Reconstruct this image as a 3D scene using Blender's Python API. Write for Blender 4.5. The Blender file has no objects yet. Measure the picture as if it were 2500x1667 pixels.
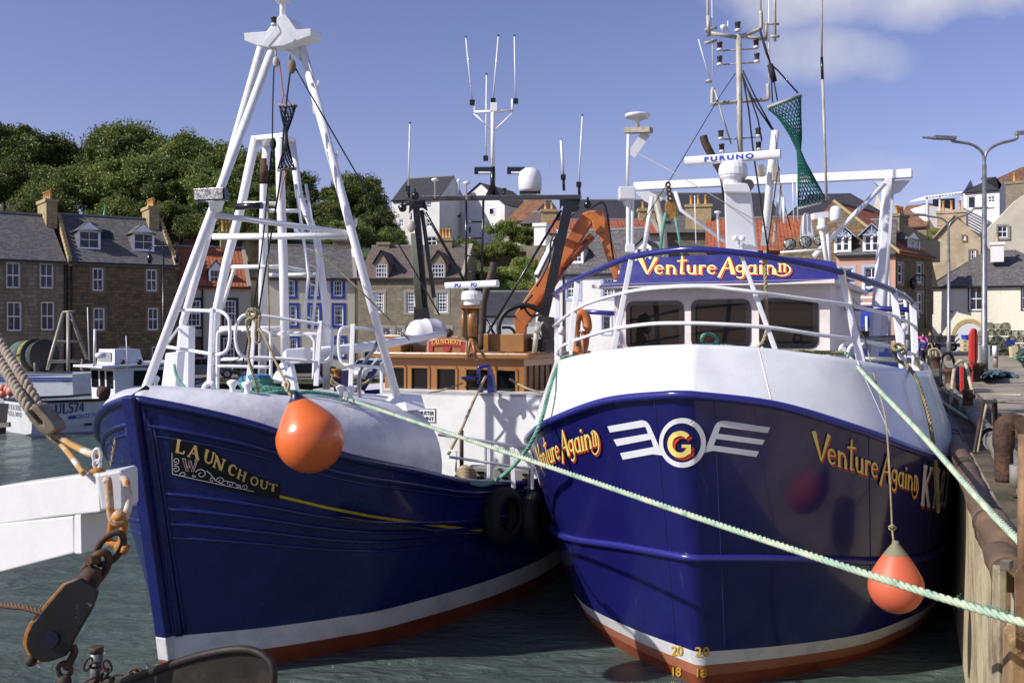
import bpy, math, random
import numpy as np
from mathutils import Vector as V, Matrix
from mathutils.bvhtree import BVHTree
from mathutils.geometry import delaunay_2d_cdt
C = bpy.context.scene
col = C.collection
R = math.radians
random.seed(7)
# ---------------------------------------------------------------- camera, sky, sun
F = 2430.0; CX = 1250.0; HY = 815.0; EYE = 4.6
cam_d = bpy.data.cameras.new('camera'); cam = bpy.data.objects.new('camera', cam_d); col.objects.link(cam)
cam_d.sensor_width = 36; cam_d.lens = 35.0; cam_d.clip_start = .05; cam_d.clip_end = 6000
cam_d.shift_y = -18.5/2500
cam.location = (0, 0, EYE); cam.rotation_euler = (R(90), 0, 0)
C.camera = cam
SUN_EL = R(36); sh = V((-.92, -.39, 0)).normalized()
sdir = V((sh.x*math.cos(SUN_EL), sh.y*math.cos(SUN_EL), math.sin(SUN_EL)))
sl = bpy.data.lights.new('sun', 'SUN'); sl.energy = 5.0; sl.angle = R(.5); sl.color = (1, .95, .88)
so = bpy.data.objects.new('sun', sl); col.objects.link(so); so.location = (-30, -20, 60)
so.rotation_euler = sdir.to_track_quat('Z', 'Y').to_euler()
C.view_settings.view_transform = 'Standard'; C.view_settings.look = 'None'
C.view_settings.exposure = 0.14; C.view_settings.gamma = 1.0
C.view_settings.use_curve_mapping = False
C.cycles.max_bounces = 6
w = bpy.data.worlds.new("World"); C.world = w; w.use_nodes = True
nt = w.node_tree; nt.nodes.clear()
def nd(nt, t, **k):
    n = nt.nodes.new(t)
    for a, b in k.items(): setattr(n, a, b)
    return n
def math_n(nt, op, a, b=None, c=None, clamp=False):
    n = nt.nodes.new('ShaderNodeMath'); n.operation = op; n.use_clamp = clamp
    for i, x in enumerate((a, b, c)):
        if x is None: continue
        if isinstance(x, (int, float)): n.inputs[i].default_value = x
        else: nt.links.new(x, n.inputs[i])
    return n.outputs[0]
def mixc(nt, f, a, b, mode='MIX'):
    n = nt.nodes.new('ShaderNodeMix'); n.data_type = 'RGBA'; n.blend_type = mode
    for i, x in ((0, f), (6, a), (7, b)):
        if isinstance(x, (int, float)): n.inputs[i].default_value = x
        elif isinstance(x, tuple): n.inputs[i].default_value = (x[0], x[1], x[2], 1)
        else: nt.links.new(x, n.inputs[i])
    return n.outputs[2]
out = nd(nt, 'ShaderNodeOutputWorld'); bg = nd(nt, 'ShaderNodeBackground')
sky = nd(nt, 'ShaderNodeTexSky'); sky.sky_type = 'NISHITA'; sky.sun_disc = False
sky.sun_elevation = SUN_EL; sky.sun_rotation = math.atan2(sh.x, sh.y)
sky.air_density = 1.0; sky.dust_density = .6; sky.ozone_density = 2.0
tint = mixc(nt, 1.0, sky.outputs[0], (1.10, .90, 1.16), 'MULTIPLY')
tc = nd(nt, 'ShaderNodeTexCoord'); sx = nd(nt, 'ShaderNodeSeparateXYZ'); nt.links.new(tc.outputs['Generated'], sx.inputs[0])
ysafe = math_n(nt, 'MAXIMUM', sx.outputs[1], .05)
cu = math_n(nt, 'DIVIDE', sx.outputs[0], ysafe); cv = math_n(nt, 'DIVIDE', sx.outputs[2], ysafe)
def cloud(cx, cy, rx, ry, slope, seed):
    # soft elliptical bank of cloud in one part of the sky
    a = math_n(nt, 'DIVIDE', math_n(nt, 'SUBTRACT', cu, cx), rx)
    b0 = math_n(nt, 'SUBTRACT', cv, cy)
    b = math_n(nt, 'DIVIDE', math_n(nt, 'SUBTRACT', b0, math_n(nt, 'MULTIPLY', math_n(nt, 'SUBTRACT', cu, cx), slope)), ry)
    r2 = math_n(nt, 'ADD', math_n(nt, 'MULTIPLY', a, a), math_n(nt, 'MULTIPLY', b, b))
    cmb = nd(nt, 'ShaderNodeCombineXYZ'); nt.links.new(cu, cmb.inputs[0]); nt.links.new(cv, cmb.inputs[1]); cmb.inputs[2].default_value = seed
    no = nd(nt, 'ShaderNodeTexNoise'); no.inputs['Scale'].default_value = 9; no.inputs['Detail'].default_value = 7; no.inputs['Roughness'].default_value = .55
    nt.links.new(cmb.outputs[0], no.inputs['Vector'])
    e = math_n(nt, 'ADD', math_n(nt, 'SUBTRACT', 1.0, r2), math_n(nt, 'MULTIPLY', math_n(nt, 'SUBTRACT', no.outputs[0], .5), 2.6))
    return math_n(nt, 'MULTIPLY', e, .9, clamp=True)
c1 = cloud(.41, .352, .25, .05, .09, 1.0)
c2 = cloud(.325, .28, .085, .035, 0.0, 4.0)
c3 = cloud(.36, .165, .07, .022, 0.0, 7.0)
cm = math_n(nt, 'MAXIMUM', math_n(nt, 'MAXIMUM', c1, math_n(nt, 'MULTIPLY', c2, .75)), math_n(nt, 'MULTIPLY', c3, .35))
no2 = nd(nt, 'ShaderNodeTexNoise'); no2.inputs['Scale'].default_value = 6
nt.links.new(tc.outputs['Generated'], no2.inputs['Vector'])
ccol = mixc(nt, no2.outputs[0], (5.6, 5.6, 6.3), (7.6, 7.6, 8.1))
skyc = mixc(nt, math_n(nt, 'MULTIPLY', cm, .8), tint, ccol)
nt.links.new(skyc, bg.inputs[0]); bg.inputs[1].default_value = .1
nt.links.new(bg.outputs[0], out.inputs[0])

# ---------------------------------------------------------------- helpers
def W(px, py, d): return V(((px-CX)/F*d, d, EYE+(HY-py)/F*d))
def G(px, py, z=3.0): return W(px, py, (EYE-z)*F/(py-HY))
def ray(px, py): return V(((px-CX)/F, 1.0, (HY-py)/F))
EYEP = V((0, 0, EYE))
def lin(c):
    return tuple(((x/255)/12.92 if x/255 <= .04045 else ((x/255+.055)/1.055)**2.4) for x in c)
def tag(o, label=None, cat=None, group=None, kind=None):
    if label: o['label'] = label
    if cat: o['category'] = cat
    if group: o['group'] = group
    if kind: o['kind'] = kind
    return o
org = {}
def thing(name, loc, label, cat, group=None):
    o = bpy.data.objects.new(name, None); col.objects.link(o); o.empty_display_size = .2
    o.location = loc; org[o.name] = V(loc)
    return tag(o, label, cat, group)
def catm(pts, n=8, cyc=False):
    P = [V(p) for p in pts]; m = len(P); o = []
    rng = range(m if cyc else m-1)
    for i in rng:
        if cyc: a, b, c, d = P[i-1], P[i], P[(i+1) % m], P[(i+2) % m]
        else: a, b, c, d = P[max(i-1, 0)], P[i], P[i+1], P[min(i+2, m-1)]
        for k in range(n):
            t = k/n
            o.append(.5*((2*b)+(c-a)*t+(2*a-5*b+4*c-d)*t*t+(3*b-a-3*c+d)*t**3))
    if not cyc: o.append(P[-1].copy())
    return o
def sag(a, b, s, n=16):
    a, b = V(a), V(b)
    return [a.lerp(b, i/n)-V((0, 0, s*4*(i/n)*(1-i/n))) for i in range(n+1)]
class MB:
    def __init__(s): s.v = []; s.f = []; s.sm = []; s.uv = {}
    def add(s, vs, fs, smooth=False, uv=None):
        b = len(s.v); s.v += [V(x) for x in vs]
        for i, f in enumerate(fs):
            s.f.append([b+j for j in f]); s.sm.append(smooth)
        if uv:
            for i, x in enumerate(uv): s.uv[b+i] = x
        return s
    def box(s, c, size, rz=0, ax=None):
        c = V(c); hx, hy, hz = size[0]/2, size[1]/2, size[2]/2
        X, Y, Z = ax if ax else (V((math.cos(rz), math.sin(rz), 0)), V((-math.sin(rz), math.cos(rz), 0)), V((0, 0, 1)))
        vs = [c+X*(i*hx)+Y*(j*hy)+Z*(k*hz) for i in (-1, 1) for j in (-1, 1) for k in (-1, 1)]
        return s.add(vs, [(0, 1, 3, 2), (4, 6, 7, 5), (0, 4, 5, 1), (2, 3, 7, 6), (0, 2, 6, 4), (1, 5, 7, 3)])
    def beam(s, a, b, wd, h, up=(0, 0, 1)):
        a, b = V(a), V(b); d = (b-a).normalized(); up = V(up)
        x = d.cross(up)
        if x.length < 1e-4: x = d.cross(V((1, 0, 0)))
        x.normalize(); y = x.cross(d)
        return s.box((a+b)/2, ((b-a).length, wd, h), ax=(d, x, y))
    def prism(s, pts, vec):
        n = len(pts); p = [V(x) for x in pts]; q = [x+V(vec) for x in p]
        return s.add(p+q, [tuple(range(n))[::-1], tuple(range(n, 2*n))]+[(i, (i+1) % n, n+(i+1) % n, n+i) for i in range(n)])
    def quad(s, a, b, c, d, uv=None): return s.add([a, b, c, d], [(0, 1, 2, 3)], uv=uv)
    def tube(s, pts, r, n=8, cyc=False, caps=True, smooth=True):
        P = [V(p) for p in pts]; m = len(P)
        rr = r if isinstance(r, (list, tuple)) else [r]*m
        T = []
        for i in range(m):
            a = P[i-1] if (i > 0 or cyc) else P[0]; b = P[(i+1) % m] if (i < m-1 or cyc) else P[-1]
            t = (b-a); T.append(t.normalized() if t.length > 1e-9 else V((0, 0, 1)))
        nrm = T[0].orthogonal().normalized(); vs = []
        for i in range(m):
            nrm = (nrm-T[i]*nrm.dot(T[i]))
            nrm = nrm.normalized() if nrm.length > 1e-6 else T[i].orthogonal().normalized()
            bn = T[i].cross(nrm)
            for j in range(n):
                a = 2*math.pi*j/n
                vs.append(P[i]+(nrm*math.cos(a)+bn*math.sin(a))*rr[i])
        fs = []
        for i in range(m if cyc else m-1):
            k = (i+1) % m
            for j in range(n):
                fs.append((i*n+j, i*n+(j+1) % n, k*n+(j+1) % n, k*n+j))
        s.add(vs, fs, smooth)
        if caps and not cyc:
            b = len(s.v)-len(vs)
            s.f.append([b+j for j in range(n)][::-1]); s.sm.append(False)
            s.f.append([b+(m-1)*n+j for j in range(n)]); s.sm.append(False)
        return s
    def cyl(s, a, b, r, r2=None, n=14): return s.tube([a, b], [r, r if r2 is None else r2], n)
    def lathe(s, prof, o, axis=(0, 0, 1), n=24, smooth=True, ell=1.0):
        o = V(o); z = V(axis).normalized(); x = z.orthogonal().normalized(); y = z.cross(x); vs = []
        for (r, h) in prof:
            for j in range(n):
                a = 2*math.pi*j/n
                vs.append(o+z*h+(x*math.cos(a)+y*math.sin(a)*ell)*max(r, 1e-4))
        fs = []
        for i in range(len(prof)-1):
            for j in range(n): fs.append((i*n+j, i*n+(j+1) % n, (i+1)*n+(j+1) % n, (i+1)*n+j))
        return s.add(vs, fs, smooth)
    def ball(s, c, r, n=12, sc=(1, 1, 1)):
        prof = [(r*math.sin(math.pi*i/n), -r*math.cos(math.pi*i/n)) for i in range(n+1)]
        b = len(s.v); s.lathe(prof, (0, 0, 0), n=n*2)
        for i in range(b, len(s.v)):
            p = s.v[i]; s.v[i] = V((p.x*sc[0], p.y*sc[1], p.z*sc[2]))+V(c)
        return s
    def rope(s, pts, r, pitch=None, strands=3, n=5, step=None):
        # laid rope: strands wound round the path
        P = [V(p) for p in pts]; L = [0]
        for i in range(1, len(P)): L.append(L[-1]+(P[i]-P[i-1]).length)
        pitch = pitch or r*7; step = step or pitch/9; N = max(2, int(L[-1]/step)); Q = []; j = 0
        for i in range(N+1):
            t = L[-1]*i/N
            while j < len(P)-2 and L[j+1] < t: j += 1
            Q.append(P[j].lerp(P[j+1], min(1, (t-L[j])/max(1e-9, L[j+1]-L[j]))))
        nr = (Q[1]-Q[0]).normalized().orthogonal().normalized(); paths = [[] for _ in range(strands)]
        for i in range(N+1):
            T = (Q[min(i+1, N)]-Q[max(i-1, 0)]).normalized()
            nr = (nr-T*nr.dot(T)).normalized(); bn = T.cross(nr)
            for k in range(strands):
                a = 2*math.pi*(L[-1]*i/N/pitch+k/strands)
                paths[k].append(Q[i]+(nr*math.cos(a)+bn*math.sin(a))*r*.5)
        for p in paths: s.tube(p, r*.56, n)
        return s
    def build(s, name, mat, parent=None, label=None, cat=None, group=None, kind=None, bev=0, segs=2):
        if parent is not None: o0 = org[parent.name]
        else:
            a = np.array([tuple(x) for x in s.v]); o0 = V(((a[:, 0].min()+a[:, 0].max())/2, (a[:, 1].min()+a[:, 1].max())/2, a[:, 2].min()))
        me = bpy.data.meshes.new(name)
        me.from_pydata([tuple(x-o0) for x in s.v], [], s.f); me.update()
        me.polygons.foreach_set('use_smooth', s.sm)
        if s.uv:
            uvl = me.uv_layers.new(name='uv'); li = np.zeros(len(me.loops), dtype=np.int32); me.loops.foreach_get('vertex_index', li)
            ua = np.zeros((len(s.v), 2))
            for k, x in s.uv.items(): ua[k] = x
            uvl.data.foreach_set('uv', ua[li].ravel())
        me.materials.append(mat)
        o = bpy.data.objects.new(name, me); col.objects.link(o); org[o.name] = o0
        if parent is not None: o.parent = parent
        else: o.location = o0
        if bev:
            md = o.modifiers.new('bevel', 'BEVEL'); md.width = bev; md.segments = segs; md.limit_method = 'ANGLE'; md.angle_limit = R(40)
        return tag(o, label, cat, group, kind)
# grid surface from rows of points
def grid(mb, rows, smooth=True, uvf=None):
    m = len(rows[0]); vs = [p for r in rows for p in r]; fs = []
    for i in range(len(rows)-1):
        for j in range(m-1): fs.append((i*m+j, i*m+j+1, (i+1)*m+j+1, (i+1)*m+j))
    return mb.add(vs, fs, smooth)

# ---------------------------------------------------------------- materials
MATS = {}
def mat(name, c, rough=.5, metal=0.0, var=None, var2=None, bump=None, coat=0.0, coord='Object', extra=None, spec=.5):
    """c, var colours in sRGB 0-255.  var = (colour, scale, lo, hi): noise-masked second colour"""
    if name in MATS: return MATS[name]
    m = bpy.data.materials.new(name); m.use_nodes = True; t = m.node_tree; b = t.nodes['Principled BSDF']
    b.inputs['Roughness'].default_value = rough; b.inputs['Metallic'].default_value = metal
    b.inputs['Coat Weight'].default_value = coat; b.inputs['Specular IOR Level'].default_value = spec
    tc = nd(t, 'ShaderNodeTexCoord'); co = tc.outputs[coord]; cc = lin(c); cur = None
    for v in (var, var2):
        if not v: continue
        n = nd(t, 'ShaderNodeTexNoise'); n.inputs['Scale'].default_value = v[1]; n.inputs['Detail'].default_value = 8; n.inputs['Roughness'].default_value = .65
        if len(v) > 4:
            mp = nd(t, 'ShaderNodeMapping'); mp.inputs['Scale'].default_value = v[4]; t.links.new(co, mp.inputs[0]); t.links.new(mp.outputs[0], n.inputs['Vector'])
        else: t.links.new(co, n.inputs['Vector'])
        mr = nd(t, 'ShaderNodeMapRange'); mr.inputs[1].default_value = v[2]; mr.inputs[2].default_value = v[3]
        t.links.new(n.outputs[0], mr.inputs[0])
        cur = mixc(t, mr.outputs[0], cur if cur is not None else cc, lin(v[0]))
    if cur is not None: t.links.new(cur, b.inputs['Base Color'])
    else: b.inputs['Base Color'].default_value = (*cc, 1)
    if bump:
        n = nd(t, 'ShaderNodeTexNoise'); n.inputs['Scale'].default_value = bump[0]; n.inputs['Detail'].default_value = 6
        t.links.new(co, n.inputs['Vector'])
        bp = nd(t, 'ShaderNodeBump'); bp.inputs['Strength'].default_value = bump[1]; bp.inputs['Distance'].default_value = bump[2]
        t.links.new(n.outputs[0], bp.inputs['Height']); t.links.new(bp.outputs[0], b.inputs['Normal'])
        mr = nd(t, 'ShaderNodeMapRange'); mr.inputs[3].default_value = max(.02, rough-.12); mr.inputs[4].default_value = min(1, rough+.12)
        t.links.new(n.outputs[0], mr.inputs[0]); t.links.new(mr.outputs[0], b.inputs['Roughness'])
    if extra: extra(t, b, co)
    MATS[name] = m; return m
def brickmat(name, c1, c2, mortar, bw, bh, msize=.012, rough=.9, var=None, bump=.5, dist=.02, stain=None, offset=.5):
    """coursed masonry, slates or tiles, laid in metres along the wall (uv)"""
    if name in MATS: return MATS[name]
    m = bpy.data.materials.new(name); m.use_nodes = True; t = m.node_tree; b = t.nodes['Principled BSDF']
    b.inputs['Roughness'].default_value = rough
    tc = nd(t, 'ShaderNodeTexCoord'); co = tc.outputs['UV']
    nz = nd(t, 'ShaderNodeTexNoise'); nz.inputs['Scale'].default_value = 1.7; t.links.new(co, nz.inputs['Vector'])
    wob = nd(t, 'ShaderNodeVectorMath', operation='SCALE'); wob.inputs[3].default_value = bh*.8
    sb = nd(t, 'ShaderNodeVectorMath', operation='SUBTRACT'); t.links.new(nz.outputs['Color'], sb.inputs[0]); sb.inputs[1].default_value = (.5, .5, .5)
    t.links.new(sb.outputs[0], wob.inputs[0])
    ad = nd(t, 'ShaderNodeVectorMath', operation='ADD'); t.links.new(co, ad.inputs[0]); t.links.new(wob.outputs[0], ad.inputs[1])
    br = nd(t, 'ShaderNodeTexBrick'); t.links.new(ad.outputs[0], br.inputs['Vector'])
    br.inputs['Color1'].default_value = (0, 0, 0, 1); br.inputs['Color2'].default_value = (1, 1, 1, 1); br.inputs['Mortar'].default_value = (.5, .5, .5, 1)
    br.inputs['Scale'].default_value = 1; br.inputs['Brick Width'].default_value = bw; br.inputs['Row Height'].default_value = bh
    br.inputs['Mortar Size'].default_value = msize; br.inputs['Mortar Smooth'].default_value = .4; br.offset = offset; br.squash = .62; br.squash_frequency = 3; br.offset_frequency = 2
    cur = mixc(t, br.outputs['Color'], lin(c1), lin(c2))
    for v in (var, stain):
        if v:
            n = nd(t, 'ShaderNodeTexNoise'); n.inputs['Scale'].default_value = v[1]; n.inputs['Detail'].default_value = 8; n.inputs['Roughness'].default_value = .7; t.links.new(co, n.inputs['Vector'])
            mr = nd(t, 'ShaderNodeMapRange'); mr.inputs[1].default_value = v[2]; mr.inputs[2].default_value = v[3]; t.links.new(n.outputs[0], mr.inputs[0])
            cur = mixc(t, mr.outputs[0], cur, lin(v[0]))
    cur = mixc(t, br.outputs['Fac'], cur, lin(mortar))
    t.links.new(cur, b.inputs['Base Color'])
    h = math_n(t, 'SUBTRACT', math_n(t, 'MULTIPLY', br.outputs['Color'], .6), br.outputs['Fac'])
    bp = nd(t, 'ShaderNodeBump'); bp.inputs['Strength'].default_value = bump; bp.inputs['Distance'].default_value = dist
    t.links.new(h, bp.inputs['Height']); t.links.new(bp.outputs[0], b.inputs['Normal'])
    MATS[name] = m; return m
def pantile(name, c1, c2, c3, sc=1.0):
    """red clay pantiles: rolls along u, courses along v"""
    if name in MATS: return MATS[name]
    m = bpy.data.materials.new(name); m.use_nodes = True; t = m.node_tree; b = t.nodes['Principled BSDF']
    b.inputs['Roughness'].default_value = .85
    tc = nd(t, 'ShaderNodeTexCoord'); co = tc.outputs['UV']; sp = nd(t, 'ShaderNodeSeparateXYZ'); t.links.new(co, sp.inputs[0])
    u = math_n(t, 'SINE', math_n(t, 'MULTIPLY', sp.outputs[0], 2*math.pi/(.3*sc)))
    vv = math_n(t, 'FRACT', math_n(t, 'DIVIDE', sp.outputs[1], .34*sc))
    h = math_n(t, 'ADD', math_n(t, 'MULTIPLY', u, .5), math_n(t, 'MULTIPLY', vv, -.6))
    br = nd(t, 'ShaderNodeTexBrick'); t.links.new(co, br.inputs['Vector']); br.offset = 0
    br.inputs['Color1'].default_value = (0, 0, 0, 1); br.inputs['Color2'].default_value = (1, 1, 1, 1); br.inputs['Mortar Size'].default_value = 0
    br.inputs['Scale'].default_value = 1; br.inputs['Brick Width'].default_value = .3*sc; br.inputs['Row Height'].default_value = .34*sc
    cur = mixc(t, br.outputs['Color'], lin(c1), lin(c2))
    n = nd(t, 'ShaderNodeTexNoise'); n.inputs['Scale'].default_value = .9; n.inputs['Detail'].default_value = 8; t.links.new(co, n.inputs['Vector'])
    mr = nd(t, 'ShaderNodeMapRange'); mr.inputs[1].default_value = .5; mr.inputs[2].default_value = .72; t.links.new(n.outputs[0], mr.inputs[0])
    cur = mixc(t, mr.outputs[0], cur, lin(c3))
    t.links.new(cur, b.inputs['Base Color'])
    bp = nd(t, 'ShaderNodeBump'); bp.inputs['Strength'].default_value = .8; bp.inputs['Distance'].default_value = .03*sc
    t.links.new(h, bp.inputs['Height']); t.links.new(bp.outputs[0], b.inputs['Normal'])
    MATS[name] = m; return m
WHITE = mat('white_boat_paint', (226, 227, 228), .32, var=((196, 198, 200), 1.1, .45, .8), var2=((176, 150, 112), 5, .70, .86, (1, 1, .25)), bump=(18, .12, .01), coat=.15)
WHITE2 = mat('white_gloss_paint', (226, 227, 228), .3, var=((202, 203, 207), 1.5, .45, .8), var2=((172, 150, 124), 4.5, .72, .88, (1.4, 1.4, .14)), bump=(9, .06, .01), coat=.2)
BLUEV = mat('dark_blue_gloss_paint', (24, 24, 88), .2, var=((29, 31, 98), .7, .42, .75), var2=((64, 62, 104), 5, .64, .84, (1.3, 1.3, .07)), bump=(3.2, .05, .02), coat=.4)
BLUEL = mat('royal_blue_paint', (18, 29, 92), .3, var=((13, 21, 74), 1.3, .4, .7), var2=((90, 104, 168), 11, .70, .84, (.35, .35, 1)), bump=(14, .3, .012), coat=.3)
BLUET = mat('blue_rail_paint', (40, 42, 118), .25, bump=(20, .1, .01), coat=.3)
BOOT = mat('red_bottom_paint', (128, 62, 36), .6, var=((96, 42, 26), 1.6, .4, .7), bump=(10, .2, .01))
BOOT2 = mat('faded_bottom_paint', (166, 104, 78), .6, var=((140, 84, 60), 2.0, .4, .75))
STRIPE = mat('white_stripe_paint', (214, 214, 214), .4, var=((172, 174, 176), 3, .45, .8), bump=(12, .12, .01))
DGLASS = mat('dark_window_glass', (13, 15, 17), .04, var=((30, 31, 32), 2.6, .54, .7), spec=.35)  # lighter noise patches are painted reflections in the glass
RUBBER = mat('black_rubber', (20, 20, 21), .75, var=((46, 44, 42), 4, .5, .8), bump=(30, .4, .01))
BLACK = mat('black_gloss_paint', (15, 15, 18), .25, var=((40, 38, 36), 6, .6, .8), bump=(25, .35, .012), coat=.4)
STEEL = mat('galvanised_steel', (150, 152, 154), .4, .6, var=((112, 112, 112), 6, .4, .7), bump=(30, .1, .005))
DSTEEL = mat('weathered_grey_paint', (150, 142, 128), .6, .2, var=((92, 80, 66), 5, .45, .7), bump=(30, .2, .005))
RUST = mat('rusty_steel', (74, 54, 42), .8, .2, var=((118, 80, 48), 4, .5, .72), var2=((38, 30, 28), 9, .5, .7), bump=(22, .9, .02))
ORANGE = mat('orange_vinyl_buoy', (220, 108, 50), .3, var=((210, 94, 42), 1.5, .4, .8), var2=((150, 84, 54), 7, .66, .8), bump=(10, .05, .01), coat=.25, spec=.5)
FADED = mat('faded_orange_buoy', (198, 96, 68), .5, var=((188, 114, 92), 3, .5, .8), var2=((130, 78, 60), 8, .62, .76), bump=(12, .15, .01))
TAN = mat('tan_orange_paint', (144, 100, 52), .35, var=((124, 82, 40), 1.6, .4, .75), var2=((92, 52, 24), 7, .66, .8), bump=(14, .25, .01), coat=.25)
CRANE = mat('orange_crane_paint', (208, 126, 66), .4, var=((176, 98, 52), 2, .45, .7), var2=((84, 42, 22), 6, .6, .75), bump=(10, .2, .01))
ROPEG = mat('green_white_rope', (150, 178, 156), .9, var=((196, 200, 170), 5, .4, .65), var2=((84, 130, 112), 9, .55, .75), bump=(120, .6, .004))
ROPET = mat('teal_rope', (96, 160, 140), .9, var=((70, 128, 112), 6, .4, .7), bump=(120, .6, .004))
ROPEB = mat('weathered_beige_rope', (168, 156, 124), .95, var=((120, 108, 80), 6, .4, .7), bump=(120, .6, .004))
ROPEK = mat('black_wire_rope', (26, 28, 30), .8, bump=(80, .5, .004))
GOLD = mat('gold_lettering', (226, 186, 84), .5)
CREAM = mat('cream_lettering', (236, 216, 120), .5)
REDL = mat('red_lettering_shadow', (190, 58, 34), .5)
WHITEL = mat('white_lettering', (220, 222, 226), .5)
SOURCE_W = 2500
# ---------------------------------------------------------------- water, ground, quay
def water_nodes(t, b, co):
    b.inputs['Base Color'].default_value = (*lin((82, 98, 94)), 1)
    b.inputs['IOR'].default_value = 1.33
    n1 = nd(t, 'ShaderNodeTexNoise'); n1.inputs['Scale'].default_value = 1.5; n1.inputs['Detail'].default_value = 9; n1.inputs['Roughness'].default_value = .62; n1.inputs['Distortion'].default_value = .6
    mp = nd(t, 'ShaderNodeMapping'); mp.inputs['Scale'].default_value = (.75, 1.6, 1); t.links.new(co, mp.inputs[0]); t.links.new(mp.outputs[0], n1.inputs['Vector'])
    n2 = nd(t, 'ShaderNodeTexNoise'); n2.inputs['Scale'].default_value = 9; n2.inputs['Detail'].default_value = 5; t.links.new(mp.outputs[0], n2.inputs['Vector'])
    h = math_n(t, 'ADD', n1.outputs[0], math_n(t, 'MULTIPLY', n2.outputs[0], .12))
    bp = nd(t, 'ShaderNodeBump'); bp.inputs['Strength'].default_value = 1; bp.inputs['Distance'].default_value = .5
    t.links.new(h, bp.inputs['Height']); t.links.new(bp.outputs[0], b.inputs['Normal'])
WATER = mat('harbour_water', (52, 70, 66), .09, extra=water_nodes)
mb = MB(); nx, ny = 150, 150; vs = []; rs = random.Random(3)
wv = [(rs.uniform(.5, 2.6), rs.uniform(0, 6.28), rs.uniform(0, 6.28)) for _ in range(14)]
for j in range(ny+1):
    y = 2+70*(j/ny)**1.3
    for i in range(nx+1):
        x = -34+50*i/nx
        z = sum(.014/k**.7*math.sin(k*(x*math.cos(a)+y*math.sin(a))*1.5+p) for k, a, p in wv)
        vs.append((x, y, z))
mb.add(vs, [(j*(nx+1)+i, j*(nx+1)+i+1, (j+1)*(nx+1)+i+1, (j+1)*(nx+1)+i) for j in range(ny) for i in range(nx)], True)
mb.build('harbour_water', WATER, kind='structure')
mb = MB(); mb.quad((-900, -300, -.35), (900, -300, -.35), (900, 900, -.35), (-900, 900, -.35))
mb.build('sea', WATER, kind='structure')

UQ = V((.371, .929, 0)).normalized(); NQ = V((UQ.y, -UQ.x, 0)); Q0 = V((.58, 0, 0))
CONC = brickmat('worn_concrete', (158, 148, 130), (140, 130, 114), (78, 72, 60), 3.4, 2.6, .03, rough=.92, var=((104, 96, 82), .9, .5, .68), stain=((82, 82, 56), .45, .60, .72), bump=.4, dist=.03)
QWALL = mat('quay_wall_concrete', (186, 174, 142), .9, var=((118, 106, 80), 1.1, .42, .66, (1, 1, .75)), var2=((130, 126, 60), 1.8, .58, .70, (1.6, 1.6, .14)), bump=(6, .8, .06))
ASPH = mat('grey_asphalt', (112, 108, 100), .9, var=((88, 84, 78), 1.4, .4, .7), bump=(20, .4, .02))
GRASSG = mat('hill_grass', (64, 84, 34), .95, var=((38, 54, 22), .35, .4, .65), bump=(3, .8, .2))
def qp(s, n, z): return Q0+UQ*s+NQ*n+V((0, 0, z))
mb = MB(); mb.quad(qp(-3, .14, 3), qp(-3, 60, 3), qp(96, 60, 3), qp(96, .14, 3), uv=[(-3, 0), (-3, 60), (96, 60), (96, 0)]); mb.build('quay_surface', CONC, kind='structure')
mb = MB(); a, b, c, d = qp(-3, .14, -3), qp(96, .14, -3), qp(96, .14, 2.995), qp(-3, .14, 2.995)
mb.quad(a, d, c, b); mb.build('quay_wall', QWALL, kind='structure')
# shore: street level, then the hill behind
def sstep(a, b, x):
    t = min(1, max(0, (x-a)/(b-a))); return t*t*(3-2*t)
def hz(x, y):
    base = 1.5+1.4*sstep(8, 24, x)
    h = base
    top = 15.5+3*math.sin(x*.05)+(4.5 if x < -12 else 0)*sstep(-12, -30, x)
    if x > 26: s0 = 92
    else: s0 = 86
    h += (top-base)*sstep(s0, s0+30, y)+6*sstep(120, 220, y)
    return h
mb = MB(); nx, ny = 120, 90; vs = []
for j in range(ny+1):
    y = 62+(j/ny)**1.8*1100
    for i in range(nx+1):
        t = i/nx*2-1; x = (abs(t)**1.7)*math.copysign(1, t)*900
        vs.append((x, y, hz(x, y)))
mb.add(vs, [(j*(nx+1)+i, j*(nx+1)+i+1, (j+1)*(nx+1)+i+1, (j+1)*(nx+1)+i) for j in range(ny) for i in range(nx)], True)
mb.build('ground', GRASSG, kind='structure')
mb = MB(); mb.box((-22, 73, 1.45), (110, 15, .12)); mb.build('harbour_road', ASPH, kind='structure')
mb = MB(); mb.box((-22, 64.8, -.4), (110, 1.2, 4.1)); mb.build('harbour_wall', mat('dark_sea_wall', (88, 80, 64), .95, var=((48, 44, 34), .7, .4, .65), bump=(3, 1, .1)), kind='structure')
mb = MB(); mb.box((-22, 79.2, 1.56), (110, 3, .14)); mb.build('pavement', ASPH, kind='structure')

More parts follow.
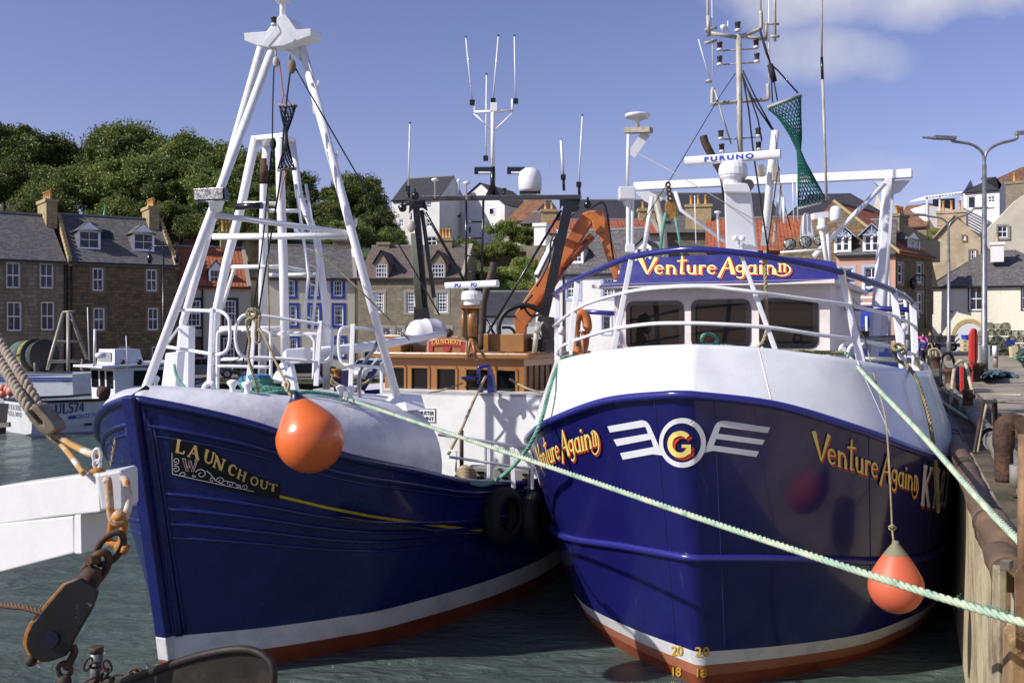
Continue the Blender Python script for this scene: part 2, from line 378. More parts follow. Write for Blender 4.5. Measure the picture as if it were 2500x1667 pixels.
# ---------------------------------------------------------------- hull maths
def interp(ctrl, t):
    n = len(ctrl)-1; x = t*n; i = min(int(x), n-1); f = x-i
    a, b, c, d = ctrl[max(i-1, 0)], ctrl[i], ctrl[i+1], ctrl[min(i+2, n)]
    if isinstance(a, (int, float)):
        return .5*(2*b+(c-a)*f+(2*a-5*b+4*c-d)*f*f+(3*b-a-3*c+d)*f**3)
    return tuple(interp([p[k] for p in ctrl], t) for k in range(len(a)))
class Hull:
    def __init__(s, S0, ang, top, ztop, wl, zwl, soff, bot, zbot, soffb, fl=1.0):
        s.S0 = V(S0); s.u = V((math.cos(ang), math.sin(ang), 0)); s.v = V((s.u.y, -s.u.x, 0))
        s.top, s.ztop, s.wl, s.zwl, s.soff, s.bot, s.zbot, s.soffb, s.fl = top, ztop, wl, zwl, soff, bot, zbot, soffb, fl
    def P(s, side, t, k):
        a = interp(s.top, t); b = interp(s.wl, t); zt = interp(s.ztop, t)
        if k >= 0:
            kk = k**s.fl; so = s.soff*(1-k)
            x = b[0]+(a[0]-b[0])*k+so; y = b[1]+(a[1]-b[1])*kk; z = s.zwl+(zt-s.zwl)*k
        else:
            c = interp(s.bot, t); q = -k
            x = b[0]+(c[0]-b[0])*q+s.soff+(s.soffb-s.soff)*q; y = b[1]+(c[1]-b[1])*q; z = s.zwl+(s.zbot-s.zwl)*q
        p = s.S0+s.u*x+s.v*(y*side); p.z = z
        return p
    def kz(s, t, z):
        zt = interp(s.ztop, t)
        return (z-s.zwl)/(zt-s.zwl) if z >= s.zwl else -(s.zwl-z)/(s.zwl-s.zbot)
    def N(s, side, t, k):
        e = 1e-3; a = s.P(side, min(t+e, 1), k)-s.P(side, max(t-e, 0), k); b = s.P(side, t, k+.01)-s.P(side, t, k-.01)
        n = a.cross(b); n.normalize()
        if n.dot(s.v*side+s.u*-.3) < 0: n = -n
        return n
    def L(s, off, along=0):   # local -> world: along = aft distance from the stem head, off = to starboard of picture (right)
        return s.S0+s.u*along+s.v*off
TS = [i/70 for i in range(71)]
def zone(h, k0, k1, nk, mb=None, k0z=None, k1z=None):
    """skin of a hull between two k (or two heights)"""
    mb = mb or MB(); rows = []
    for i in range(nk+1):
        row = []
        for sd, ts in ((-1, TS[::-1]), (1, TS)):
            for t in ts:
                if k0z is not None: k = h.kz(t, k0z+(k1z-k0z)*i/nk)
                else:
                    ka = k0; kb = k1; k = ka+(kb-ka)*i/nk
                row.append(h.P(sd, t, k))
        rows.append(row)
    return grid(mb, rows)
def linek(h, k, off=0.0, ts=None, sides=(-1, 1), kf=None):
    o = []
    ts = ts or TS
    for sd in sides:
        for t in (ts[::-1] if sd == -1 else ts):
            kk = kf(t) if kf else k
            o.append(h.P(sd, t, kk)+h.N(sd, t, kk)*off)
    return o
VA = Hull((2.03, 11.9, 0), R(69),
    [(0, .1), (.45, 1.05), (1.1, 2.0), (1.9, 2.6), (3, 3.0), (5, 3.3), (10, 3.4), (18, 3.2)],
    [3.88, 3.75, 3.42, 3.12, 2.9, 2.75, 2.65, 2.7],
    [(0, .05), (.68, 1.03), (1.55, 1.95), (2.5, 2.5), (3.4, 2.84), (5.2, 3.15), (9.5, 3.3), (17, 3.0)], .5, 1.03,
    [(0, .04), (.9, .8), (1.9, 1.6), (2.9, 2.1), (3.9, 2.45), (5.6, 2.9), (9.5, 3.1), (17, 2.8)], -.8, 1.4)
LO = Hull((-4.83, 12.7, 0), R(66),
    [(0, .10), (.3, .75), (.75, 1.4), (1.5, 2.1), (2.6, 2.55), (4.5, 2.8), (8, 2.8), (17, 2.2)],
    [3.76, 3.62, 3.4, 3.0, 2.68, 2.25, 1.98, 2.3],
    [(0, .10), (.4, .55), (.84, 1.0), (1.6, 1.6), (2.5, 2.1), (5.0, 2.75), (8, 2.75), (16, 1.8)], .6, .58,
    [(0, .10), (.5, .4), (1.0, .75), (1.9, 1.2), (2.9, 1.7), (5.3, 2.4), (8, 2.5), (15, 1.5)], -.8, .8)
def polybvh(mb): return BVHTree.FromPolygons([tuple(x) for x in mb.v], mb.f)
# ================================================================ blue and white trawler on the right
va = thing('fishing_boat', (VA.L(0, 8).x, VA.L(0, 8).y, 0), 'dark blue trawler with white bulwark and Venture Again II on its wheelhouse, alongside the quay', 'fishing boat')
hb = zone(VA, 0, 1, 14); vab = polybvh(hb); hb.build('hull', BLUEV, va)
# transom
zone(VA, 0, 0, 3, k0z=.31, k1z=.5).build('waterline_stripe', STRIPE, va)
zone(VA, 0, 0, 3, k0z=.16, k1z=.31).build('faded_boot_top', BOOT2, va)
zone(VA, 0, 0, 6, k0z=-.8, k1z=.16).build('bottom_paint', BOOT, va)
mb = MB(); mb.tube(linek(VA, 1.0, .02), .055, 10); mb.build('knuckle_rail', BLUET, va)
mb = MB(); mb.tube(linek(VA, .385, .02), .05, 10); mb.build('rubbing_band', BLUET, va)
SEAM = mat('painted_weld_seam', (40, 40, 96), .35, bump=(60, .5, .004))
for sd_ in (-1, 1):
    for t_ in (.05, .30, .52):
        mb = MB(); mb.tube([VA.P(sd_, t_+(.012*(1-k/20) if t_ > .1 else 0), k/20)+VA.N(sd_, t_, k/20)*.001 for k in range(21)], .007, 5); mb.build('weld_seam', SEAM, va)
# bulwark leaning inboard above the knuckle
VRIM = [4.46, 4.42, 4.32, 4.21, 4.1, 4.02, 4.0, 4.0]
def vout(side, t):
    a = VA.P(side, t, 1.0); f = min(1, t/.5); al = (a-VA.S0).dot(VA.u); n = a-(VA.S0+VA.u*(max(al*.92, 3.0*(1-f)+al*f*.92) if al < 3.3 else al)); n.z = 0; n.normalize(); return n
def vrim(side, t, q=1.0):
    a = VA.P(side, t, 1.0); n = vout(side, t)
    zr = interp(VRIM, t); p = a-n*(.42*q); p.z = a.z+.03+(zr-a.z-.03)*q
    return p
mb = MB(); rows = []
for q in (0, .2, .4, .6, .8, .93, 1):
    rows.append([vrim(-1, t, q) for t in TS[::-1]]+[vrim(1, t, q) for t in TS])
def inn(side, t, d, dz):
    p = vrim(side, t, 1); n = vout(side, t); q = p-n*d; q.z = p.z+dz; return q
rows.append([inn(-1, t, .05, .012) for t in TS[::-1]]+[inn(1, t, .05, .012) for t in TS])
rows.append([inn(-1, t, .09, -.02) for t in TS[::-1]]+[inn(1, t, .09, -.02) for t in TS])
rows.append([inn(-1, t, .10, -.7) for t in TS[::-1]]+[inn(1, t, .10, -.7) for t in TS])
grid(mb, rows); mb.build('bulwark', WHITE2, va)
for sd_, t_ in ((1, .135), (-1, .33), (1, .36)):
    mb = MB(); mb.tube([vrim(sd_, t_, q/10) for q in range(11)], .006, 5); mb.build('bulwark_seam', WHITE2, va)
mb = MB()
L1 = [inn(-1, t, .08, -.62) for t in TS]; L2 = [inn(1, t, .08, -.62) for t in TS]
grid(mb, [L1, L2], False); mb.build('deck', mat('grey_deck_paint', (120, 126, 122), .8, bump=(12, .3, .01)), va)

LOb = None
lo = thing('fishing_boat', (LO.L(0, 8).x, LO.L(0, 8).y, 0), 'royal blue wooden trawler with white whaleback and tripod mast, Launch Out on its bow', 'fishing boat')
hb = zone(LO, 0, 1, 16); lob = polybvh(hb); hb.build('hull', BLUEL, lo)
zone(LO, 0, 0, 3, k0z=.28, k1z=.6).build('waterline_stripe', STRIPE, lo)
zone(LO, 0, 0, 6, k0z=-.8, k1z=.28).build('bottom_paint', BOOT, lo)
# whaleback shell
LOD = [3.86, 3.84, 3.82, 3.78, 3.72, 3.66]
def lodeck(t):   # height of the whaleback deck edge
    return interp([3.88, 3.86, 3.84, 3.78, 3.72, 3.66], min(1, t/.635))
def wb(side, t, f):
    a = LO.P(side, t, 1.0); s0 = (a-LO.S0).dot(LO.u); wd = (a-LO.S0).dot(LO.v)*side
    c = math.cos(f)**.75; sn = math.sin(f)**.85
    zd = lodeck(t); z = a.z+.03+(zd-a.z-.03)*sn
    inset = 1-.55*(1-c) if f < 1.5 else 0
    wd2 = wd*(.42+.58*c) if f < 1.56 else 0
    p = LO.S0+LO.u*(s0+.22*sn*(1-.4*min(1, t/.3)))+LO.v*(side*wd2); p.z = z+.06*(1-wd2/max(wd, .01))
    return p
TW = [i/40*.635 for i in range(41)]
mb = MB(); rows = []
fs_ = [i/14*math.pi/2 for i in range(15)]
for t in TW:
    rows.append([wb(-1, t, f) for f in fs_]+[wb(1, t, f) for f in fs_[::-1]][1:])
grid(mb, rows)
loshell = polybvh(mb); mb.ball(LO.L(0, .22)+V((0, 0, 3.80)), .15, 8, (1, 1, .5)); mb.build('whaleback', mat('thick_white_deck_paint', (205, 206, 212), .42, var=((172, 174, 184), 2.2, .42, .72), var2=((150, 134, 118), 7, .70, .84), bump=(7, .34, .025), coat=.1), lo)
mb = MB(); grid(mb, [[LO.P(-1, t, .98) for t in TS if t > .45], [LO.P(1, t, .98) for t in TS if t > .45]], False)
for v_ in mb.v: v_.z -= .75
mb.build('deck', MATS['grey_deck_paint'], lo)
mb = MB(); mb.tube(linek(LO, 1.0, .0), .06, 8); mb.build('rail_cap', BLUEL, lo)
for kk, rr in ((.90, .04), (.86, .02), (.62, .034), (.555, .034), (.49, .034), (.43, .026)):
    mb = MB(); mb.tube(linek(LO, kk, .0, ts=[t for t in TS if t > (.02 if kk > .8 else .05)]), rr, 6); mb.build('rubbing_strake', BLUEL, lo)
# stem post
for nm_, m_, za, zb_ in (('stem_post', BLUEL, .6, 3.80), ('stem_post_stripe', STRIPE, .28, .6), ('stem_post_foot', BOOT, -.8, .28)):
    mb = MB(); pts = [LO.P(1, 0, LO.kz(0, za+(zb_-za)*i/4))-LO.v*.1-LO.u*.02 for i in range(5)]; vs = []
    for p in pts: vs += [p-LO.u*.09-LO.v*.09, p-LO.u*.09+LO.v*.09, p+LO.u*.14+LO.v*.12, p+LO.u*.14-LO.v*.12]
    n_ = len(pts); mb.add(vs, [(4*i+j, 4*i+(j+1) % 4, 4*i+4+(j+1) % 4, 4*i+4+j) for i in range(n_-1) for j in range(4)]+[(3, 2, 1, 0), (4*n_-4, 4*n_-3, 4*n_-2, 4*n_-1)]); mb.build(nm_, m_, lo, bev=.015)
for sd_ in (-1, 1):
    for t_, k0_, k1_ in ((.014, .0, .97), (.026, .0, .93), (.04, .01, .9)):
        mb = MB(); mb.tube([LO.P(sd_, t_+.01*(1-i/16), k0_+(k1_-k0_)*i/16) for i in range(17)], .034 if t_ < .03 else .026, 8); mb.build('stem_moulding', BLUEL, lo)
# ---------------------------------------------------------------- lettering built from brush strokes
def arc(cx, cy, rx, ry, a0, a1, wd, n=14, w1=None):
    w1 = wd if w1 is None else w1; o = []
    for i in range(n+1):
        t = i/n; a = R(a0+(a1-a0)*t)
        q = math.sin(math.pi*t)
        o.append((cx+rx*math.cos(a), cy+ry*math.sin(a), w1+(wd-w1)*q))
    return o
def line(x0, y0, x1, y1, w0, w1=None): return [(x0, y0, w0), (x1, y1, w0 if w1 is None else w1)]
# decorative roman alphabet: cap height 1, x height .56; (advance, strokes)
GL = {
 'V': (.62, [line(.02, 1.0, .34, .0, .21, .07), line(.74, 1.04, .34, .0, .16, .06)]),
 'e': (.44, [arc(.21, .28, .17, .25, 10, 325, .1, 18, .05), line(.06, .30, .37, .33, .05)]),
 'n': (.50, [line(.08, .58, .08, 0, .12), arc(.24, .30, .15, .22, 175, 5, .09, 10, .06), line(.39, .32, .39, 0, .12), line(0, 0, .17, 0, .04), line(.32, 0, .47, 0, .04)]),
 't': (.32, [line(.18, 1.12, .14, .0, .07, .12), line(-.04, .80, .40, .86, .07), line(.14, .02, .30, .05, .05)]),
 'u': (.48, [line(.08, .56, .08, .2, .12), arc(.22, .2, .14, .18, 180, 355, .08, 10, .06), line(.37, .56, .37, 0, .12), line(.30, 0, .46, 0, .04)]),
 'r': (.34, [line(.08, .56, .08, 0, .12), arc(.24, .34, .15, .18, 170, 50, .1, 8, .07), line(0, 0, .17, 0, .04)]),
 'A': (.72, [line(.46, 1.05, .02, -.22, .04, .14), line(.46, 1.05, .66, .0, .10, .2), line(.16, .34, .58, .38, .06), line(.56, 0, .76, 0, .04)]),
 'g': (.46, [arc(.19, .34, .15, .2, 0, 360, .08, 18), line(.35, .58, .35, -.05, .12, .1), arc(.19, -.06, .16, .18, 0, -150, .09, 12, .05)]),
 'a': (.46, [arc(.19, .28, .16, .26, 50, 320, .1, 16, .05), line(.35, .58, .35, 0, .12), line(.31, 0, .46, 0, .04)]),
 'i': (.22, [line(.1, .56, .1, 0, .13), line(.1, .82, .1, .72, .12), line(.02, 0, .19, 0, .04)]),
 '|': (.16, [line(.07, .5, .07, .0, .09), line(-.02, .5, .13, .5, .04), line(0, 0, .15, 0, .04)]),
}
SER = {
 'L': (.66, [line(.14, 1, .14, 0, .16), line(0, 0, .6, 0, .07), line(0, 1, .3, 1, .06), line(.58, .0, .62, .26, .06)]),
 'A': (.84, [line(.42, 1.02, .08, 0, .06), line(.40, 1.02, .74, 0, .17), line(.2, .35, .62, .35, .06), line(-.02, 0, .2, 0, .06), line(.6, 0, .88, 0, .06)]),
 'U': (.84, [line(.14, 1, .14, .3, .16), arc(.39, .32, .25, .3, 180, 360, .1, 12, .07), line(.64, 1, .64, .3, .07), line(0, 1, .3, 1, .06), line(.52, 1, .78, 1, .06)]),
 'N': (.88, [line(.14, 1, .14, 0, .07), line(.10, 1, .66, 0, .17), line(.68, 1, .68, 0, .07), line(0, 1, .2, 1, .06), line(.02, 0, .28, 0, .06), line(.55, 1, .82, 1, .06)]),
 'C': (.78, [arc(.38, .5, .30, .48, 45, 315, .17, 20, .06), line(.6, .95, .62, .66, .05)]),
 'H': (.86, [line(.14, 1, .14, 0, .16), line(.64, 1, .64, 0, .16), line(.14, .5, .64, .5, .06), line(0, 1, .28, 1, .06), line(0, 0, .28, 0, .06), line(.5, 1, .78, 1, .06), line(.5, 0, .78, 0, .06)]),
 'O': (.84, [arc(.38, .5, .31, .47, 0, 360, .13, 24, .12)]),
 'T': (.74, [line(.34, 1, .34, 0, .16), line(0, .98, .68, .98, .07), line(.01, 1, .01, .76, .05), line(.67, 1, .67, .76, .05), line(.2, 0, .48, 0, .06)]),
 'W': (1.0, [line(.08, 1, .28, 0, .15, .08), line(.28, 0, .5, .9, .07), line(.46, .95, .68, 0, .15, .08), line(.68, 0, .92, 1, .07), line(-.04, 1, .2, 1, .06), line(.8, 1, 1.02, 1, .06)]),
 'K': (.84, [line(.14, 1, .14, 0, .18), line(.66, 1, .2, .45, .07), line(.28, .55, .66, 0, .16), line(0, 1, .3, 1, .06), line(0, 0, .3, 0, .06), line(.5, 1, .78, 1, .06), line(.5, 0, .82, 0, .06)]),
 'Y': (.78, [line(.08, 1, .36, .45, .15), line(.66, 1, .38, .45, .07), line(.37, .5, .37, 0, .16), line(-.02, 1, .22, 1, .06), line(.54, 1, .78, 1, .06), line(.22, 0, .52, 0, .06)]),
 '.': (.24, [line(.08, 0, .08, .14, .16)]),
 '8': (.62, [arc(.28, .75, .2, .22, 0, 360, .11, 18), arc(.28, .27, .24, .26, 0, 360, .12, 18)]),
 '3': (.58, [arc(.24, .75, .2, .23, 140, -80, .13, 14, .07), arc(.24, .27, .22, .26, 80, -140, .14, 14, .07)]),
 '5': (.60, [line(.1, 1, .5, 1, .1), line(.1, 1, .1, .56, .07), arc(.24, .32, .24, .31, 125, -140, .14, 14, .07)]),
 '7': (.58, [line(.04, .97, .5, .97, .1), line(.5, .98, .2, 0, .08, .15)]),
 '4': (.62, [line(.42, 1, .42, 0, .13), line(.42, 1, .02, .3, .06), line(.02, .3, .58, .3, .08)]),
 '1': (.40, [line(.2, 1, .2, 0, .15), line(.04, .82, .2, 1, .05), line(.06, 0, .34, 0, .05)]),
 '0': (.62, [arc(.28, .5, .22, .47, 0, 360, .12, 22)]),
 '2': (.60, [arc(.26, .74, .2, .24, 160, -35, .13, 12, .08), line(.42, .60, .06, .04, .1), line(.04, .03, .54, .03, .1)]),
 'R': (.8, [line(.14, 1, .14, 0, .16), arc(.3, .75, .24, .23, 90, -90, .12, 10, .06), line(.14, .98, .3, .98, .05), line(.14, .52, .3, .52, .05), line(.32, .5, .66, 0, .15), line(0, 0, .28, 0, .05)]),
 'P': (.7, [line(.14, 1, .14, 0, .16), arc(.3, .74, .24, .24, 90, -90, .12, 10, .06), line(.14, .98, .3, .98, .05), line(.14, .50, .3, .50, .05), line(0, 0, .28, 0, .05)]),
 'E': (.68, [line(.14, 1, .14, 0, .16), line(.05, .98, .56, .98, .06), line(.14, .5, .46, .5, .06), line(.05, .02, .6, .02, .06), line(.56, 1, .56, .8, .05), line(.6, 0, .6, .24, .05)]),
 'I': (.36, [line(.16, 1, .16, 0, .16), line(.02, 1, .3, 1, .06), line(.02, 0, .3, 0, .06)]),
 'F': (.64, [line(.14, 1, .14, 0, .18), line(.05, .97, .56, .97, .08), line(.14, .5, .46, .5, .08), line(.56, 1, .56, .8, .06), line(0, 0, .3, 0, .06)]),
 'y': (.56, [line(.06, .6, .28, .0, .12), line(.5, .6, .18, -.3, .06)]),
}
def layout(txt, font, track=0.0):
    x = 0; o = []
    for ch in txt:
        if ch == ' ': x += .4; continue
        adv, st = font[ch]
        for s_ in st: o.append([(px+x, py, wd) for px, py, wd in s_])
        x += adv+track
    return o, x
LAYER = [0]
def strokes(mb, sts, f, dens=.12, base=0.0, grow=0.0):
    """f(x, y, lift) -> point in space; each stroke lies a hair above the one before"""
    for k, s_ in enumerate(sts):
        P = []
        for a, b in zip(s_[:-1], s_[1:]):
            n = max(1, int(math.hypot(b[0]-a[0], b[1]-a[1])/dens))
            for i in range(n): P.append(tuple(a[j]+(b[j]-a[j])*i/n for j in range(3)))
        P.append(s_[-1]); vs = []; ok = True
        for i, p in enumerate(P):
            a = P[max(i-1, 0)]; b = P[min(i+1, len(P)-1)]
            dx, dy = b[0]-a[0], b[1]-a[1]; l = math.hypot(dx, dy) or 1
            nx_, ny_ = -dy/l*(p[2]+grow)/2, dx/l*(p[2]+grow)/2
            for sg in (1, -1):
                q = f(p[0]+nx_*sg, p[1]+ny_*sg, base+k*.00025)
                if q is None: ok = False; break
                vs.append(q)
            if not ok: break
        if ok: mb.add(vs, [(2*i, 2*i+1, 2*i+3, 2*i+2) for i in range(len(P)-1)])
    return mb
def bfont(txt, f, mb, bold=0.0, base=0.0, shear=0.0, space=1.0):
    c = bpy.data.curves.new('lettering', 'FONT'); c.body = txt; c.offset = bold; c.space_character = space; c.shear = shear; c.fill_mode = 'FRONT'; c.resolution_u = 4
    o = bpy.data.objects.new('lettering', c); me = o.to_mesh()
    xs = [v.co.x for v in me.vertices]; w0, w1 = min(xs), max(xs)
    vs = [f((v.co.x-w0)/(w1-w0), v.co.y/.73, base) for v in me.vertices]
    if all(v is not None for v in vs): mb.add(vs, [tuple(p.vertices) for p in me.polygons])
    o.to_mesh_clear(); bpy.data.objects.remove(o); bpy.data.curves.remove(c)
    return mb
def cast(bvh, px, py, off):
    d = ray(px, py).normalized(); h = bvh.ray_cast(EYEP, d)
    if h[0] is None: return None
    n = h[1]
    if n.dot(d) > 0: n = -n
    return h[0]+n*off
# side lettering runs along the hull: distance aft from the stem, height below the knuckle
def hullmap(h, side):
    ts = [i/400 for i in range(401)]; P = [h.P(side, t, .9) for t in ts]; L = [0]
    for i in range(1, 401): L.append(L[-1]+(P[i]-P[i-1]).length)
    def f(x, y, lift, off=.012):
        t = np.interp(x, L, ts); zt = interp(h.ztop, t); k = h.kz(t, zt+y)
        return h.P(side, t, k)+h.N(side, t, k)*(off+lift)
    return f
vr = hullmap(VA, 1); vl = hullmap(VA, -1)
def vname(mbA, mbB, f, x0, dirn, s, y0, slope=0.0, s2y=.36):
    sts, wd = layout('Venture', GL, .03); s2, w2 = layout('Again', GL, .03)
    sts += [[(x+wd+.06, y, q) for x, y, q in a] for a in s2]; wd += w2+.06
    # swash ring with two strokes inside, after the last n
    sts.append([(wd-.12, .3, .1), (wd-.1, .0, .07)]); sts.append(arc(wd+.14, .18, .30, .44, 215, 480, .07, 26, .03))
    for dx in (.02, .2): sts += [[(x+wd+dx, y+.05, q*.9) for x, y, q in a] for a in GL['|'][1]]
    tot = wd+.44
    for mb_, dx, dy, base, grow in ((mbB, .05, -.07, 0, .04), (mbA, 0, 0, .006, 0)):
        g = lambda x, y, l: f(x0+dirn*(x+dx)*s if dirn > 0 else x0-(x+dx)*s, y0+(y+dy)*s2y, l)
        strokes(mb_, sts, g, .1, base, grow)
    return tot*s
for f_, x0_, d_ in ((vr, 1.55, 1), (vl, 3.2, -1)):
    mA, mB_ = MB(), MB(); vname(mA, mB_, f_, x0_, d_, .30, -.56); mA.build('name_lettering', CREAM, va); mB_.build('name_lettering_shadow', REDL, va)
mA, mB_ = MB(), MB(); sts, wd = layout('KY.83', SER, .02)
for f_, x0_, d_ in ((vr, 3.6, 1), (vl, 5.0, -1)):
    mA, mB_ = MB(), MB(); strokes(mA, sts, lambda x, y, l: f_(x0_+d_*x*.42, -.72+y*.54, l), .12, .004, .05); strokes(mB_, sts, lambda x, y, l: f_(x0_+d_*(x*.42+.03), -.78+y*.54, l), .12)
    mA.build('registration_lettering', WHITEL, va); mB_.build('registration_shadow', REDL, va)
# winged ring emblem on the bow: outlines laid on the plating
def pcast(mb, poly, bvh, off, dens=9, hole=None):
    P = []
    for a, b in zip(poly, poly[1:]+poly[:1]):
        n = max(1, int(math.hypot(b[0]-a[0], b[1]-a[1])/dens))
        for i in range(n): P.append((a[0]+(b[0]-a[0])*i/n, a[1]+(b[1]-a[1])*i/n))
    n = len(P); r = delaunay_2d_cdt([V(p) for p in P], [], [list(range(n))], 1, 1e-4)
    vs = [cast(bvh, p[0], p[1], off) for p in r[0]]
    if any(v is None for v in vs): return mb
    return mb.add(vs, [tuple(f) for f in r[2]])
def zf(pts, x0=1300, y0=850, k=3.137): return [(x0+a/k, y0+b/k) for a, b in pts]
mb = MB()
pcast(mb, zf([(577, 595), (840, 548), (872, 556), (890, 572), (905, 595), (975, 755), (1010, 820), (980, 815), (925, 808), (695, 850), (675, 800), (930, 752), (912, 695), (650, 746), (624, 696), (888, 650), (868, 598), (596, 642)]), vab, .010)
pcast(mb, zf([(1818, 603), (1480, 553), (1440, 552), (1412, 566), (1395, 590), (1325, 760), (1300, 800), (1340, 790), (1380, 782), (1712, 828), (1733, 786), (1386, 740), (1405, 690), (1758, 736), (1776, 698), (1420, 650), (1438, 598), (1800, 646)]), vab, .010)
ring = [];
for i in range(48):
    a = 2*math.pi*i/48; ring.append((1300+(1150+176*math.cos(a))/3.137, 850+(720-190*math.sin(a))/3.137, 1300+(1146+142*math.cos(a))/3.137, 850+(720-150*math.sin(a))/3.137))
vs = []
for q in ring: vs += [cast(vab, q[0], q[1], .013), cast(vab, q[2], q[3], .013)]
mb.add(vs, [(2*i, 2*i+1, (2*i+3) % 96, (2*i+2) % 96) for i in range(48)])
mb.build('winged_emblem', WHITEL, va)
def Gpoly(x, y, s, lift, mb):
    o = arc(0, 0, .62, .70, 42, 335, .33, 26, .33)
    strokes(mb, [o, [(.08, -.12, .2), (.66, -.12, .2)], [(.56, -.1, .22), (.56, -.62, .22)]], lambda a, b, l: cast(vab, x+a*s, y-b*s, lift+l), .1)
mb = MB(); Gpoly(1668, 1089, 38, .018, mb); mb.build('emblem_letter_shadow', REDL, va)
mb = MB(); Gpoly(1662, 1082, 38, .026, mb); mb.build('emblem_letter', CREAM, va)
# draught marks
DY = mat('yellow_draught_mark', (196, 158, 40), .6)
whole = zone(VA, 0, 0, 12, k0z=-.8, k1z=2.0); wbv = polybvh(whole)
for tx, x, y, wd, h in (('20', 1640, 1598, 28, 24), ('20', 1697, 1600, 34, 24), ('18', 1643, 1648, 21, 22), ('18', 1701, 1650, 24, 22)):
    mb = MB(); bfont(tx, lambda a, b, l: cast(wbv, x+a*wd, y-b*h, .012), mb, .02); mb.build('draught_mark', DY, va)

# ---------------------------------------------------------------- wheelhouse of the right-hand boat
FL, FR = W(1500, 815, 16.8), W(2026, 815, 15.3)
e = (FR-FL); e.z = 0; wlen = e.length; e.normalize(); nb = V((-e.y, e.x, 0))*-1
if nb.y > 0: nb = -nb            # outward (towards the bow)
class Plane:
    def __init__(s, o, e, n, tilt=0.0): s.o = V(o); s.e = V(e); s.n = V(n); s.t = tilt
    def hit(s, px, py):          # local (u, z) of the pixel's ray on the (maybe leaning) plane
        d = ray(px, py); nn = s.n+V((0, 0, s.t)); o = s.o
        k = (o-EYEP).dot(nn)/d.dot(nn); p = EYEP+d*k
        return (p-o).dot(s.e), p.z
    def pt(s, u, z, off=0.0): return V((s.o.x, s.o.y, 0))+s.e*u+V((0, 0, z))+s.n*(off-s.t*(z-s.o.z))
wp = Plane(V((FL.x, FL.y, 0)), e, nb)
def holed(mb, pl, u0, u1, z0, z1, holes, depth=.1, th=0, uv=True):
    """vertical wall with real openings"""
    us = sorted({u0, u1, *[a for h in holes for a in (h[0], h[2]) if u0 < a < u1]}); zs = sorted({z0, z1, *[a for h in holes for a in (h[1], h[3]) if z0 < a < z1]})
    for i in range(len(us)-1):
        for j in range(len(zs)-1):
            cu_, cz = (us[i]+us[i+1])/2, (zs[j]+zs[j+1])/2
            if any(h[0] < cu_ < h[2] and h[1] < cz < h[3] for h in holes): continue
            c4 = [(us[i], zs[j]), (us[i+1], zs[j]), (us[i+1], zs[j+1]), (us[i], zs[j+1])]
            mb.quad(*[pl.pt(*c) for c in c4], uv=c4)
    for h in holes:
        a, b, c, d = (h[0], h[1]), (h[2], h[1]), (h[2], h[3]), (h[0], h[3])
        for p, q in ((a, b), (b, c), (c, d), (d, a)):
            mb.quad(pl.pt(*p), pl.pt(*q), pl.pt(*q, -depth), pl.pt(*p, -depth), uv=[p, q, q, p])
    return mb
zt = 5.5
mb = MB(); holes = []
wins = [(1533, 738, 1665, 849), (1692, 734, 1828, 844), (1858, 731, 1993, 845)]
for x0, y0, x1, y1 in wins:
    u0, za = wp.hit(x0, y1); u1, zb_ = wp.hit(x1, y0); holes.append((u0, za, u1, zb_))
holed(mb, wp, 0, wlen, 3.2, zt, holes, .04)
bk = -nb*4.2
a, b = wp.pt(0, 3.2), wp.pt(wlen, 3.2); a2, b2 = wp.pt(0, zt), wp.pt(wlen, zt)
mb.quad(a, a2, a2+bk, a+bk); mb.quad(b, b+bk, b2+bk, b2); mb.quad(a+bk, a2+bk, b2+bk, b+bk)
mb.build('wheelhouse', mat('offwhite_wheelhouse_paint', (224, 216, 214), .45, var=((196, 184, 180), 1.6, .45, .75), var2=((150, 110, 70), 6, .72, .86, (1, 1, .25)), bump=(8, .12, .01)), va)
def roundrect(u0, z0, u1, z1, r, n=6):
    o = []
    for cx, cz, a0 in ((u1-r, z1-r, 0), (u0+r, z1-r, 90), (u0+r, z0+r, 180), (u1-r, z0+r, 270)):
        for i in range(n+1): a = R(a0+90*i/n); o.append((cx+r*math.cos(a), cz+r*math.sin(a)))
    return o
def ringframe(mb, pl, h, r, grow, shrink, off):
    o = roundrect(h[0]-grow, h[1]-grow, h[2]+grow, h[3]+grow, r+grow); i_ = roundrect(h[0]+shrink, h[1]+shrink, h[2]-shrink, h[3]-shrink, max(.01, r-shrink)); n = len(o)
    vs = [pl.pt(*p, off) for p in o]+[pl.pt(*p, off) for p in i_]+[pl.pt(*p, -.03) for p in o]+[pl.pt(*p, -.03) for p in i_]
    fs = []
    for k in range(n):
        m = (k+1) % n; fs += [(k, m, n+m, n+k), (2*n+k, k, m, 2*n+m), (n+k, 3*n+k, 3*n+m, n+m)]
    mb.add(vs, fs)
for h in holes:
    mb = MB(); ringframe(mb, wp, h, .1, .03, .045, .02); fr = mb.build('window', BLACK, va, label='rounded wheelhouse window with thick black rubber frame')
    mb = MB(); mb.quad(wp.pt(h[0]+.01, h[1]+.01, -.015), wp.pt(h[2]-.01, h[1]+.01, -.015), wp.pt(h[2]-.01, h[3]-.01, -.015), wp.pt(h[0]+.01, h[3]-.01, -.015)); org[fr.name] = org[va.name]; mb.build('pane', DGLASS, fr)
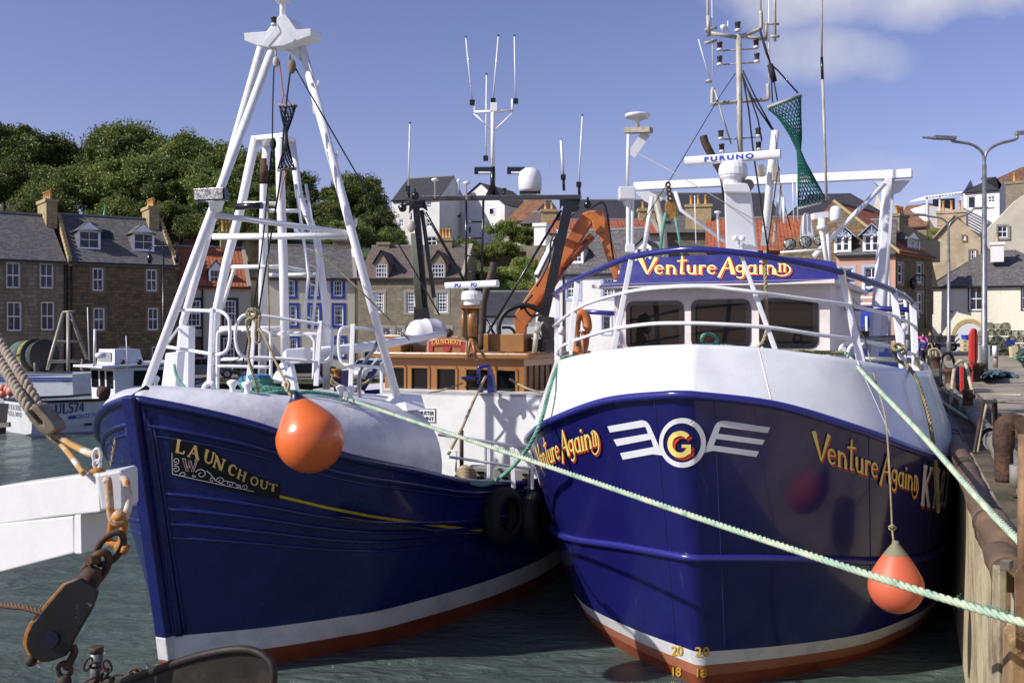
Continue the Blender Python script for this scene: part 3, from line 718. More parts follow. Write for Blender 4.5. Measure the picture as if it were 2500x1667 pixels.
# visor band carrying the name
bp_ = Plane(wp.pt(0, 5.38, .42), e, nb, .55)
mb = MB()
top = [(1520, 641), (1545, 637), (1620, 628), (1700, 623), (1800, 621), (1900, 626), (1999, 633), (2040, 640)]
bot = [(2049, 681), (1900, 689), (1667, 692), (1461, 700), (1478, 687), (1505, 687)]
poly = [bp_.hit(*p) for p in top+bot]
mb.prism([bp_.pt(*p) for p in poly], -nb*.05)
mb.build('visor', mat('blue_visor_paint', (30, 32, 104), .3, var=((38, 42, 120), 2, .4, .7), bump=(6, .06, .01), coat=.2), va)
mb = MB(); zc = 5.36
q = [wp.pt(-.25, zc, .40), wp.pt(wlen+.12, zc, .40), wp.pt(wlen+.12, zc, -4.5), wp.pt(-.25, zc, -4.5)]
mb.prism([V((p.x, p.y, zc)) for p in q], (0, 0, .06)); mb.build('visor_soffit', MATS['offwhite_wheelhouse_paint'], va)
mb = MB(); q = [wp.pt(.1, 5.6, .1), wp.pt(wlen-.1, 5.6, .1), wp.pt(wlen-.1, 5.6, -4.2), wp.pt(.1, 5.6, -4.2)]
mb.prism(q, (0, 0, .06)); mb.build('roof', WHITE2, va)
mA, mB_ = MB(), MB()
def bm(x, y, l, o=.01):
    u, z = bp_.hit(1562+x, 669-y*39-.0*x); return bp_.pt(u, z, o+l)
sts, wd = layout('Venture', GL, .05); s2, w2 = layout('Again', GL, .05); sts += [[(x+wd+.0, y, q) for x, y, q in a] for a in s2]; wd += w2
sts.append([(wd-.1, .3, .1), (wd-.05, -.05, .06)]); sts.append(arc(wd+.2, .26, .38, .36, 205, 465, .07, 26, .03))
for dx in (.05, .26): sts += [[(x+wd+dx, y+.14, q*.9) for x, y, q in a] for a in GL['|'][1]]
kx = 370/(wd+.62)
for m_, dx, dy, bs in ((mB_, .07, -.08, 0), (mA, 0, 0, .008)):
    strokes(m_, sts, lambda x, y, l: bm((x+dx)*kx, y+dy, l), .1, bs)
mA.build('name_lettering', CREAM, va); mB_.build('name_lettering_shadow', REDL, va)
# rails on the bulwark
RT = [(1352, 720, 16.3), (1395, 690, 15.2), (1470, 655, 14.2), (1540, 628, 13.5), (1640, 612, 13.0), (1710, 609, 12.8), (1810, 618, 12.7), (1900, 632, 12.8), (2055, 665, 13.3), (2130, 690, 13.8), (2185, 712, 14.4), (2225, 738, 15.4), (2238, 775, 16.4)]
mb = MB(); mb.tube(catm([W(*p) for p in RT], 6), .043, 10); mb.build('top_rail', BLUET, va)
RM = [(1352, 796, 16.3), (1396, 762, 15.0), (1443, 738, 14.4), (1523, 715, 13.5), (1587, 705, 13.1), (1667, 700, 12.8), (1746, 702, 12.7), (1842, 713, 12.6), (1900, 721, 12.7), (1996, 734, 12.9), (2075, 746, 13.2), (2187, 773, 14.2), (2236, 799, 15.4)]
mb = MB(); mb.tube(catm([W(*p) for p in RM], 6), .026, 8); mb.build('middle_rail', WHITE2, va)
RL = [(1356, 868, 16.2), (1370, 848, 15.6), (1389, 837, 15.0), (1443, 818, 14.3), (1504, 802, 13.5), (1587, 791, 13.0), (1667, 789, 12.7), (1746, 791, 12.6), (1874, 799, 12.6), (1996, 817, 12.8), (2091, 829, 13.2), (2187, 850, 14.1), (2235, 867, 15.2)]
mb = MB(); mb.tube(catm([W(*p) for p in RL], 6), .026, 8); mb.build('lower_rail', WHITE2, va)
def plate_post(name, p0, p1, d0, d1, w0, w1, m, par, th=.05):
    a, b = W(*p0, d0), W(*p1, d1); rt = VA.v
    vs = []
    for c, w_ in ((a, w0*d0/F), (b, w1*d1/F)):
        for x, y in ((-1, -1), (1, -1), (1, 1), (-1, 1)): vs.append(c+V((1, -.1, 0))*(x*w_/2)+V((0, 1, 0))*(y*th/2))
    mb = MB(); mb.add(vs, [(3, 2, 1, 0), (4, 5, 6, 7), (0, 1, 5, 4), (1, 2, 6, 5), (2, 3, 7, 6), (3, 0, 4, 7)])
    return mb.build(name, m, par, bev=.008)
for p0, p1, d0, d1, w0, w1 in (((1360, 719), (1361, 905), 16.3, 16.0, 13, 14), ((1410, 682), (1392, 858), 15.0, 14.8, 14, 15), ((1541, 632), (1497, 862), 13.5, 13.5, 12, 15), ((1808, 620), (1895, 860), 12.75, 12.6, 9, 12), ((2054, 667), (2102, 885), 13.3, 13.1, 15, 19), ((2181, 705), (2205, 899), 14.35, 14.0, 14, 18), ((2228, 738), (2236, 910), 15.4, 15.1, 15, 16)):
    plate_post('rail_post', p0, p1, d0, d1, w0, w1, WHITE, va)
mb = MB(); mb.tube(catm([W(1389, 838, 15.0), W(1393, 850, 14.9), W(1396, 877, 14.6)], 5), [.026]*6+[.03]*5, 8); mb.build('rail_foot', WHITE2, va)
# after handrail beyond the bulwark
for pts, m_ in ((((1430, 761, 19), (1500, 765, 19), (1560, 766, 19)), BLUET), (((2050, 752, 17), (2140, 753, 16.6), (2225, 756, 16.2)), BLUET), (((2100, 829, 16), (2225, 822, 16)), STEEL), (((2080, 875, 15.6), (2225, 880, 15.4)), STEEL)):
    mb = MB(); mb.tube([W(*p) for p in pts], .045, 8); mb.build('deck_rail', m_, va)
# fairlead on the right bulwark
mb = MB(); mb.tube(catm([W(2042, 873, 13.3), W(2058, 842, 13.3), W(2075, 838, 13.3), W(2094, 842, 13.3), W(2108, 878, 13.3)], 6), .035, 8)
mb.tube(catm([W(2068, 866, 13.2), W(2076, 846, 13.2), W(2090, 843, 13.2), W(2097, 858, 13.2), W(2092, 880, 13.2)], 5), .025, 8)
mb.prism([W(2040, 874, 13.2), W(2064, 880, 13.2), W(2066, 850, 13.2), (W(2056, 845, 13.2))], (.02, .06, 0)); mb.prism([W(2090, 884, 13.2), W(2112, 888, 13.2), W(2104, 850, 13.2), W(2094, 846, 13.2)], (.02, .06, 0))
mb.build('fairlead', WHITE, va, bev=.01)
# ---------------------------------------------------------------- masts, radar and aerials of the right-hand boat
D0 = 17.6
def T(pts, r, n=8, d=D0, sm=0):
    P = [W(p[0], p[1], p[2] if len(p) > 2 else d) for p in pts]
    if sm: P = catm(P, sm)
    return P, r
def tb(mb, pts, rpx, d=D0, n=8, sm=0):
    P, _ = T(pts, 0, n, d, sm); mb.tube(P, rpx*d/F, n); return mb
OLDM = mat('weathered_mast_paint', (176, 172, 160), .5, var=((110, 100, 84), 5, .46, .7, (1, 1, .4)), bump=(20, .3, .01))
mb = MB(); tb(mb, [(1803, 85), (1808, 470)], 7, n=14); mb.build('pole_mast', OLDM, va)
mb = MB()
tb(mb, [(1735, 82), (1800, 92)], 5); tb(mb, [(1806, 91), (1850, 74), (1858, 66), (1857, 28)], 5, sm=4); tb(mb, [(1812, 90), (1873, 97)], 4.5)
tb(mb, [(1730, 88), (1729, 40)], 5); tb(mb, [(1870, 92), (1870, 58)], 4)
tb(mb, [(1757, 125), (1803, 122), (1850, 119)], 2); tb(mb, [(1757, 159), (1803, 156), (1850, 153)], 2)
tb(mb, [(1740, 215), (1739, 250), (1745, 254), (1803, 248), (1868, 244), (1876, 236), (1874, 205)], 5, sm=3)
tb(mb, [(1758, 341), (1803, 339), (1852, 335)], 2)
tb(mb, [(1720, 75), (1750, 68)], 4); tb(mb, [(1720, 107), (1750, 98)], 4); tb(mb, [(1866, 58), (1902, 60)], 3); tb(mb, [(1880, 90), (1902, 90)], 4)
mb.build('cross_arm', OLDM, va)
for x0, y0, x1, y1, r in ((1728, 90, 1727, -60, 3), (1892, 102, 1891, -60, 3.4), (1740, 190, 1738, 0, 1.2), (1732, 192, 1705, 97, 1.3), (1877, 225, 1877, -60, 1.6), (1857, 30, 1857, -60, 2), (1777, 78, 1777, 52, 1.6)):
    mb = MB(); tb(mb, [(x0, y0), (x1, y1)], r, n=6); mb.build('whip_aerial', WHITE2 if r < 2 else OLDM, va)
def navlight(x, y, w_, h, d, glass, par, base=WHITE2):
    s = d/F; c = W(x, y+h, d); r = w_/2*s; H = h*s
    mb = MB(); mb.lathe([(0, 0), (r*.9, 0), (r*.95, H*.22), (r*.8, H*.25), (0, H*.26)], c, n=14); o = mb.build('light_base', base, par)
    mb = MB(); mb.lathe([(r*.8, H*.25), (r*.85, H*.8), (r*.98, H*.82), (r*.95, H*.95), (0, H)], c, n=14); mb.build('navigation_light', glass, par)
LIGHTG = mat('smoked_lamp_glass', (60, 62, 62), .15, coat=.4); LIGHTR = mat('dark_red_lamp_glass', (58, 22, 20), .2, coat=.4)
for x, y, w_, h, g in ((1801, 54, 16, 24, LIGHTG), (1757, 103, 15, 22, LIGHTR), (1846, 97, 15, 22, LIGHTR), (1757, 137, 15, 24, LIGHTG), (1848, 130, 15, 24, LIGHTG), (1760, 318, 15, 24, LIGHTG), (1851, 312, 15, 24, LIGHTG), (1762, 351, 15, 22, LIGHTR), (1852, 346, 15, 22, LIGHTR)):
    navlight(x, y, w_, h, D0-.05, g, va)
def lat(mb, prof, x, y, d, n=20, axis=(0, 0, 1)):
    n = n if n != 21 else 20
    mb.lathe([(r*d/F, h*d/F) for r, h in prof], W(x, y, d), axis, n); return mb
mb = MB(); lat(mb, [(0, 0), (8, 2), (9, 6), (4, 9), (2, 11), (0, 11)], 1730, 204, D0); mb.build('gps_aerial', OLDM, va)
mb = MB(); lat(mb, [(0, 0), (3, 0), (3, 6), (8, 8), (8, 15), (5, 17), (0, 18)], 1766, 79, D0); mb.build('gps_aerial', WHITE2, va)
# exhaust
mb = MB(); P = catm([W(1717, 332, 18.4), W(1722, 350, 18.4), W(1740, 385, 18.4), W(1765, 430, 18.4), W(1775, 500, 18.4)], 5); mb.tube(P, .072, 14); mb.build('exhaust_pipe', mat('burnt_exhaust', (52, 44, 40), .7, var=((92, 66, 48), 3, .45, .65), bump=(10, .2, .01)), va)
# radar scanner
d = 16.6; a, b = W(1674, 394.5, d+.35), W(1906, 376.5, d-.35)
ax = (b-a).normalized(); upv = V((0, 0, 1)); upv = (upv-ax*upv.dot(ax)).normalized(); fw = upv.cross(ax)
if fw.y > 0: fw = -fw
mb = MB(); prof = []
for i in range(16):
    t = 2*math.pi*i/16; prof.append((abs(math.cos(t))**.6*math.copysign(1, math.cos(t))*.075, abs(math.sin(t))**.6*math.copysign(1, math.sin(t))*.075))
rows = [[p+fw*x+upv*y for x, y in prof]+[p+fw*prof[0][0]+upv*prof[0][1]] for p in (a, b)]
grid(mb, rows); mb.add([a+fw*x+upv*y for x, y in prof], [tuple(range(16))]); mb.add([b+fw*x+upv*y for x, y in prof], [tuple(range(16))]); mb.build('radar_scanner', WHITE2, va)
mb = MB(); RB = mat('blue_maker_lettering', (34, 60, 160), .4)
dp = (b-a).length
bfont('FURUNO', lambda x, y, l: a+ax*(dp*(.215+.52*x))+upv*((y-.5)*.078)+fw*.079, mb, .05, space=1.35); mb.build('scanner_lettering', RB, va)
mb = MB(); mb.lathe([(r*d/F, h*d/F) for r, h in [(0, -8), (24, -8), (26, 4), (32, 12), (33, 16), (35, 18), (35, 34), (32, 44), (26, 49), (10, 50), (10, 60), (0, 60)]], W(1790, 446, d), n=20, smooth=False); mb.build('radar_housing', WHITE2, va)
mb = MB()
c = [(1772, 612), (1848, 612), (1832, 470), (1768, 468)]
mb.prism([W(x, y, d-.1) for x, y in c], (.12, .42, 0)); mb.prism([W(x, y, d-.2) for x, y in ((1764, 448), (1832, 446), (1834, 472), (1768, 470))], (.15, .6, 0))
mb.build('radar_column', WHITE2, va, bev=.02)
mb = MB(); mb.cyl(W(1826, 452, d-.2), W(1826, 452, d)+V((.02, .3, 0)), .1); mb.build('loudhailer', LIGHTG, va)
mb = MB(); mb.ball(W(1795, 582, d-.2), .045); mb.ball(W(1812, 583, d-.2), .05); mb.cyl(W(1804, 604, d-.15), W(1804, 584, d-.15), .02); mb.build('horn', WHITE, va)
# goalpost gantry aft
GA, GB = W(1550, 456, 22.0), W(2227, 424, 19.2)
mb = MB(); mb.beam(GA, GB, .18, .17); mb.build('gantry_beam', WHITE, va, bev=.015)
for x, dd in ((1600, 21.8), (2185, 19.4)):
    mb = MB()
    t_ = 1 if x > 2000 else -1
    mb.prism([W(x-52, 444 if x > 2000 else 468, dd), W(x+38, 440 if x > 2000 else 466, dd), W(x+14, 468 if x > 2000 else 490, dd), W(x-10, 478 if x > 2000 else 500, dd), W(x-26, 466, dd) if x > 2000 else W(x-30, 488, dd)], (.02, .1, 0))
    mb.build('gusset_plate', WHITE, va)
for p0, p1, d0, d1, w0, w1, th in (((2167, 436), (2129, 888), 19.4, 18.5, 15, 20, .18), ((2177, 436), (2150, 860), 19.6, 19.6, 10, 12, .1)):
    plate_post('gantry_leg', p0, p1, d0, d1, w0, w1, WHITE, va, th)
for pts, r, dd in ((((2163, 450), (2170, 700), (2172, 860)), 4, 20), (((2160, 448), (1986, 626)), 6, 18.5), (((1592, 480), (1570, 625)), 5.5, 20), (((1600, 478), (1618, 560), (1625, 640)), 9, 20.5), (((1648, 468), (1662, 512), (1770, 590)), 5, 20), (((2058, 690), (2098, 748)), 3, 18)):
    mb = MB(); tb(mb, pts, r, dd, 10); mb.build('gantry_brace', WHITE if r != 9 else OLDM, va)
mb = MB(); tb(mb, [(1893, 320), (1882, 420), (1866, 600)], 9.5, 18.4, 14); mb.build('derrick_post', WHITE, va)
mb = MB(); tb(mb, [(1905, 450), (1895, 540), (1888, 600)], 4, 19); mb.build('derrick_strut', OLDM, va); mb = MB(); mb.prism([W(1850, 405, 18.2), W(1862, 400, 18.2), (W(1870, 412, 18.2)), W(1868, 430, 18.2), W(1854, 430, 18.2)], (0, .1, 0)); mb.build('derrick_cheek', OLDM, va); mb = MB(); mb.prism([W(1886, 402, 18.2), W(1896, 398, 18.2), W(1904, 412, 18.2), W(1904, 444, 18.2), W(1886, 440, 18.2)], (0, .1, 0)); mb.build('derrick_cheek', OLDM, va)
# aerial stand on the left
mb = MB(); tb(mb, [(1532, 460), (1534, 328)], 4, 17.5); mb.beam(W(1540, 380, 17.5), W(1578, 325, 17.5), .16, .03, (0, 1, 0)); mb.build('aerial_stand', WHITE, va)
mb = MB(); mb.prism([W(1522, 324, 17.6), W(1586, 322, 17.2), W(1594, 326, 17.6), W(1530, 328, 18)], (0, 0, .09)); mb.build('aerial_platform', DSTEEL, va)
mb = MB(); lat(mb, [(0, 0), (5, 0), (4, 10), (10, 15), (28, 21), (32, 25), (31, 29), (18, 32), (0, 33)], 1557, 309, 17.6, 28); mb.build('satellite_dish_dome', WHITE2, va)
mb = MB(); mb.box(W(1530, 473, 17.3), (.28, .24, .22)); mb.prism([W(1518, 482, 17.3), W(1542, 482, 17.3), W(1540, 510, 17.3), W(1526, 500, 17.3)], (0, .15, 0)); tb(mb, [(1534, 490), (1534, 616)], 6, 17.4); tb(mb, [(1544, 490), (1542, 616)], 5, 17.4); mb.box(W(1538, 606, 17.3), (.16, .12, .14)); mb.build('light_housing', WHITE2, va, bev=.03)
# sat dome, twin posts and deck floodlights on the right
mb = MB(); lat(mb, [(0, 0), (12, 1), (14, 8), (14, 26), (11, 36), (0, 40)], 2040, 542, 17.5, 20); mb.build('satellite_dome', WHITE2, va)
mb = MB(); tb(mb, [(2004, 560), (2018, 642)], 5, 16.4); tb(mb, [(2018, 560), (2026, 642)], 4.5, 16.4); mb.prism([W(1987, 520, 16.4), W(2022, 516, 16.4), W(2024, 530, 16.4), W(1989, 534, 16.4)], (0, .2, 0)); lat(mb, [(0, 0), (12, 0), (12, 8), (9, 10), (9, 26), (0, 27)], 2006, 560, 16.4); mb.build('aerial_post', WHITE, va)
mb = MB(); tb(mb, [(2006, -80, 16.2), (2006, 142, 16.2)], 2.6, 16.2); tb(mb, [(2008, 193, 16.2), (2018, 490, 16.2)], 3.4, 16.2); wa = mb.build('whip_aerial', OLDM, va, label='tall white whip aerial with black sleeve')
mb = MB(); tb(mb, [(2006, 140, 16.2), (2008, 195, 16.2)], 3.6, 16.2); org[wa.name] = org[va.name]; mb.build('aerial_sleeve', BLACK, wa)
LED = mat('led_floodlight', (150, 154, 150), .3, extra=None, bump=(60, .8, .02), var=((60, 62, 60), 26, .45, .55))
for x, y, r in ((1929, 596, 15), (1967, 591, 15), (2000, 587, 13)):
    mb = MB(); lat(mb, [(0, 0), (r, 0), (r*1.05, -4), (r*.9, -8), (0, -8)], x, y, 16.6, 20, (0, -1, .1)); o = mb.build('floodlight', BLACK, va)
    mb = MB(); lat(mb, [(0, 1), (r*.85, .8), (r*.86, .2)], x, y, 16.6, 20, (0, -1, .1)); org[o.name] = org[va.name]; mb.build('lens', LED, o)
mb = MB(); tb(mb, [(1905, 616), (2020, 608)], 2.5, 16.6); tb(mb, [(1929, 612), (1929, 616)], 2, 16.6); tb(mb, [(1967, 608), (1967, 614)], 2, 16.6); mb.build('light_bar', WHITE, va)
mb = MB(); c = [(1955, 580), (1990, 580), (1984, 540), (1980, 525), (1968, 518), (1960, 525), (1958, 540)]; mb.prism([W(x, y, 17.6) for x, y in c], (.05, .25, 0)); mb.build('vent_cowl', WHITE2, va, bev=.03)
for x, y0, y1, r in ((1696, 478, 595, 1.4), (1752, 535, 607, 2.4), (1912, 482, 545, 4), (1935, 425, 545, 1.4), (1945, 430, 540, 1.4)):
    mb = MB(); tb(mb, [(x, y0), (x+3, y1)], r, 17.5, 6)
    if r == 2.4: lat(mb, [(0, 0), (3, 0), (3, 12), (8, 15), (8, 19), (0, 20)], 1752, 535, 17.5)
    mb.build('small_aerial', WHITE, va)
# stays and halyards
for pts, r in ((((1795, 180, 17.6), (1757, 236, 17.5), (1640, 432, 17.2), (1570, 540, 17)), 1.1), (((1553, 372, 17.4), (1650, 425, 17), (1900, 572, 16)), .9), (((1812, 180), (1828, 270), (1840, 380), (1858, 500), (1880, 640)), 2.2), (((1815, 190), (1850, 290), (1860, 345)), 2), (((1813, 172), (1850, 250), (1888, 318)), 2), (((1816, 200), (1848, 262), (1885, 316)), 2.2), (((1745, 220), (1765, 290), (1785, 352)), 2.4), (((1855, 78), (1870, 130), (1882, 160)), 1.8), (((1898, 420), (1880, 560), (1868, 640)), 1.5), (((1893, 330), (1905, 460), (1930, 560)), 1)):
    mb = MB(); tb(mb, pts, r, 17.5, 5); mb.build('stay', ROPEK if r != 2.4 and r != .9 else OLDM, va)
# signboard lamp bowl and orange lifebuoy on the left rail
mb = MB(); P = catm([W(1412, 862, 15.4), W(1405, 820, 15.4), W(1408, 780, 15.4), W(1418, 765, 15.4), W(1430, 775, 15.4), W(1434, 800, 15.4), W(1428, 806, 15.4)], 6); mb.tube(P, [.075]*len(P), 10)
mb.tube(catm([W(1430, 808, 15.6), W(1428, 840, 15.6), W(1420, 866, 15.6)], 5), .065, 10); lb = mb.build('horseshoe_lifebuoy', CRANE, va); org[lb.name] = org[va.name]
mb = MB(); tb(mb, [(1405, 832), (1413, 832)], 13, 15.36, 10); mb.tube(catm([W(1415, 806, 15.28), W(1424, 830, 15.28), W(1420, 858, 15.28)], 5), .01, 5); mb.build('reflective_tape', STEEL, lb)
mb = MB(); tb(mb, [(1371, 812), (1372, 870)], 6, 15.6, 10); lat(mb, [(0, 0), (8, 0), (8, 14), (4, 20), (0, 21)], 1371, 816, 15.6); mb.build('deck_light', WHITE, va)
mb = MB(); tb(mb, [(2202, 800), (2205, 860)], 6, 15.0, 10); lat(mb, [(0, 0), (8, 0), (9, 10), (5, 18), (0, 20)], 2205, 808, 15.0); mb.build('deck_light', WHITE, va)
# ================================================================ Launch Out, the blue wooden trawler on the left
def tl(mb, pts, r, n=10, sm=0, cyc=False):
    P = [W(*p) for p in pts]
    if sm: P = catm(P, sm, cyc)
    mb.tube(P, r, n, cyc); return mb
def part(name, m, par, fn, **k):
    mb = MB(); fn(mb); return mb.build(name, m, par, **k)
MASTW = mat('mast_white_paint', (236, 237, 238), .34, var=((214, 216, 222), 2.2, .5, .85), var2=((168, 150, 130), 9, .70, .84), bump=(22, .35, .012), coat=.15)
for pts, r in ((((352, 960, 13.45), (676, 92, 14.9)), .062), (((430, 952, 16.2), (448, 785, 16.0), (640, 108, 15.2)), .062), (((972, 982, 14.9), (735, 108, 15.0)), .066)):
    P0, P1 = W(*pts[0]), W(*pts[1]); P0 = P0+(P0-P1).normalized()*.3
    part('mast_leg', MASTW, lo, lambda mb: mb.tube([P0]+[W(*p) for p in pts[1:]], r, 14))
    if pts[0][0] < 900: part('leg_flange', MASTW, lo, lambda mb: mb.cyl(W(*pts[0])-V((0, 0, .06)), W(*pts[0])-V((0, 0, .02)), .13, n=18))
part('mast_foot', MASTW, lo, lambda mb: (mb.prism([W(925, 990, 14.7), W(995, 1004, 14.6), W(985, 966, 14.9), W(955, 962, 14.9)], (.25, .3, 0)),), bev=.02)
part('mast_head', MASTW, lo, lambda mb: mb.prism([W(x, y, 14.75) for x, y in [(596, 81), (651, 77), (682, 38), (699, 38), (724, 73), (759, 70), (759, 88), (692, 113), (660, 115), (628, 112), (597, 100)]], (.12, .26, 0)), bev=.01)
part('mast_gusset', MASTW, lo, lambda mb: mb.prism([W(x, y, 14.95) for x, y in [(686, 112), (730, 108), (731, 148), (722, 140)]], (.02, .06, 0)))
part('mast_gusset', MASTW, lo, lambda mb: mb.prism([W(x, y, 14.6) for x, y in [(640, 112), (676, 60), (684, 78), (652, 116)]], (.02, .06, 0)))
part('mast_pole', MASTW, lo, lambda mb: (tl(mb, [(690, 60, 14.9), (691, -40, 14.9)], .045), mb.box(W(690, 2, 14.9), (.2, .2, .03))))
navlight(669, 42, 16, 22, 14.5, LIGHTG, lo)
for (x, y), s_ in (((772, 208), 1), ((762, 268), -1), ((815, 380), 1), ((807, 440), -1), ((868, 545), 1), ((856, 618), -1), ((915, 728), 1)):
    t_ = (y-108)/(982-108); cx = 735+(972-735)*t_
    part('mast_step', MASTW, lo, lambda mb: mb.prism([W(cx+s_*4, y+14, 14.95), W(cx+s_*14, y+8, 14.95), W(cx+s_*17, y-10, 14.95), W(cx+s_*13, y-12, 14.95), W(cx+s_*10, y, 14.95), W(cx+s_*3, y+2, 14.95)], (.01, .05, 0)))
for pts, r in ((((523, 525, 14.2), (859, 570, 15)), .042), (((521, 578, 15.7), (846, 576, 15.1)), .05), (((404, 846, 13.9), (436, 800, 16)), .02)):
    part('mast_brace', MASTW, lo, lambda mb: tl(mb, pts, r, 12))
# stout wooden posts at the foot of the mast
part('mast_post', MASTW, lo, lambda mb: mb.prism([W(404, 862, 14.6), W(436, 858, 14.6), W(428, 960, 14.5), W(392, 960, 14.5)], (.05, .16, 0)), bev=.01)
part('mast_post', MASTW, lo, lambda mb: mb.prism([W(438, 792, 15.9), W(462, 798, 15.9), W(460, 955, 15.8), W(432, 955, 15.8)], (.05, .16, 0)), bev=.01)
# second gantry just behind
DB = 17.0
part('gantry_top', MASTW, lo, lambda mb: mb.prism([W(612, 332, DB), W(690, 324, DB-.4), W(722, 338, DB), W(640, 348, DB+.5)], (0, 0, -.08)), bev=.01)
for pts, r in ((((624, 336, DB), (590, 500, DB), (553, 641, DB), (527, 769, DB), (525, 955, DB)), .075), (((652, 344, DB+.5), (645, 450, DB+.5), (642, 641, DB+.5), (640, 930, DB+.5)), .072), (((683, 330, DB-.3), (685, 450, DB-.3), (693, 673, DB-.3), (697, 890, DB-.3)), .075), (((712, 340, DB), (731, 480, DB), (773, 577, DB), (798, 770, DB), (797, 950, DB)), .065)):
    part('gantry_leg', MASTW, lo, lambda mb: tl(mb, pts, r, 14))
part('rusty_collar', RUST, lo, lambda mb: tl(mb, [(647, 388, DB+.5), (645, 450, DB+.5)], .08, 14))
for pts, r in ((((582, 496, DB), (677, 497, DB-.2)), .035), (((655, 515, DB), (732, 515, DB)), .035), (((562, 652, DB), (682, 651, DB-.3)), .036), (((690, 651, DB-.3), (722, 658, DB), (752, 662, DB)), .036), (((655, 671, DB+.4), (775, 670, DB)), .03), (((532, 802, DB), (688, 801, DB-.3)), .042), (((661, 815, DB+.4), (796, 817, DB)), .042), (((532, 877, DB), (666, 877, DB)), .034), (((695, 883, DB), (812, 880, DB)), .042), (((775, 915, DB), (795, 940, DB)), .03), (((540, 760, DB+.2), (573, 652, DB+.2)), .03)):
    part('gantry_rail', MASTW, lo, lambda mb: tl(mb, pts, r, 10))
# ladder
part('ladder', MASTW, lo, lambda mb: (tl(mb, [(722, 450, 16.8), (754, 673, 16.8), (737, 802, 16.8)], .03, 6), tl(mb, [(747, 450, 16.9), (778, 641, 16.9), (762, 806, 16.9)], .03, 6),
    [tl(mb, [(a, b, 16.8), (a+26-i, b+8, 16.9)], .016, 5) for i, (a, b) in enumerate([(726, 480), (732, 525), (739, 565), (745, 605), (752, 645), (751, 690), (747, 732), (742, 770)])]))
# flood lights on the mast
part('floodlight', BLACK, lo, lambda mb: mb.prism([W(471, 461, 13.9), W(546, 457, 13.7), W(549, 488, 13.7), W(473, 491, 13.9)], (.03, .13, 0)), bev=.01)
fl_ = [o for o in lo.children if o.name.startswith('floodlight')][-1] if lo.children else None
mb = MB(); mb.quad(W(475, 464, 13.86), W(475, 488, 13.86), W(544, 485, 13.66), W(543, 461, 13.66)); mb.build('lens', mat('led_bar_lens', (178, 180, 180), .25, var=((90, 92, 92), 22, .42, .55), bump=(60, .8, .02)), fl_)
part('floodlight_bracket', MASTW, lo, lambda mb: mb.prism([W(508, 492, 13.8), W(540, 490, 13.8), (W(532, 516, 14.1)), W(512, 514, 14.1)], (.02, .1, 0)))
part('floodlight', BLACK, lo, lambda mb: tl(mb, [(576, 505, 15.5), (640, 502, 15.4)], .055, 10))
# white derrick boom lying aft
part('derrick_boom', MASTW, lo, lambda mb: mb.tube([W(700, 868, 15.6), W(900, 846, 17.5), W(999, 829, 18.6), W(1095, 813, 19.6)], [.085, .085, .075, .06], 14))
part('boom_heel', MASTW, lo, lambda mb: mb.prism([W(696, 852, 15.5), W(745, 848, 15.6), W(745, 882, 15.6), W(696, 884, 15.5)], (.05, .2, 0)), bev=.02)
part('boom_block', RUST, lo, lambda mb: mb.ball(W(1095, 813, 19.55), .09))
# pipe rails round the foredeck
RR = .023
for pts, r, cyc in (
    ([(419, 756, 13.9), (515, 759, 13.6), (540, 761, 13.55), (557, 775, 13.5), (561, 795, 13.5), (561, 830, 13.5), (554, 855, 13.5), (538, 864, 13.5), (518, 864, 13.6), (404, 846, 13.9)], RR+.002, False),
    ([(577, 797, 13.6), (588, 775, 13.6), (604, 769, 13.6), (649, 772, 13.6), (779, 791, 13.8), (802, 795, 13.9), (811, 812, 13.9), (810, 861, 13.9), (797, 880, 13.9), (776, 883, 13.8), (719, 877, 13.7), (623, 872, 13.6), (600, 872, 13.6), (582, 858, 13.6), (575, 826, 13.6)], RR, True),
    ([(559, 805, 14.6), (540, 809, 14.6), (531, 826, 14.6), (531, 955, 14.6)], RR, False),
    ([(590, 806, 14.6), (635, 805, 14.6), (655, 811, 14.6), (661, 826, 14.6), (661, 925, 14.6)], RR, False),
    ([(690, 812, 14.8), (745, 815, 14.8), (765, 828, 14.8), (768, 850, 14.8), (765, 925, 14.8)], RR, False),
    ([(531, 893, 14.6), (661, 896, 14.6)], RR, False),
    ([(915, 805, 14.9), (846, 799, 14.6), (831, 808, 14.5), (827, 832, 14.5), (829, 871, 14.5), (840, 889, 14.5), (862, 891, 14.5), (930, 897, 14.9)], RR, False)):
    part('foredeck_rail', MASTW, lo, lambda mb: tl(mb, pts, r, 8, 5, cyc))
for a, b, d_, w0, w1 in (((518, 752), (511, 940), 13.55, 9, 12), ((621, 783), (607, 952), 13.6, 10, 17), ((782, 783), (772, 942), 13.8, 11, 13), ((862, 791), (856, 952), 14.5, 11, 12), ((931, 884), (932, 960), 14.9, 7, 8)):
    plate_post('rail_stanchion', a, b, d_, d_, w0, w1, MASTW, lo, .04)
part('grab_rail', STEEL, lo, lambda mb: tl(mb, [(878, 980, 14.6), (880, 905, 14.6), (915, 850, 15), (930, 815, 15.4), (945, 805, 15.6), (950, 815, 15.6)], .03, 8, 4))
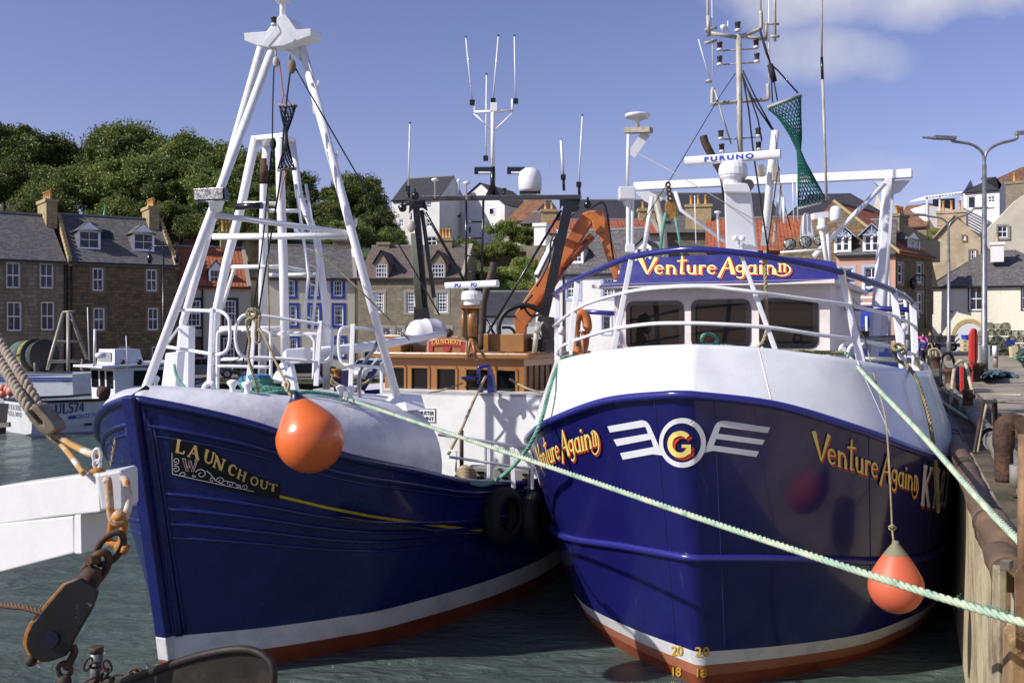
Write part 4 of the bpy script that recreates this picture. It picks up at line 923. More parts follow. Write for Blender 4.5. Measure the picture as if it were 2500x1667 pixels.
# bitts and fairlead horns on the whaleback
def horn(x, y, d_, s_):
    part('mooring_bitt', MASTW, lo, lambda mb: lat(mb, [(0, -4), (16*s_, -4), (12*s_, 2), (8*s_, 8), (9*s_, 18), (17*s_, 26), (17*s_, 31), (8*s_, 35), (0, 36)], x, y, d_, 14))
horn(568, 962, 13.2, .8); horn(604, 966, 13.2, .8); horn(832, 975, 14.0, .7); horn(856, 977, 14.0, .75); horn(381, 952, 13.6, .5)
part('fairlead', MASTW, lo, lambda mb: (tl(mb, [(498, 963, 13.3), (500, 945, 13.3), (510, 935, 13.3), (521, 938, 13.3)], .04, 8, 4), mb.prism([W(513, 965, 13.3), W(524, 965, 13.3), W(522, 935, 13.3), W(515, 935, 13.3)], (.01, .06, 0))))
part('bow_peak_plate', MASTW, lo, lambda mb: (mb.prism([W(660, 932, 14.4), W(684, 884, 14.8), W(690, 884, 14.8), W(705, 935, 14.4)], (.05, .1, 0)), mb.prism([W(683, 955, 14.1), W(690, 925, 14.2), W(708, 886, 14.4), W(722, 955, 14.1)], (.05, .06, 0))), bev=.01)
# moulded gunwale cleats along the covering board
# nameboards
BOARD = mat('black_nameboard', (12, 11, 12), .35, bump=(20, .05, .004))
z3 = lambda pts: [(400+a/3.137, 900+b/3.137) for a, b in pts]
mb = MB(); pcast(mb, z3([(38, 505), (120, 515), (205, 545), (310, 592), (420, 650), (530, 722), (640, 790), (760, 842), (895, 890), (885, 995), (700, 965), (500, 930), (250, 855), (55, 810)]), lob, .014, 14); nbd = mb.build('nameboard', BOARD, lo); org[nbd.name] = org[lo.name]
mb = MB()
for ch, (bx_, by_), h_, w_, an in (('L', (95, 630), 92, 100, 14), ('A', (188, 662), 92, 98, 18), ('U', (305, 700), 92, 96, 23), ('N', (375, 738), 90, 104, 27), ('C', (492, 792), 80, 84, 27), ('H', (562, 828), 72, 80, 26), ('O', (662, 874), 64, 74, 21), ('U', (735, 905), 60, 76, 14), ('T', (806, 925), 54, 84, 10)):
    ca, sa = math.cos(R(an)), math.sin(R(an))
    def f_(x, y, l):
        X = x*w_; Y = y*h_
        X *= 1.1; Y *= 1.04; return cast(lob, 400+(bx_-3+X*ca+Y*sa*.55)/3.137, 900+(by_+X*sa-Y*ca)/3.137, .022+l)
    strokes(mb, SER[ch][1], f_, .2, 0, .05)
mb.build('name_lettering', mat('dull_gold_lettering', (196, 170, 104), .45), nbd)
mb = MB()
def spir(cx, cy, r0, r1, a0, a1, w_=4.6, n=22): return [(cx+(r0+(r1-r0)*i/n)*math.cos(R(a0+(a1-a0)*i/n)), cy+(r0+(r1-r0)*i/n)*.9*math.sin(R(a0+(a1-a0)*i/n)), w_*(1-.35*i/n)) for i in range(n+1)]
sc = [spir(96, 700, 30, 7, 120, -330), spir(96, 764, 30, 7, -120, 330), [(66, 640, 4), (68, 720, 4), (70, 800, 4)], [(70, 800, 4), (250, 842, 4), (470, 888, 4), (690, 934, 4)], spir(288, 800, 44, 8, 200, 650, 5.5), spir(152, 806, 26, 5, 170, 520), spir(232, 814, 14, 4, 0, 400, 3.6), spir(436, 852, 33, 6, 190, 620), spir(512, 878, 25, 5, 190, 600), spir(372, 846, 24, 5, 0, -380), spir(624, 904, 24, 5, 190, 600), spir(572, 896, 18, 4, 0, -380), [(330, 775, 5), (356, 796, 5), (398, 850, 4), (470, 885, 3)], [(465, 850, 4), (545, 868, 4), (600, 912, 3)]]
strokes(mb, sc, lambda x, y, l: cast(lob, 400+x/3.137, 900+y/3.137, .02+l), 14); mb.build('scrollwork', WHITEL, nbd)
mb = MB(); strokes(mb, SER['W'][1], lambda x, y, l: cast(lob, 400+(150+x*112)/3.137, 900+(775-y*88+x*14)/3.137, .021+l), .2, 0, .06); mb.build('initial_outline', WHITEL, nbd)
mb = MB(); strokes(mb, SER['W'][1], lambda x, y, l: cast(lob, 400+(150+x*112)/3.137, 900+(775-y*88+x*14)/3.137, .027+l), .2, 0, .0); mb.build('initial', mat('dark_red_lettering', (96, 34, 28), .5), nbd)
z1 = lambda pts: [(a/3.137, 850+b/3.137) for a, b in pts]
mb = MB(); pcast(mb, z1([(903, 652), (918, 700), (944, 955), (838, 930), (842, 860), (858, 745)]), lob, .014, 14); nb2 = mb.build('nameboard', BOARD, lo, label='nameboard on the far side of the stem'); org[nb2.name] = org[lo.name]
mb = MB()
for k, (ch, x, y) in enumerate((('H', 858, 868), ('O', 868, 812), ('U', 878, 758), ('T', 888, 715))):
    strokes(mb, SER[ch][1], lambda a, b, l: cast(lob, (x+a*20-b*8)/3.137, 850+(y-a*62-b*30+30)/3.137, .022+l), .2)
mb.build('name_lettering', MATS['dull_gold_lettering'], nb2)
mb = MB(); yl = [(627, 1197), (690, 1212), (800, 1238), (900, 1258), (1000, 1273), (1100, 1286), (1178, 1294)]
strokes(mb, [[(x, y, 6.5-3.2*(x-627)/550*0-(0)) for x, y in yl]], lambda x, y, l: cast(lob, x, y, .012), 12); mb.build('yellow_line', mat('yellow_paint_line', (196, 170, 30), .4), lo)

# superstructure --------------------------------------------------
def lop(off, s_, z=0.0): p = LO.L(off, s_); return V((p.x, p.y, z))
lw = Plane(lop(-2.7, 7.7), LO.v, -LO.u)
mb = MB(); a, b, c, d = lw.pt(0, .9), lw.pt(5.45, .9), lw.pt(5.45, 3.45), lw.pt(0, 3.45)
mb.prism([a, b, c, d], LO.u*.06); mb.prism([d, c, c+LO.u*5, d+LO.u*5], (0, 0, -.05)); mb.prism([b, c, c+LO.u*5, b+LO.u*5], -LO.v*.05)
mb.build('deck_shelter', mat('white_shelter_paint', (222, 223, 222), .4, var=((196, 196, 192), 1.4, .45, .75), bump=(5, .08, .01)), lo)
mb = MB(); u0, z0 = lw.hit(1021, 1030); u1, z1_ = lw.hit(1064, 997); mb.prism([lw.pt(u0, z0, .012), lw.pt(u1, z0, .012), lw.pt(u1, z1_, .012), lw.pt(u0, z1_, .012)], -LO.u*-.01); sg = mb.build('notice', WHITEL, lo); org[sg.name] = org[lo.name]
mb = MB()
for tx, zz in (('MUSTER', z1_-.13), ('POINT', z1_-.24)):
    bfont(tx, lambda x, y, l: lw.pt(u0+.03+x*(u1-u0-.06), zz+y*.075, .018), mb, .03)
mb.build('notice_lettering', BLACK, sg)
mb = MB()
for zz, rr in ((z0+.01, 0), (z1_-.01, 0)): mb.beam(lw.pt(u0, zz, .016), lw.pt(u1, zz, .016), .008, .008)
for uu in (u0+.006, u1-.006): mb.beam(lw.pt(uu, z0, .016), lw.pt(uu, z1_, .016), .008, .008, LO.u)
mb.build('notice_border', BLACK, sg)
# wheelhouse
fp = Plane(lop(-1.5, 8.6), LO.v, -LO.u); sp_ = Plane(lop(1.72, 8.6), LO.u, LO.v); HW = 3.22
zr = 4.1; holes = []
zb = lambda px, py: (850+px/3.137, 850+py/3.137)
for x0, x1, y0, y1 in ((340, 440, 140, 340), (480, 620, 143, 345), (675, 832, 150, 350), (898, 1092, 155, 352), (1130, 1292, 163, 352)):
    ua, za = fp.hit(*zb(x0, y1)); ub, zc_ = fp.hit(*zb(x1, y0)); holes.append((ua, za-.2, ub, zc_))
mb = MB(); holed(mb, fp, 0, HW, 2.6, zr, holes, .06)
mb.quad(sp_.pt(0, 2.6), sp_.pt(3.2, 2.6), sp_.pt(3.2, zr), sp_.pt(0, zr)); q = lop(-1.5, 8.6); mb.quad(V((q.x, q.y, 2.6)), V((q.x, q.y, zr)), V((q.x, q.y, zr))+LO.u*3.2, V((q.x, q.y, 2.6))+LO.u*3.2)
mb.build('wheelhouse', TAN, lo)
for i, h in enumerate(holes):
    mb = MB()
    for (p, q_) in (((h[0], h[1]), (h[0], h[3])), ((h[2], h[1]), (h[2], h[3])), ((h[0], h[3]), (h[2], h[3])), ((h[0], h[1]), (h[2], h[1]))):
        mb.beam(fp.pt(*p, .0), fp.pt(*q_, .0), .05, .05, LO.u)
    o = mb.build('window', TAN, lo); org[o.name] = org[lo.name]
    mb = MB(); mb.quad(fp.pt(h[0], h[1], -.035), fp.pt(h[2], h[1], -.035), fp.pt(h[2], h[3], -.035), fp.pt(h[0], h[3], -.035)); mb.build('pane', DGLASS, o)
mb = MB()
for i in range(9):
    u_ = .25+i*.3; mb.beam(sp_.pt(u_, 3.0, .02), sp_.pt(u_, 3.95, .02), .16, .04, LO.v)
mb.build('slatted_vent', mat('brown_varnished_slats', (96, 62, 36), .5, var=((60, 38, 24), 3, .4, .7)), lo)
mb = MB(); rp = [lop(-1.72, 8.42, zr), lop(1.9, 8.42, zr), lop(1.98, 8.6, zr), lop(1.98, 11.9, zr), lop(-1.72, 11.9, zr)]
mb.prism(rp, (0, 0, .12)); mb.build('roof', TAN, lo, bev=.03)
mb = MB(); mb.box(lop(1.2, 9.0, 4.42), (.9, .5, .36), math.atan2(LO.v.y, LO.v.x)); mb.build('roof_locker', TAN, lo, bev=.01)
mb = MB(); mb.box(lop(2.0, 9.2, 4.38), (.6, .5, .3), math.atan2(LO.v.y, LO.v.x)); mb.build('tool_bin', BLACK, lo, bev=.03)
mb = MB(); mb.box(lop(-1.35, 8.8, 4.4), (.5, .4, .36), math.atan2(LO.v.y, LO.v.x)); mb.build('roof_locker', TAN, lo, bev=.02)
# roof name ribbon
pl = Plane(lop(0, 8.5), LO.v, -LO.u); zz3 = lambda x, y: (850+x/3.137, 450+y/3.137)
def pp(pts, off=0.0): return [pl.pt(*pl.hit(*zz3(*p)), off) for p in pts]
mb = MB(); mb.prism(pp([(590, 1330), (598, 1210), (625, 1190), (680, 1178), (700, 1164), (740, 1160), (840, 1165), (865, 1180), (905, 1192), (935, 1220), (962, 1290), (985, 1338)]), LO.u*.05); sb_ = mb.build('name_crest', TAN, lo, bev=.008); org[sb_.name] = org[lo.name]
rib = [(612, 1200), (690, 1188), (760, 1184), (840, 1188), (912, 1206), (908, 1245), (902, 1300), (880, 1310), (850, 1300), (858, 1285), (872, 1284), (868, 1245), (760, 1232), (650, 1240), (646, 1280), (662, 1285), (668, 1300), (640, 1310), (612, 1296)]
def ribp(off, s_=1.0): return [pl.pt(*pl.hit(*zz3(760+(x-760)*s_, 1235+(y-1235)*s_)), off) for x, y in rib]
for nm, m_, off, s_ in (('ribbon_edge', BLACK, .012, 1.05), ('ribbon_outline', WHITEL, .018, 1.0), ('ribbon', mat('red_ribbon_paint', (150, 44, 30), .5), .024, .965)):
    mb = MB(); mb.prism(ribp(off, s_), LO.u*.01); mb.build(nm, m_, sb_)
mb = MB(); mb.prism(pp([(730, 1240), (790, 1240), (785, 1272), (760, 1288), (735, 1272)], .03), LO.u*.01); mb.build('shield', MATS['red_ribbon_paint'], sb_)
mb = MB(); sts, wd = layout('LAUNCHOUT', SER, .02)
strokes(mb, sts, lambda x, y, l: pl.pt(*pl.hit(*zz3(645+x/wd*232, 1228-y*30-10*math.sin(math.pi*x/wd))), .034+l), .25); mb.build('crest_lettering', GOLD, sb_)
# life raft canister
a, b = W(998, 822, 21.6), W(1084, 816, 22.0); ax = (b-a).normalized()
mb = MB(); Lc = (b-a).length; mb.lathe([(0, -.02), (.2, 0), (.32, .10), (.36, .2), (.36, Lc*.46), (.375, Lc*.48), (.375, Lc*.52), (.36, Lc*.54), (.36, Lc-.2), (.3, Lc-.06), (.18, Lc+.02), (0, Lc+.04)], a, ax, 28); mb.build('liferaft_canister', WHITE2, lo)
mb = MB(); mb.box(W(1050, 850, 21.7), (1.0, .5, .12), math.atan2(ax.y, ax.x)); mb.build('liferaft_cradle', TAN, lo)
# radar
a, b = W(1090, 698, 20.3), W(1215, 692, 19.7); ax = (b-a).normalized(); upv = (V((0, 0, 1))-ax*ax.z).normalized(); fw = upv.cross(ax)
if fw.y > 0: fw = -fw
mb = MB(); rows = [[p+fw*x*.95+upv*y*.95 for x, y in prof]+[p+fw*prof[0][0]*.95+upv*prof[0][1]*.95] for p in (a, b)]; grid(mb, rows)
for p in (a, b): mb.add([p+(fw*x+upv*y)*.95 for x, y in prof], [tuple(range(16))])
mb.build('radar_scanner', WHITE2, lo); dp = (b-a).length
mb = MB(); bfont('FU', lambda x, y, l: a+ax*(dp*(.2+.12*x))+upv*((y-.5)*.075)+fw*.076, mb, .05); bfont('FO', lambda x, y, l: a+ax*(dp*(.52+.12*x))+upv*((y-.5)*.075)+fw*.076, mb, .05); mb.build('scanner_lettering', RB, lo)
mb = MB(); mb.lathe([(r*20.1/F, h*20.1/F) for r, h in [(0, 0), (20, 0), (20, 9), (25, 12), (26, 14), (26, 26), (22, 34), (8, 36), (8, 46), (0, 46)]], W(1152, 745, 20.1), n=18, smooth=False); mb.build('radar_housing', WHITE2, lo)
part('radar_post', TAN, lo, lambda mb: (tl(mb, [(1153, 748, 20.1), (1153, 822, 20.1)], .1, 14), tl(mb, [(1131, 753, 20.1), (1131, 822, 20.1)], .035), mb.box(W(1150, 750, 20.1), (.42, .3, .05)), [tl(mb, [(1150, 818, 20.1), (x, 878, 20.1-q)], .035, 6) for x, q in ((1140, 0), (1163, .3), (1180, 0), (1170, -.4))]))
part('exhaust_pipe', MATS['burnt_exhaust'], lo, lambda mb: tl(mb, [(1206, 641, 22), (1203, 660, 22), (1190, 700, 22), (1180, 740, 22), (1178, 790, 22), (1175, 850, 22)], .085, 14, 4))
# black gantry amidships
DG = 24.0
part('gantry_beam', BLACK, lo, lambda mb: mb.beam(W(992, 485, DG+.9), W(1418, 482, DG-.9), .12, .11), bev=.01)
for pts, w_ in ((((1016, 504, DG+.7), (1041, 790, DG+.7)), .16), (((1030, 514, DG+1.2), (1060, 727, DG+1.2)), .1), (((1387, 504, DG-.8), (1328, 772, DG-.8)), .22)):
    part('gantry_leg', BLACK, lo, lambda mb: mb.beam(W(*pts[0]), W(*pts[1]), w_, w_))
part('gantry_bracket', BLACK, lo, lambda mb: mb.prism([W(*zz3(x, y), DG+.8) for x, y in [(470, 130), (590, 130), (610, 205), (570, 180), (500, 180), (465, 225)]], (0, .1, 0)))
part('gantry_bracket', BLACK, lo, lambda mb: mb.prism([W(*zz3(x, y), DG-.8) for x, y in [(1620, 115), (1780, 115), (1750, 215), (1700, 215), (1640, 160), (1620, 200)]], (0, .1, 0)))
for pts, r in ((((1038, 518, DG+.7), (1134, 686, DG+1)), .04), (((1370, 514, DG-.8), (1185, 823, DG-1)), .03), (((1185, 778, DG-1), (1232, 861, DG-1)), .035), (((972, 506, DG), (1000, 498, DG)), .03)):
    part('gantry_stay', BLACK, lo, lambda mb: tl(mb, pts, r, 6))
part('gantry_ladder', BLACK, lo, lambda mb: (tl(mb, [(1138, 488, DG), (1138, 690, DG)], .03, 6), tl(mb, [(1180, 488, DG), (1176, 680, DG)], .03, 6), [tl(mb, [(1138, y, DG), (1179, y, DG)], .02, 5) for y in (542, 582, 624, 664)]))
part('aerial_mast', MASTW, lo, lambda mb: (mb.tube([W(1203, 250, DG), W(1203, 330, DG), W(1203, 408, DG)], [.05, .045, .055], 8), tl(mb, [(1158, 274, DG), (1252, 271, DG)], .035, 8), tl(mb, [(1159, 278, DG), (1160, 246, DG)], .03, 8), tl(mb, [(1251, 274, DG), (1251, 243, DG)], .03, 8), tl(mb, [(1157, 277, DG), (1198, 316, DG)], .02, 6), tl(mb, [(1253, 275, DG), (1208, 318, DG)], .02, 6), mb.box(W(1205, 262, DG), (.16, .12, .2))))
part('aerial_mast_foot', BLACK, lo, lambda mb: (tl(mb, [(1203, 408, DG), (1203, 475, DG)], .06, 8), mb.prism([W(1184, 480, DG), W(1222, 480, DG), W(1208, 450, DG), W(1198, 450, DG)], (0, .1, 0))))
for x0, y0, x1, y1, r in ((1153, 246, 1137, 91, .018), (1204, 242, 1217, 88, .02), (1259, 243, 1256, 88, .02), (1186, 382, 1188, 182, .02), (997, 456, 1001, 301, .02), (1413, 446, 1422, 282, .02), (1375, 428, 1370, 343, .035)):
    wa = part('whip_aerial', WHITE2, lo, lambda mb: tl(mb, [(x0, y0, DG), (x1, y1, DG)], r, 6)); org[wa.name] = org[lo.name]
    part('aerial_clamp', BLACK, wa, lambda mb: (mb.box(W(x0, y0+5, DG), (.12, .1, .12)), tl(mb, [(x0, y0, DG), (x0+2, min(y0+38, 482), DG)] if y0 > 400 else [(x0, y0, DG), (x0+1, y0+8, DG)], .035, 6)))
    part('aerial_tip', BLACK, wa, lambda mb: mb.ball(W(x1, y1, DG), .03, 4))
mb = MB(); lat(mb, [(0, 0), (24, 0), (28, 6), (29, 34), (24, 50), (13, 58), (0, 60)], 1294, 469, DG, 24); mb.build('satellite_dome', WHITE2, lo)
mb = MB(); mb.box(W(1294, 472, DG), (.5, .3, .06)); mb.build('dome_bracket', BLACK, lo)
for x0, x1, y in ((1158, 1198, 418), (1238, 1282, 418)):
    o = part('floodlight', BLACK, lo, lambda mb: mb.prism([W(x0, y-8, DG), W(x1, y-8, DG), W(x1, y+8, DG), W(x0, y+8, DG)], (0, .15, .05))); org[o.name] = org[lo.name]
    part('lens', WHITE2, o, lambda mb: mb.quad(W(x0+10, y+1, DG-.012), W(x1-1, y+1, DG-.012), W(x1-1, y+6, DG-.012), W(x0+10, y+6, DG-.012)))
for x, y, s_ in ((1062, 444, 1), (1139, 452, 1), (1120, 446, .5)):
    mb = MB(); lat(mb, [(0, -40*s_), (2, -40*s_), (2, 0), (9*s_, 3), (9*s_, 6), (4*s_, 9), (0, 9)], x, y, DG, 12); mb.build('gps_aerial', WHITE2, lo)
navlight(1231, 459, 12, 16, DG, LIGHTG, lo, BLACK)
for x, y in ((1014, 478), (983, 508), (1435, 500)):
    part('work_lamp', BLACK, lo, lambda mb: (mb.ball(W(x, y, DG-.3), .1, 6), mb.beam(W(x, y-18, DG-.3), W(x, y, DG-.3), .05, .05)))
for k in range(5):
    part('tackle_rope', mat('grey_green_tackle_rope', (104, 110, 96), .9, bump=(60, .5, .01)), lo, lambda mb: tl(mb, [(1004+k*2.2, 570, DG), (1010+k*3.0, 660, DG), (1016+k*3.6, 755, DG)], .018, 6))
part('tackle_block', OLDM, lo, lambda mb: (mb.ball(W(1004, 553, DG), .13, 8, (.8, .5, 1.1)), tl(mb, [(1003, 536, DG), (1003, 520, DG)], .03)))
part('stack_box', BLACK, lo, lambda mb: mb.prism([W(1010, 752, DG), W(1012, 748, DG), W(1046, 750, DG), W(1052, 790, DG), W(1010, 790, DG)], (0, .4, 0)), bev=.02)
# knuckle boom crane
CB = 24.3
crane = [((1264, 775), (1344, 654), (1429, 527))]
def boxarm(mb, pts, w0, dep):
    for (a, b) in zip(pts[:-1], pts[1:]): mb.beam(W(*a), W(*b), dep, w0, (0, -1, 0)) if False else mb.beam(W(*a), W(*b), w0, dep, (0, -1, .01))
part('crane_boom', CRANE, lo, lambda mb: (mb.prism([W(x, y, CB) for x, y in [(1256, 768), (1300, 702), (1344, 640), (1421, 520), (1448, 513), (1444, 545), (1376, 652), (1320, 740), (1283, 800)]], (.05, .3, 0))), bev=.02)
part('crane_knuckle', CRANE, lo, lambda mb: mb.prism([W(x, y, CB-.1) for x, y in [(1419, 522), (1440, 514), (1470, 513), (1480, 535), (1478, 565), (1455, 570), (1448, 552), (1444, 540)]], (.05, .45, 0)), bev=.03)
part('crane_jib', CRANE, lo, lambda mb: mb.prism([W(x, y, CB) for x, y in [(1470, 520), (1482, 535), (1497, 600), (1512, 655), (1508, 680), (1500, 684), (1480, 630), (1462, 572)]], (.05, .3, 0)), bev=.02)
part('crane_ram', mat('dark_orange_ram', (140, 66, 28), .3, coat=.3), lo, lambda mb: (mb.tube([W(1446, 576, CB-.1), W(1373, 655, CB-.1)], .09, 12), mb.tube([W(1373, 655, CB-.1), W(1310, 750, CB)], .11, 12)))
part('crane_base', CRANE, lo, lambda mb: (mb.prism([W(x, y, CB) for x, y in [(1254, 775), (1283, 795), (1280, 828), (1262, 830)]], (.05, .35, 0)), mb.prism([W(x, y, CB) for x, y in [(1260, 820), (1274, 812), (1286, 850), (1262, 856)]], (.05, .35, 0)), mb.cyl(W(1268, 840, CB), W(1268, 880, CB), .2)), bev=.01)
HOSE = mat('black_hydraulic_hose', (24, 24, 26), .5)
for pts, r in ((((1232, 850), (1220, 820), (1218, 795), (1228, 770), (1250, 752), (1285, 745), (1320, 760)), .06), (((1300, 720), (1280, 745), (1295, 770), (1318, 765), (1300, 745), (1270, 755)), .03), (((1225, 800), (1245, 800), (1256, 812), (1255, 835)), .035), (((1350, 600), (1358, 570), (1345, 590), (1340, 640), (1310, 700)), .025), (((1440, 510), (1470, 495), (1482, 520), (1490, 580), (1500, 650)), .025), (((1415, 505), (1380, 545), (1350, 590)), .025), (((1240, 860), (1270, 850), (1290, 858), (1310, 850)), .03)):
    part('hydraulic_hose', HOSE, lo, lambda mb: tl(mb, [(x, y, CB-.35) for x, y in pts], r, 6, 5))
part('registration_board', BLACK, lo, lambda mb: mb.prism([W(1308, 800, 22.4), W(1315, 770, 22.4), W(1362, 776, 22.2), W(1362, 846, 22.2), W(1308, 838, 22.4)], (0, .08, 0)))
mb = MB(); sts, wd = layout('KY.3', SER, .02); strokes(mb, sts, lambda x, y, l: W(1312+x*19, 823-y*38+x*3, 22.35-l), .25); mb.build('registration_lettering', WHITEL, lo)
part('roof_light', OLDM, lo, lambda mb: (tl(mb, [(1303, 872, 20), (1308, 830, 20), (1312, 800, 20)], .05, 8), mb.box(W(1306, 792, 20), (.26, .2, .08)), mb.ball(W(1312, 805, 19.9), .08, 6)))
# winch head and warps in front of the wheelhouse
part('warp_roller_frame', BLUET, lo, lambda mb: (tl(mb, [(1169, 935, 18.6), (1168, 902, 18.6), (1172, 896, 18.6), (1190, 893, 18.6), (1194, 900, 18.6), (1196, 920, 18.6)], .035, 6, 3), mb.prism([W(1188, 915, 18.6), W(1200, 912, 18.6), W(1207, 958, 18.6), W(1190, 960, 18.6)], (.05, .05, 0)), mb.prism([W(1168, 922, 18.9), W(1174, 922, 18.9), W(1174, 958, 18.9), W(1168, 958, 18.9)], (.05, .05, 0)), lat(mb, [(0, 0), (20, 0), (22, 4), (20, 8), (0, 9)], 1147, 927, 18.7, 16)))
part('warp_roller', RUST, lo, lambda mb: (mb.cyl(W(1172, 932, 18.7), W(1190, 930, 18.7), .07), lat(mb, [(14, 0), (8, 6), (8, 12), (14, 18)], 1147, 946, 18.7, 12)))
part('winch_frame', BLUET, lo, lambda mb: (mb.prism([W(812, 905, 17), W(835, 905, 17), W(835, 955, 17), W(815, 955, 17)], (.1, .3, 0)), mb.beam(W(918, 900, 17.3), W(885, 952, 17.3), .05, .08), mb.beam(W(930, 955, 17.3), W(890, 958, 17.3), .06, .08)), bev=.01)
part('winch_drum', mat('ochre_winch_paint', (168, 112, 36), .5, var=((110, 70, 30), 5, .45, .7)), lo, lambda mb: lat(mb, [(14, 0), (8, 6), (8, 14), (14, 20), (12, 22), (0, 22)], 820, 922, 17, 14))
part('warp', ROPEB, lo, lambda mb: (tl(mb, [(812, 915, 16.9), (815, 930, 16.9), (840, 945, 16.9), (870, 948, 16.9), (905, 925, 17), (910, 920, 17)], .022, 6, 4), tl(mb, [(812, 920, 16.9), (812, 938, 16.9), (850, 953, 16.9), (880, 955, 16.9)], .022, 6, 4)))
# deck rails, fish boxes on the after deck
for pts, r in ((((1070, 1060, 15.7), (1180, 1076, 16), (1296, 1096, 16.2)), .026), (((1097, 1115, 15.8), (1200, 1130, 16), (1306, 1147, 16.2)), .022), (((1096, 1098, 16), (1115, 1102, 16), (1113, 1150, 16)), .015)):
    part('deck_rail', MASTW, lo, lambda mb: tl(mb, pts, r, 8))
for a, b, w_ in (((1194, 1084), (1193, 1192), 9), ((1250, 1092), (1254, 1194), 11), ((1298, 1096), (1300, 1194), 8)):
    plate_post('rail_stanchion', a, b, 16.1, 16.1, w_, w_, MASTW, lo, .05)
# ================================================================ the town
STONE1 = brickmat('grey_brown_stone', (158, 144, 120), (126, 114, 94), (104, 95, 80), .62, .30, .02, var=((96, 88, 74), .8, .55, .8), stain=((184, 160, 122), 1.6, .60, .74), bump=.5, dist=.03)
STONE2 = brickmat('dark_brown_stone', (130, 112, 80), (96, 83, 62), (80, 70, 54), .52, .24, .018, var=((68, 62, 52), .9, .52, .76), stain=((160, 132, 88), 2.1, .60, .74), bump=.6, dist=.04)
STONE3 = brickmat('weathered_grey_stone', (138, 128, 108), (120, 111, 94), (112, 104, 88), .5, .26, .012, var=((92, 84, 70), .9, .5, .75), bump=.4, dist=.025)
CHST = brickmat('chimney_stone', (174, 156, 116), (156, 140, 104), (138, 124, 96), .42, .26, .012, var=((110, 100, 78), 1.2, .5, .7))
SLATE = brickmat('grey_slate_roof', (112, 110, 108), (82, 80, 82), (56, 55, 56), .30, .2, .012, rough=.8, var=((134, 130, 120), 1.2, .55, .75), bump=.7, dist=.03, stain=((70, 62, 48), .6, .6, .75))
SLATEB = brickmat('dark_slate_roof', (60, 60, 66), (48, 48, 54), (34, 34, 38), .3, .22, .01, rough=.8, bump=.4)
SLATEBR = brickmat('brown_slate_roof', (114, 100, 92), (88, 78, 72), (60, 54, 50), .3, .2, .012, rough=.85, var=((110, 96, 88), 1.0, .5, .75), bump=.6)
PANT = pantile('orange_pantiles', (164, 94, 62), (142, 76, 48), (108, 62, 44))
PANTL = pantile('light_orange_pantiles', (178, 116, 80), (158, 96, 64), (126, 82, 58), 1.1)
PANTD = pantile('brown_pantiles', (132, 92, 64), (108, 74, 52), (88, 68, 50), 1.2)
HARLW = mat('white_harling', (224, 224, 220), .95, var=((200, 198, 190), .5, .45, .75), bump=(9, .5, .03))
HARLC = mat('cream_render', (206, 200, 182), .95, var=((184, 176, 156), .5, .45, .75), bump=(8, .4, .02))
HARLG = mat('grey_cream_render', (180, 174, 160), .95, var=((160, 154, 140), .5, .45, .75), bump=(8, .4, .02))
PINKW = mat('pink_render', (200, 158, 136), .95, var=((184, 142, 120), .6, .45, .75), bump=(8, .4, .02))
BEIGEW = mat('stained_beige_render', (178, 164, 138), .95, var=((142, 120, 92), .45, .42, .7), var2=((206, 190, 160), 1.1, .55, .75), bump=(5, .7, .04))
COTW = mat('cream_white_cottage_render', (232, 228, 208), .95, var=((212, 204, 176), .4, .5, .75), var2=((214, 196, 140), .8, .66, .8, (1, 1, .3)), bump=(5, .7, .04))
WFR = mat('white_window_frame', (240, 241, 244), .5)
WGL = mat('house_window_glass', (34, 40, 54), .12, var=((112, 116, 124), .9, .58, .62), spec=.5)
BLUES = mat('blue_window_margin', (40, 70, 150), .6); DARKS = mat('black_window_margin', (34, 32, 32), .7); GREYS = mat('grey_stone_margin', (150, 146, 134), .9, bump=(8, .3, .01)); BROWNS = mat('brown_stone_margin', (128, 110, 82), .9, bump=(8, .3, .01)); LILAC = mat('pale_blue_margin', (168, 178, 206), .6)
POTM = mat('yellow_clay_pot', (196, 150, 84), .85, var=((160, 112, 60), 3, .45, .7)); POTR = mat('red_clay_pot', (164, 84, 52), .85)
LEAD = mat('lead_flashing', (128, 130, 134), .6); PIPE = mat('black_downpipe', (26, 25, 25), .6); DOORB = mat('brown_door', (92, 62, 36), .6)
def facade(A, B):
    a = V(((A[0]-CX)/F*A[1], A[1], 0)); b = V(((B[0]-CX)/F*B[1], B[1], 0)); e_ = (b-a); L_ = e_.length; e_.normalize(); n_ = V((e_.y, -e_.x, 0))
    return Plane(a, e_, n_), L_
def zat(px, py, pl, off=0.0):
    p2 = Plane(pl.o+pl.n*off, pl.e, pl.n); return p2.hit(px, py)
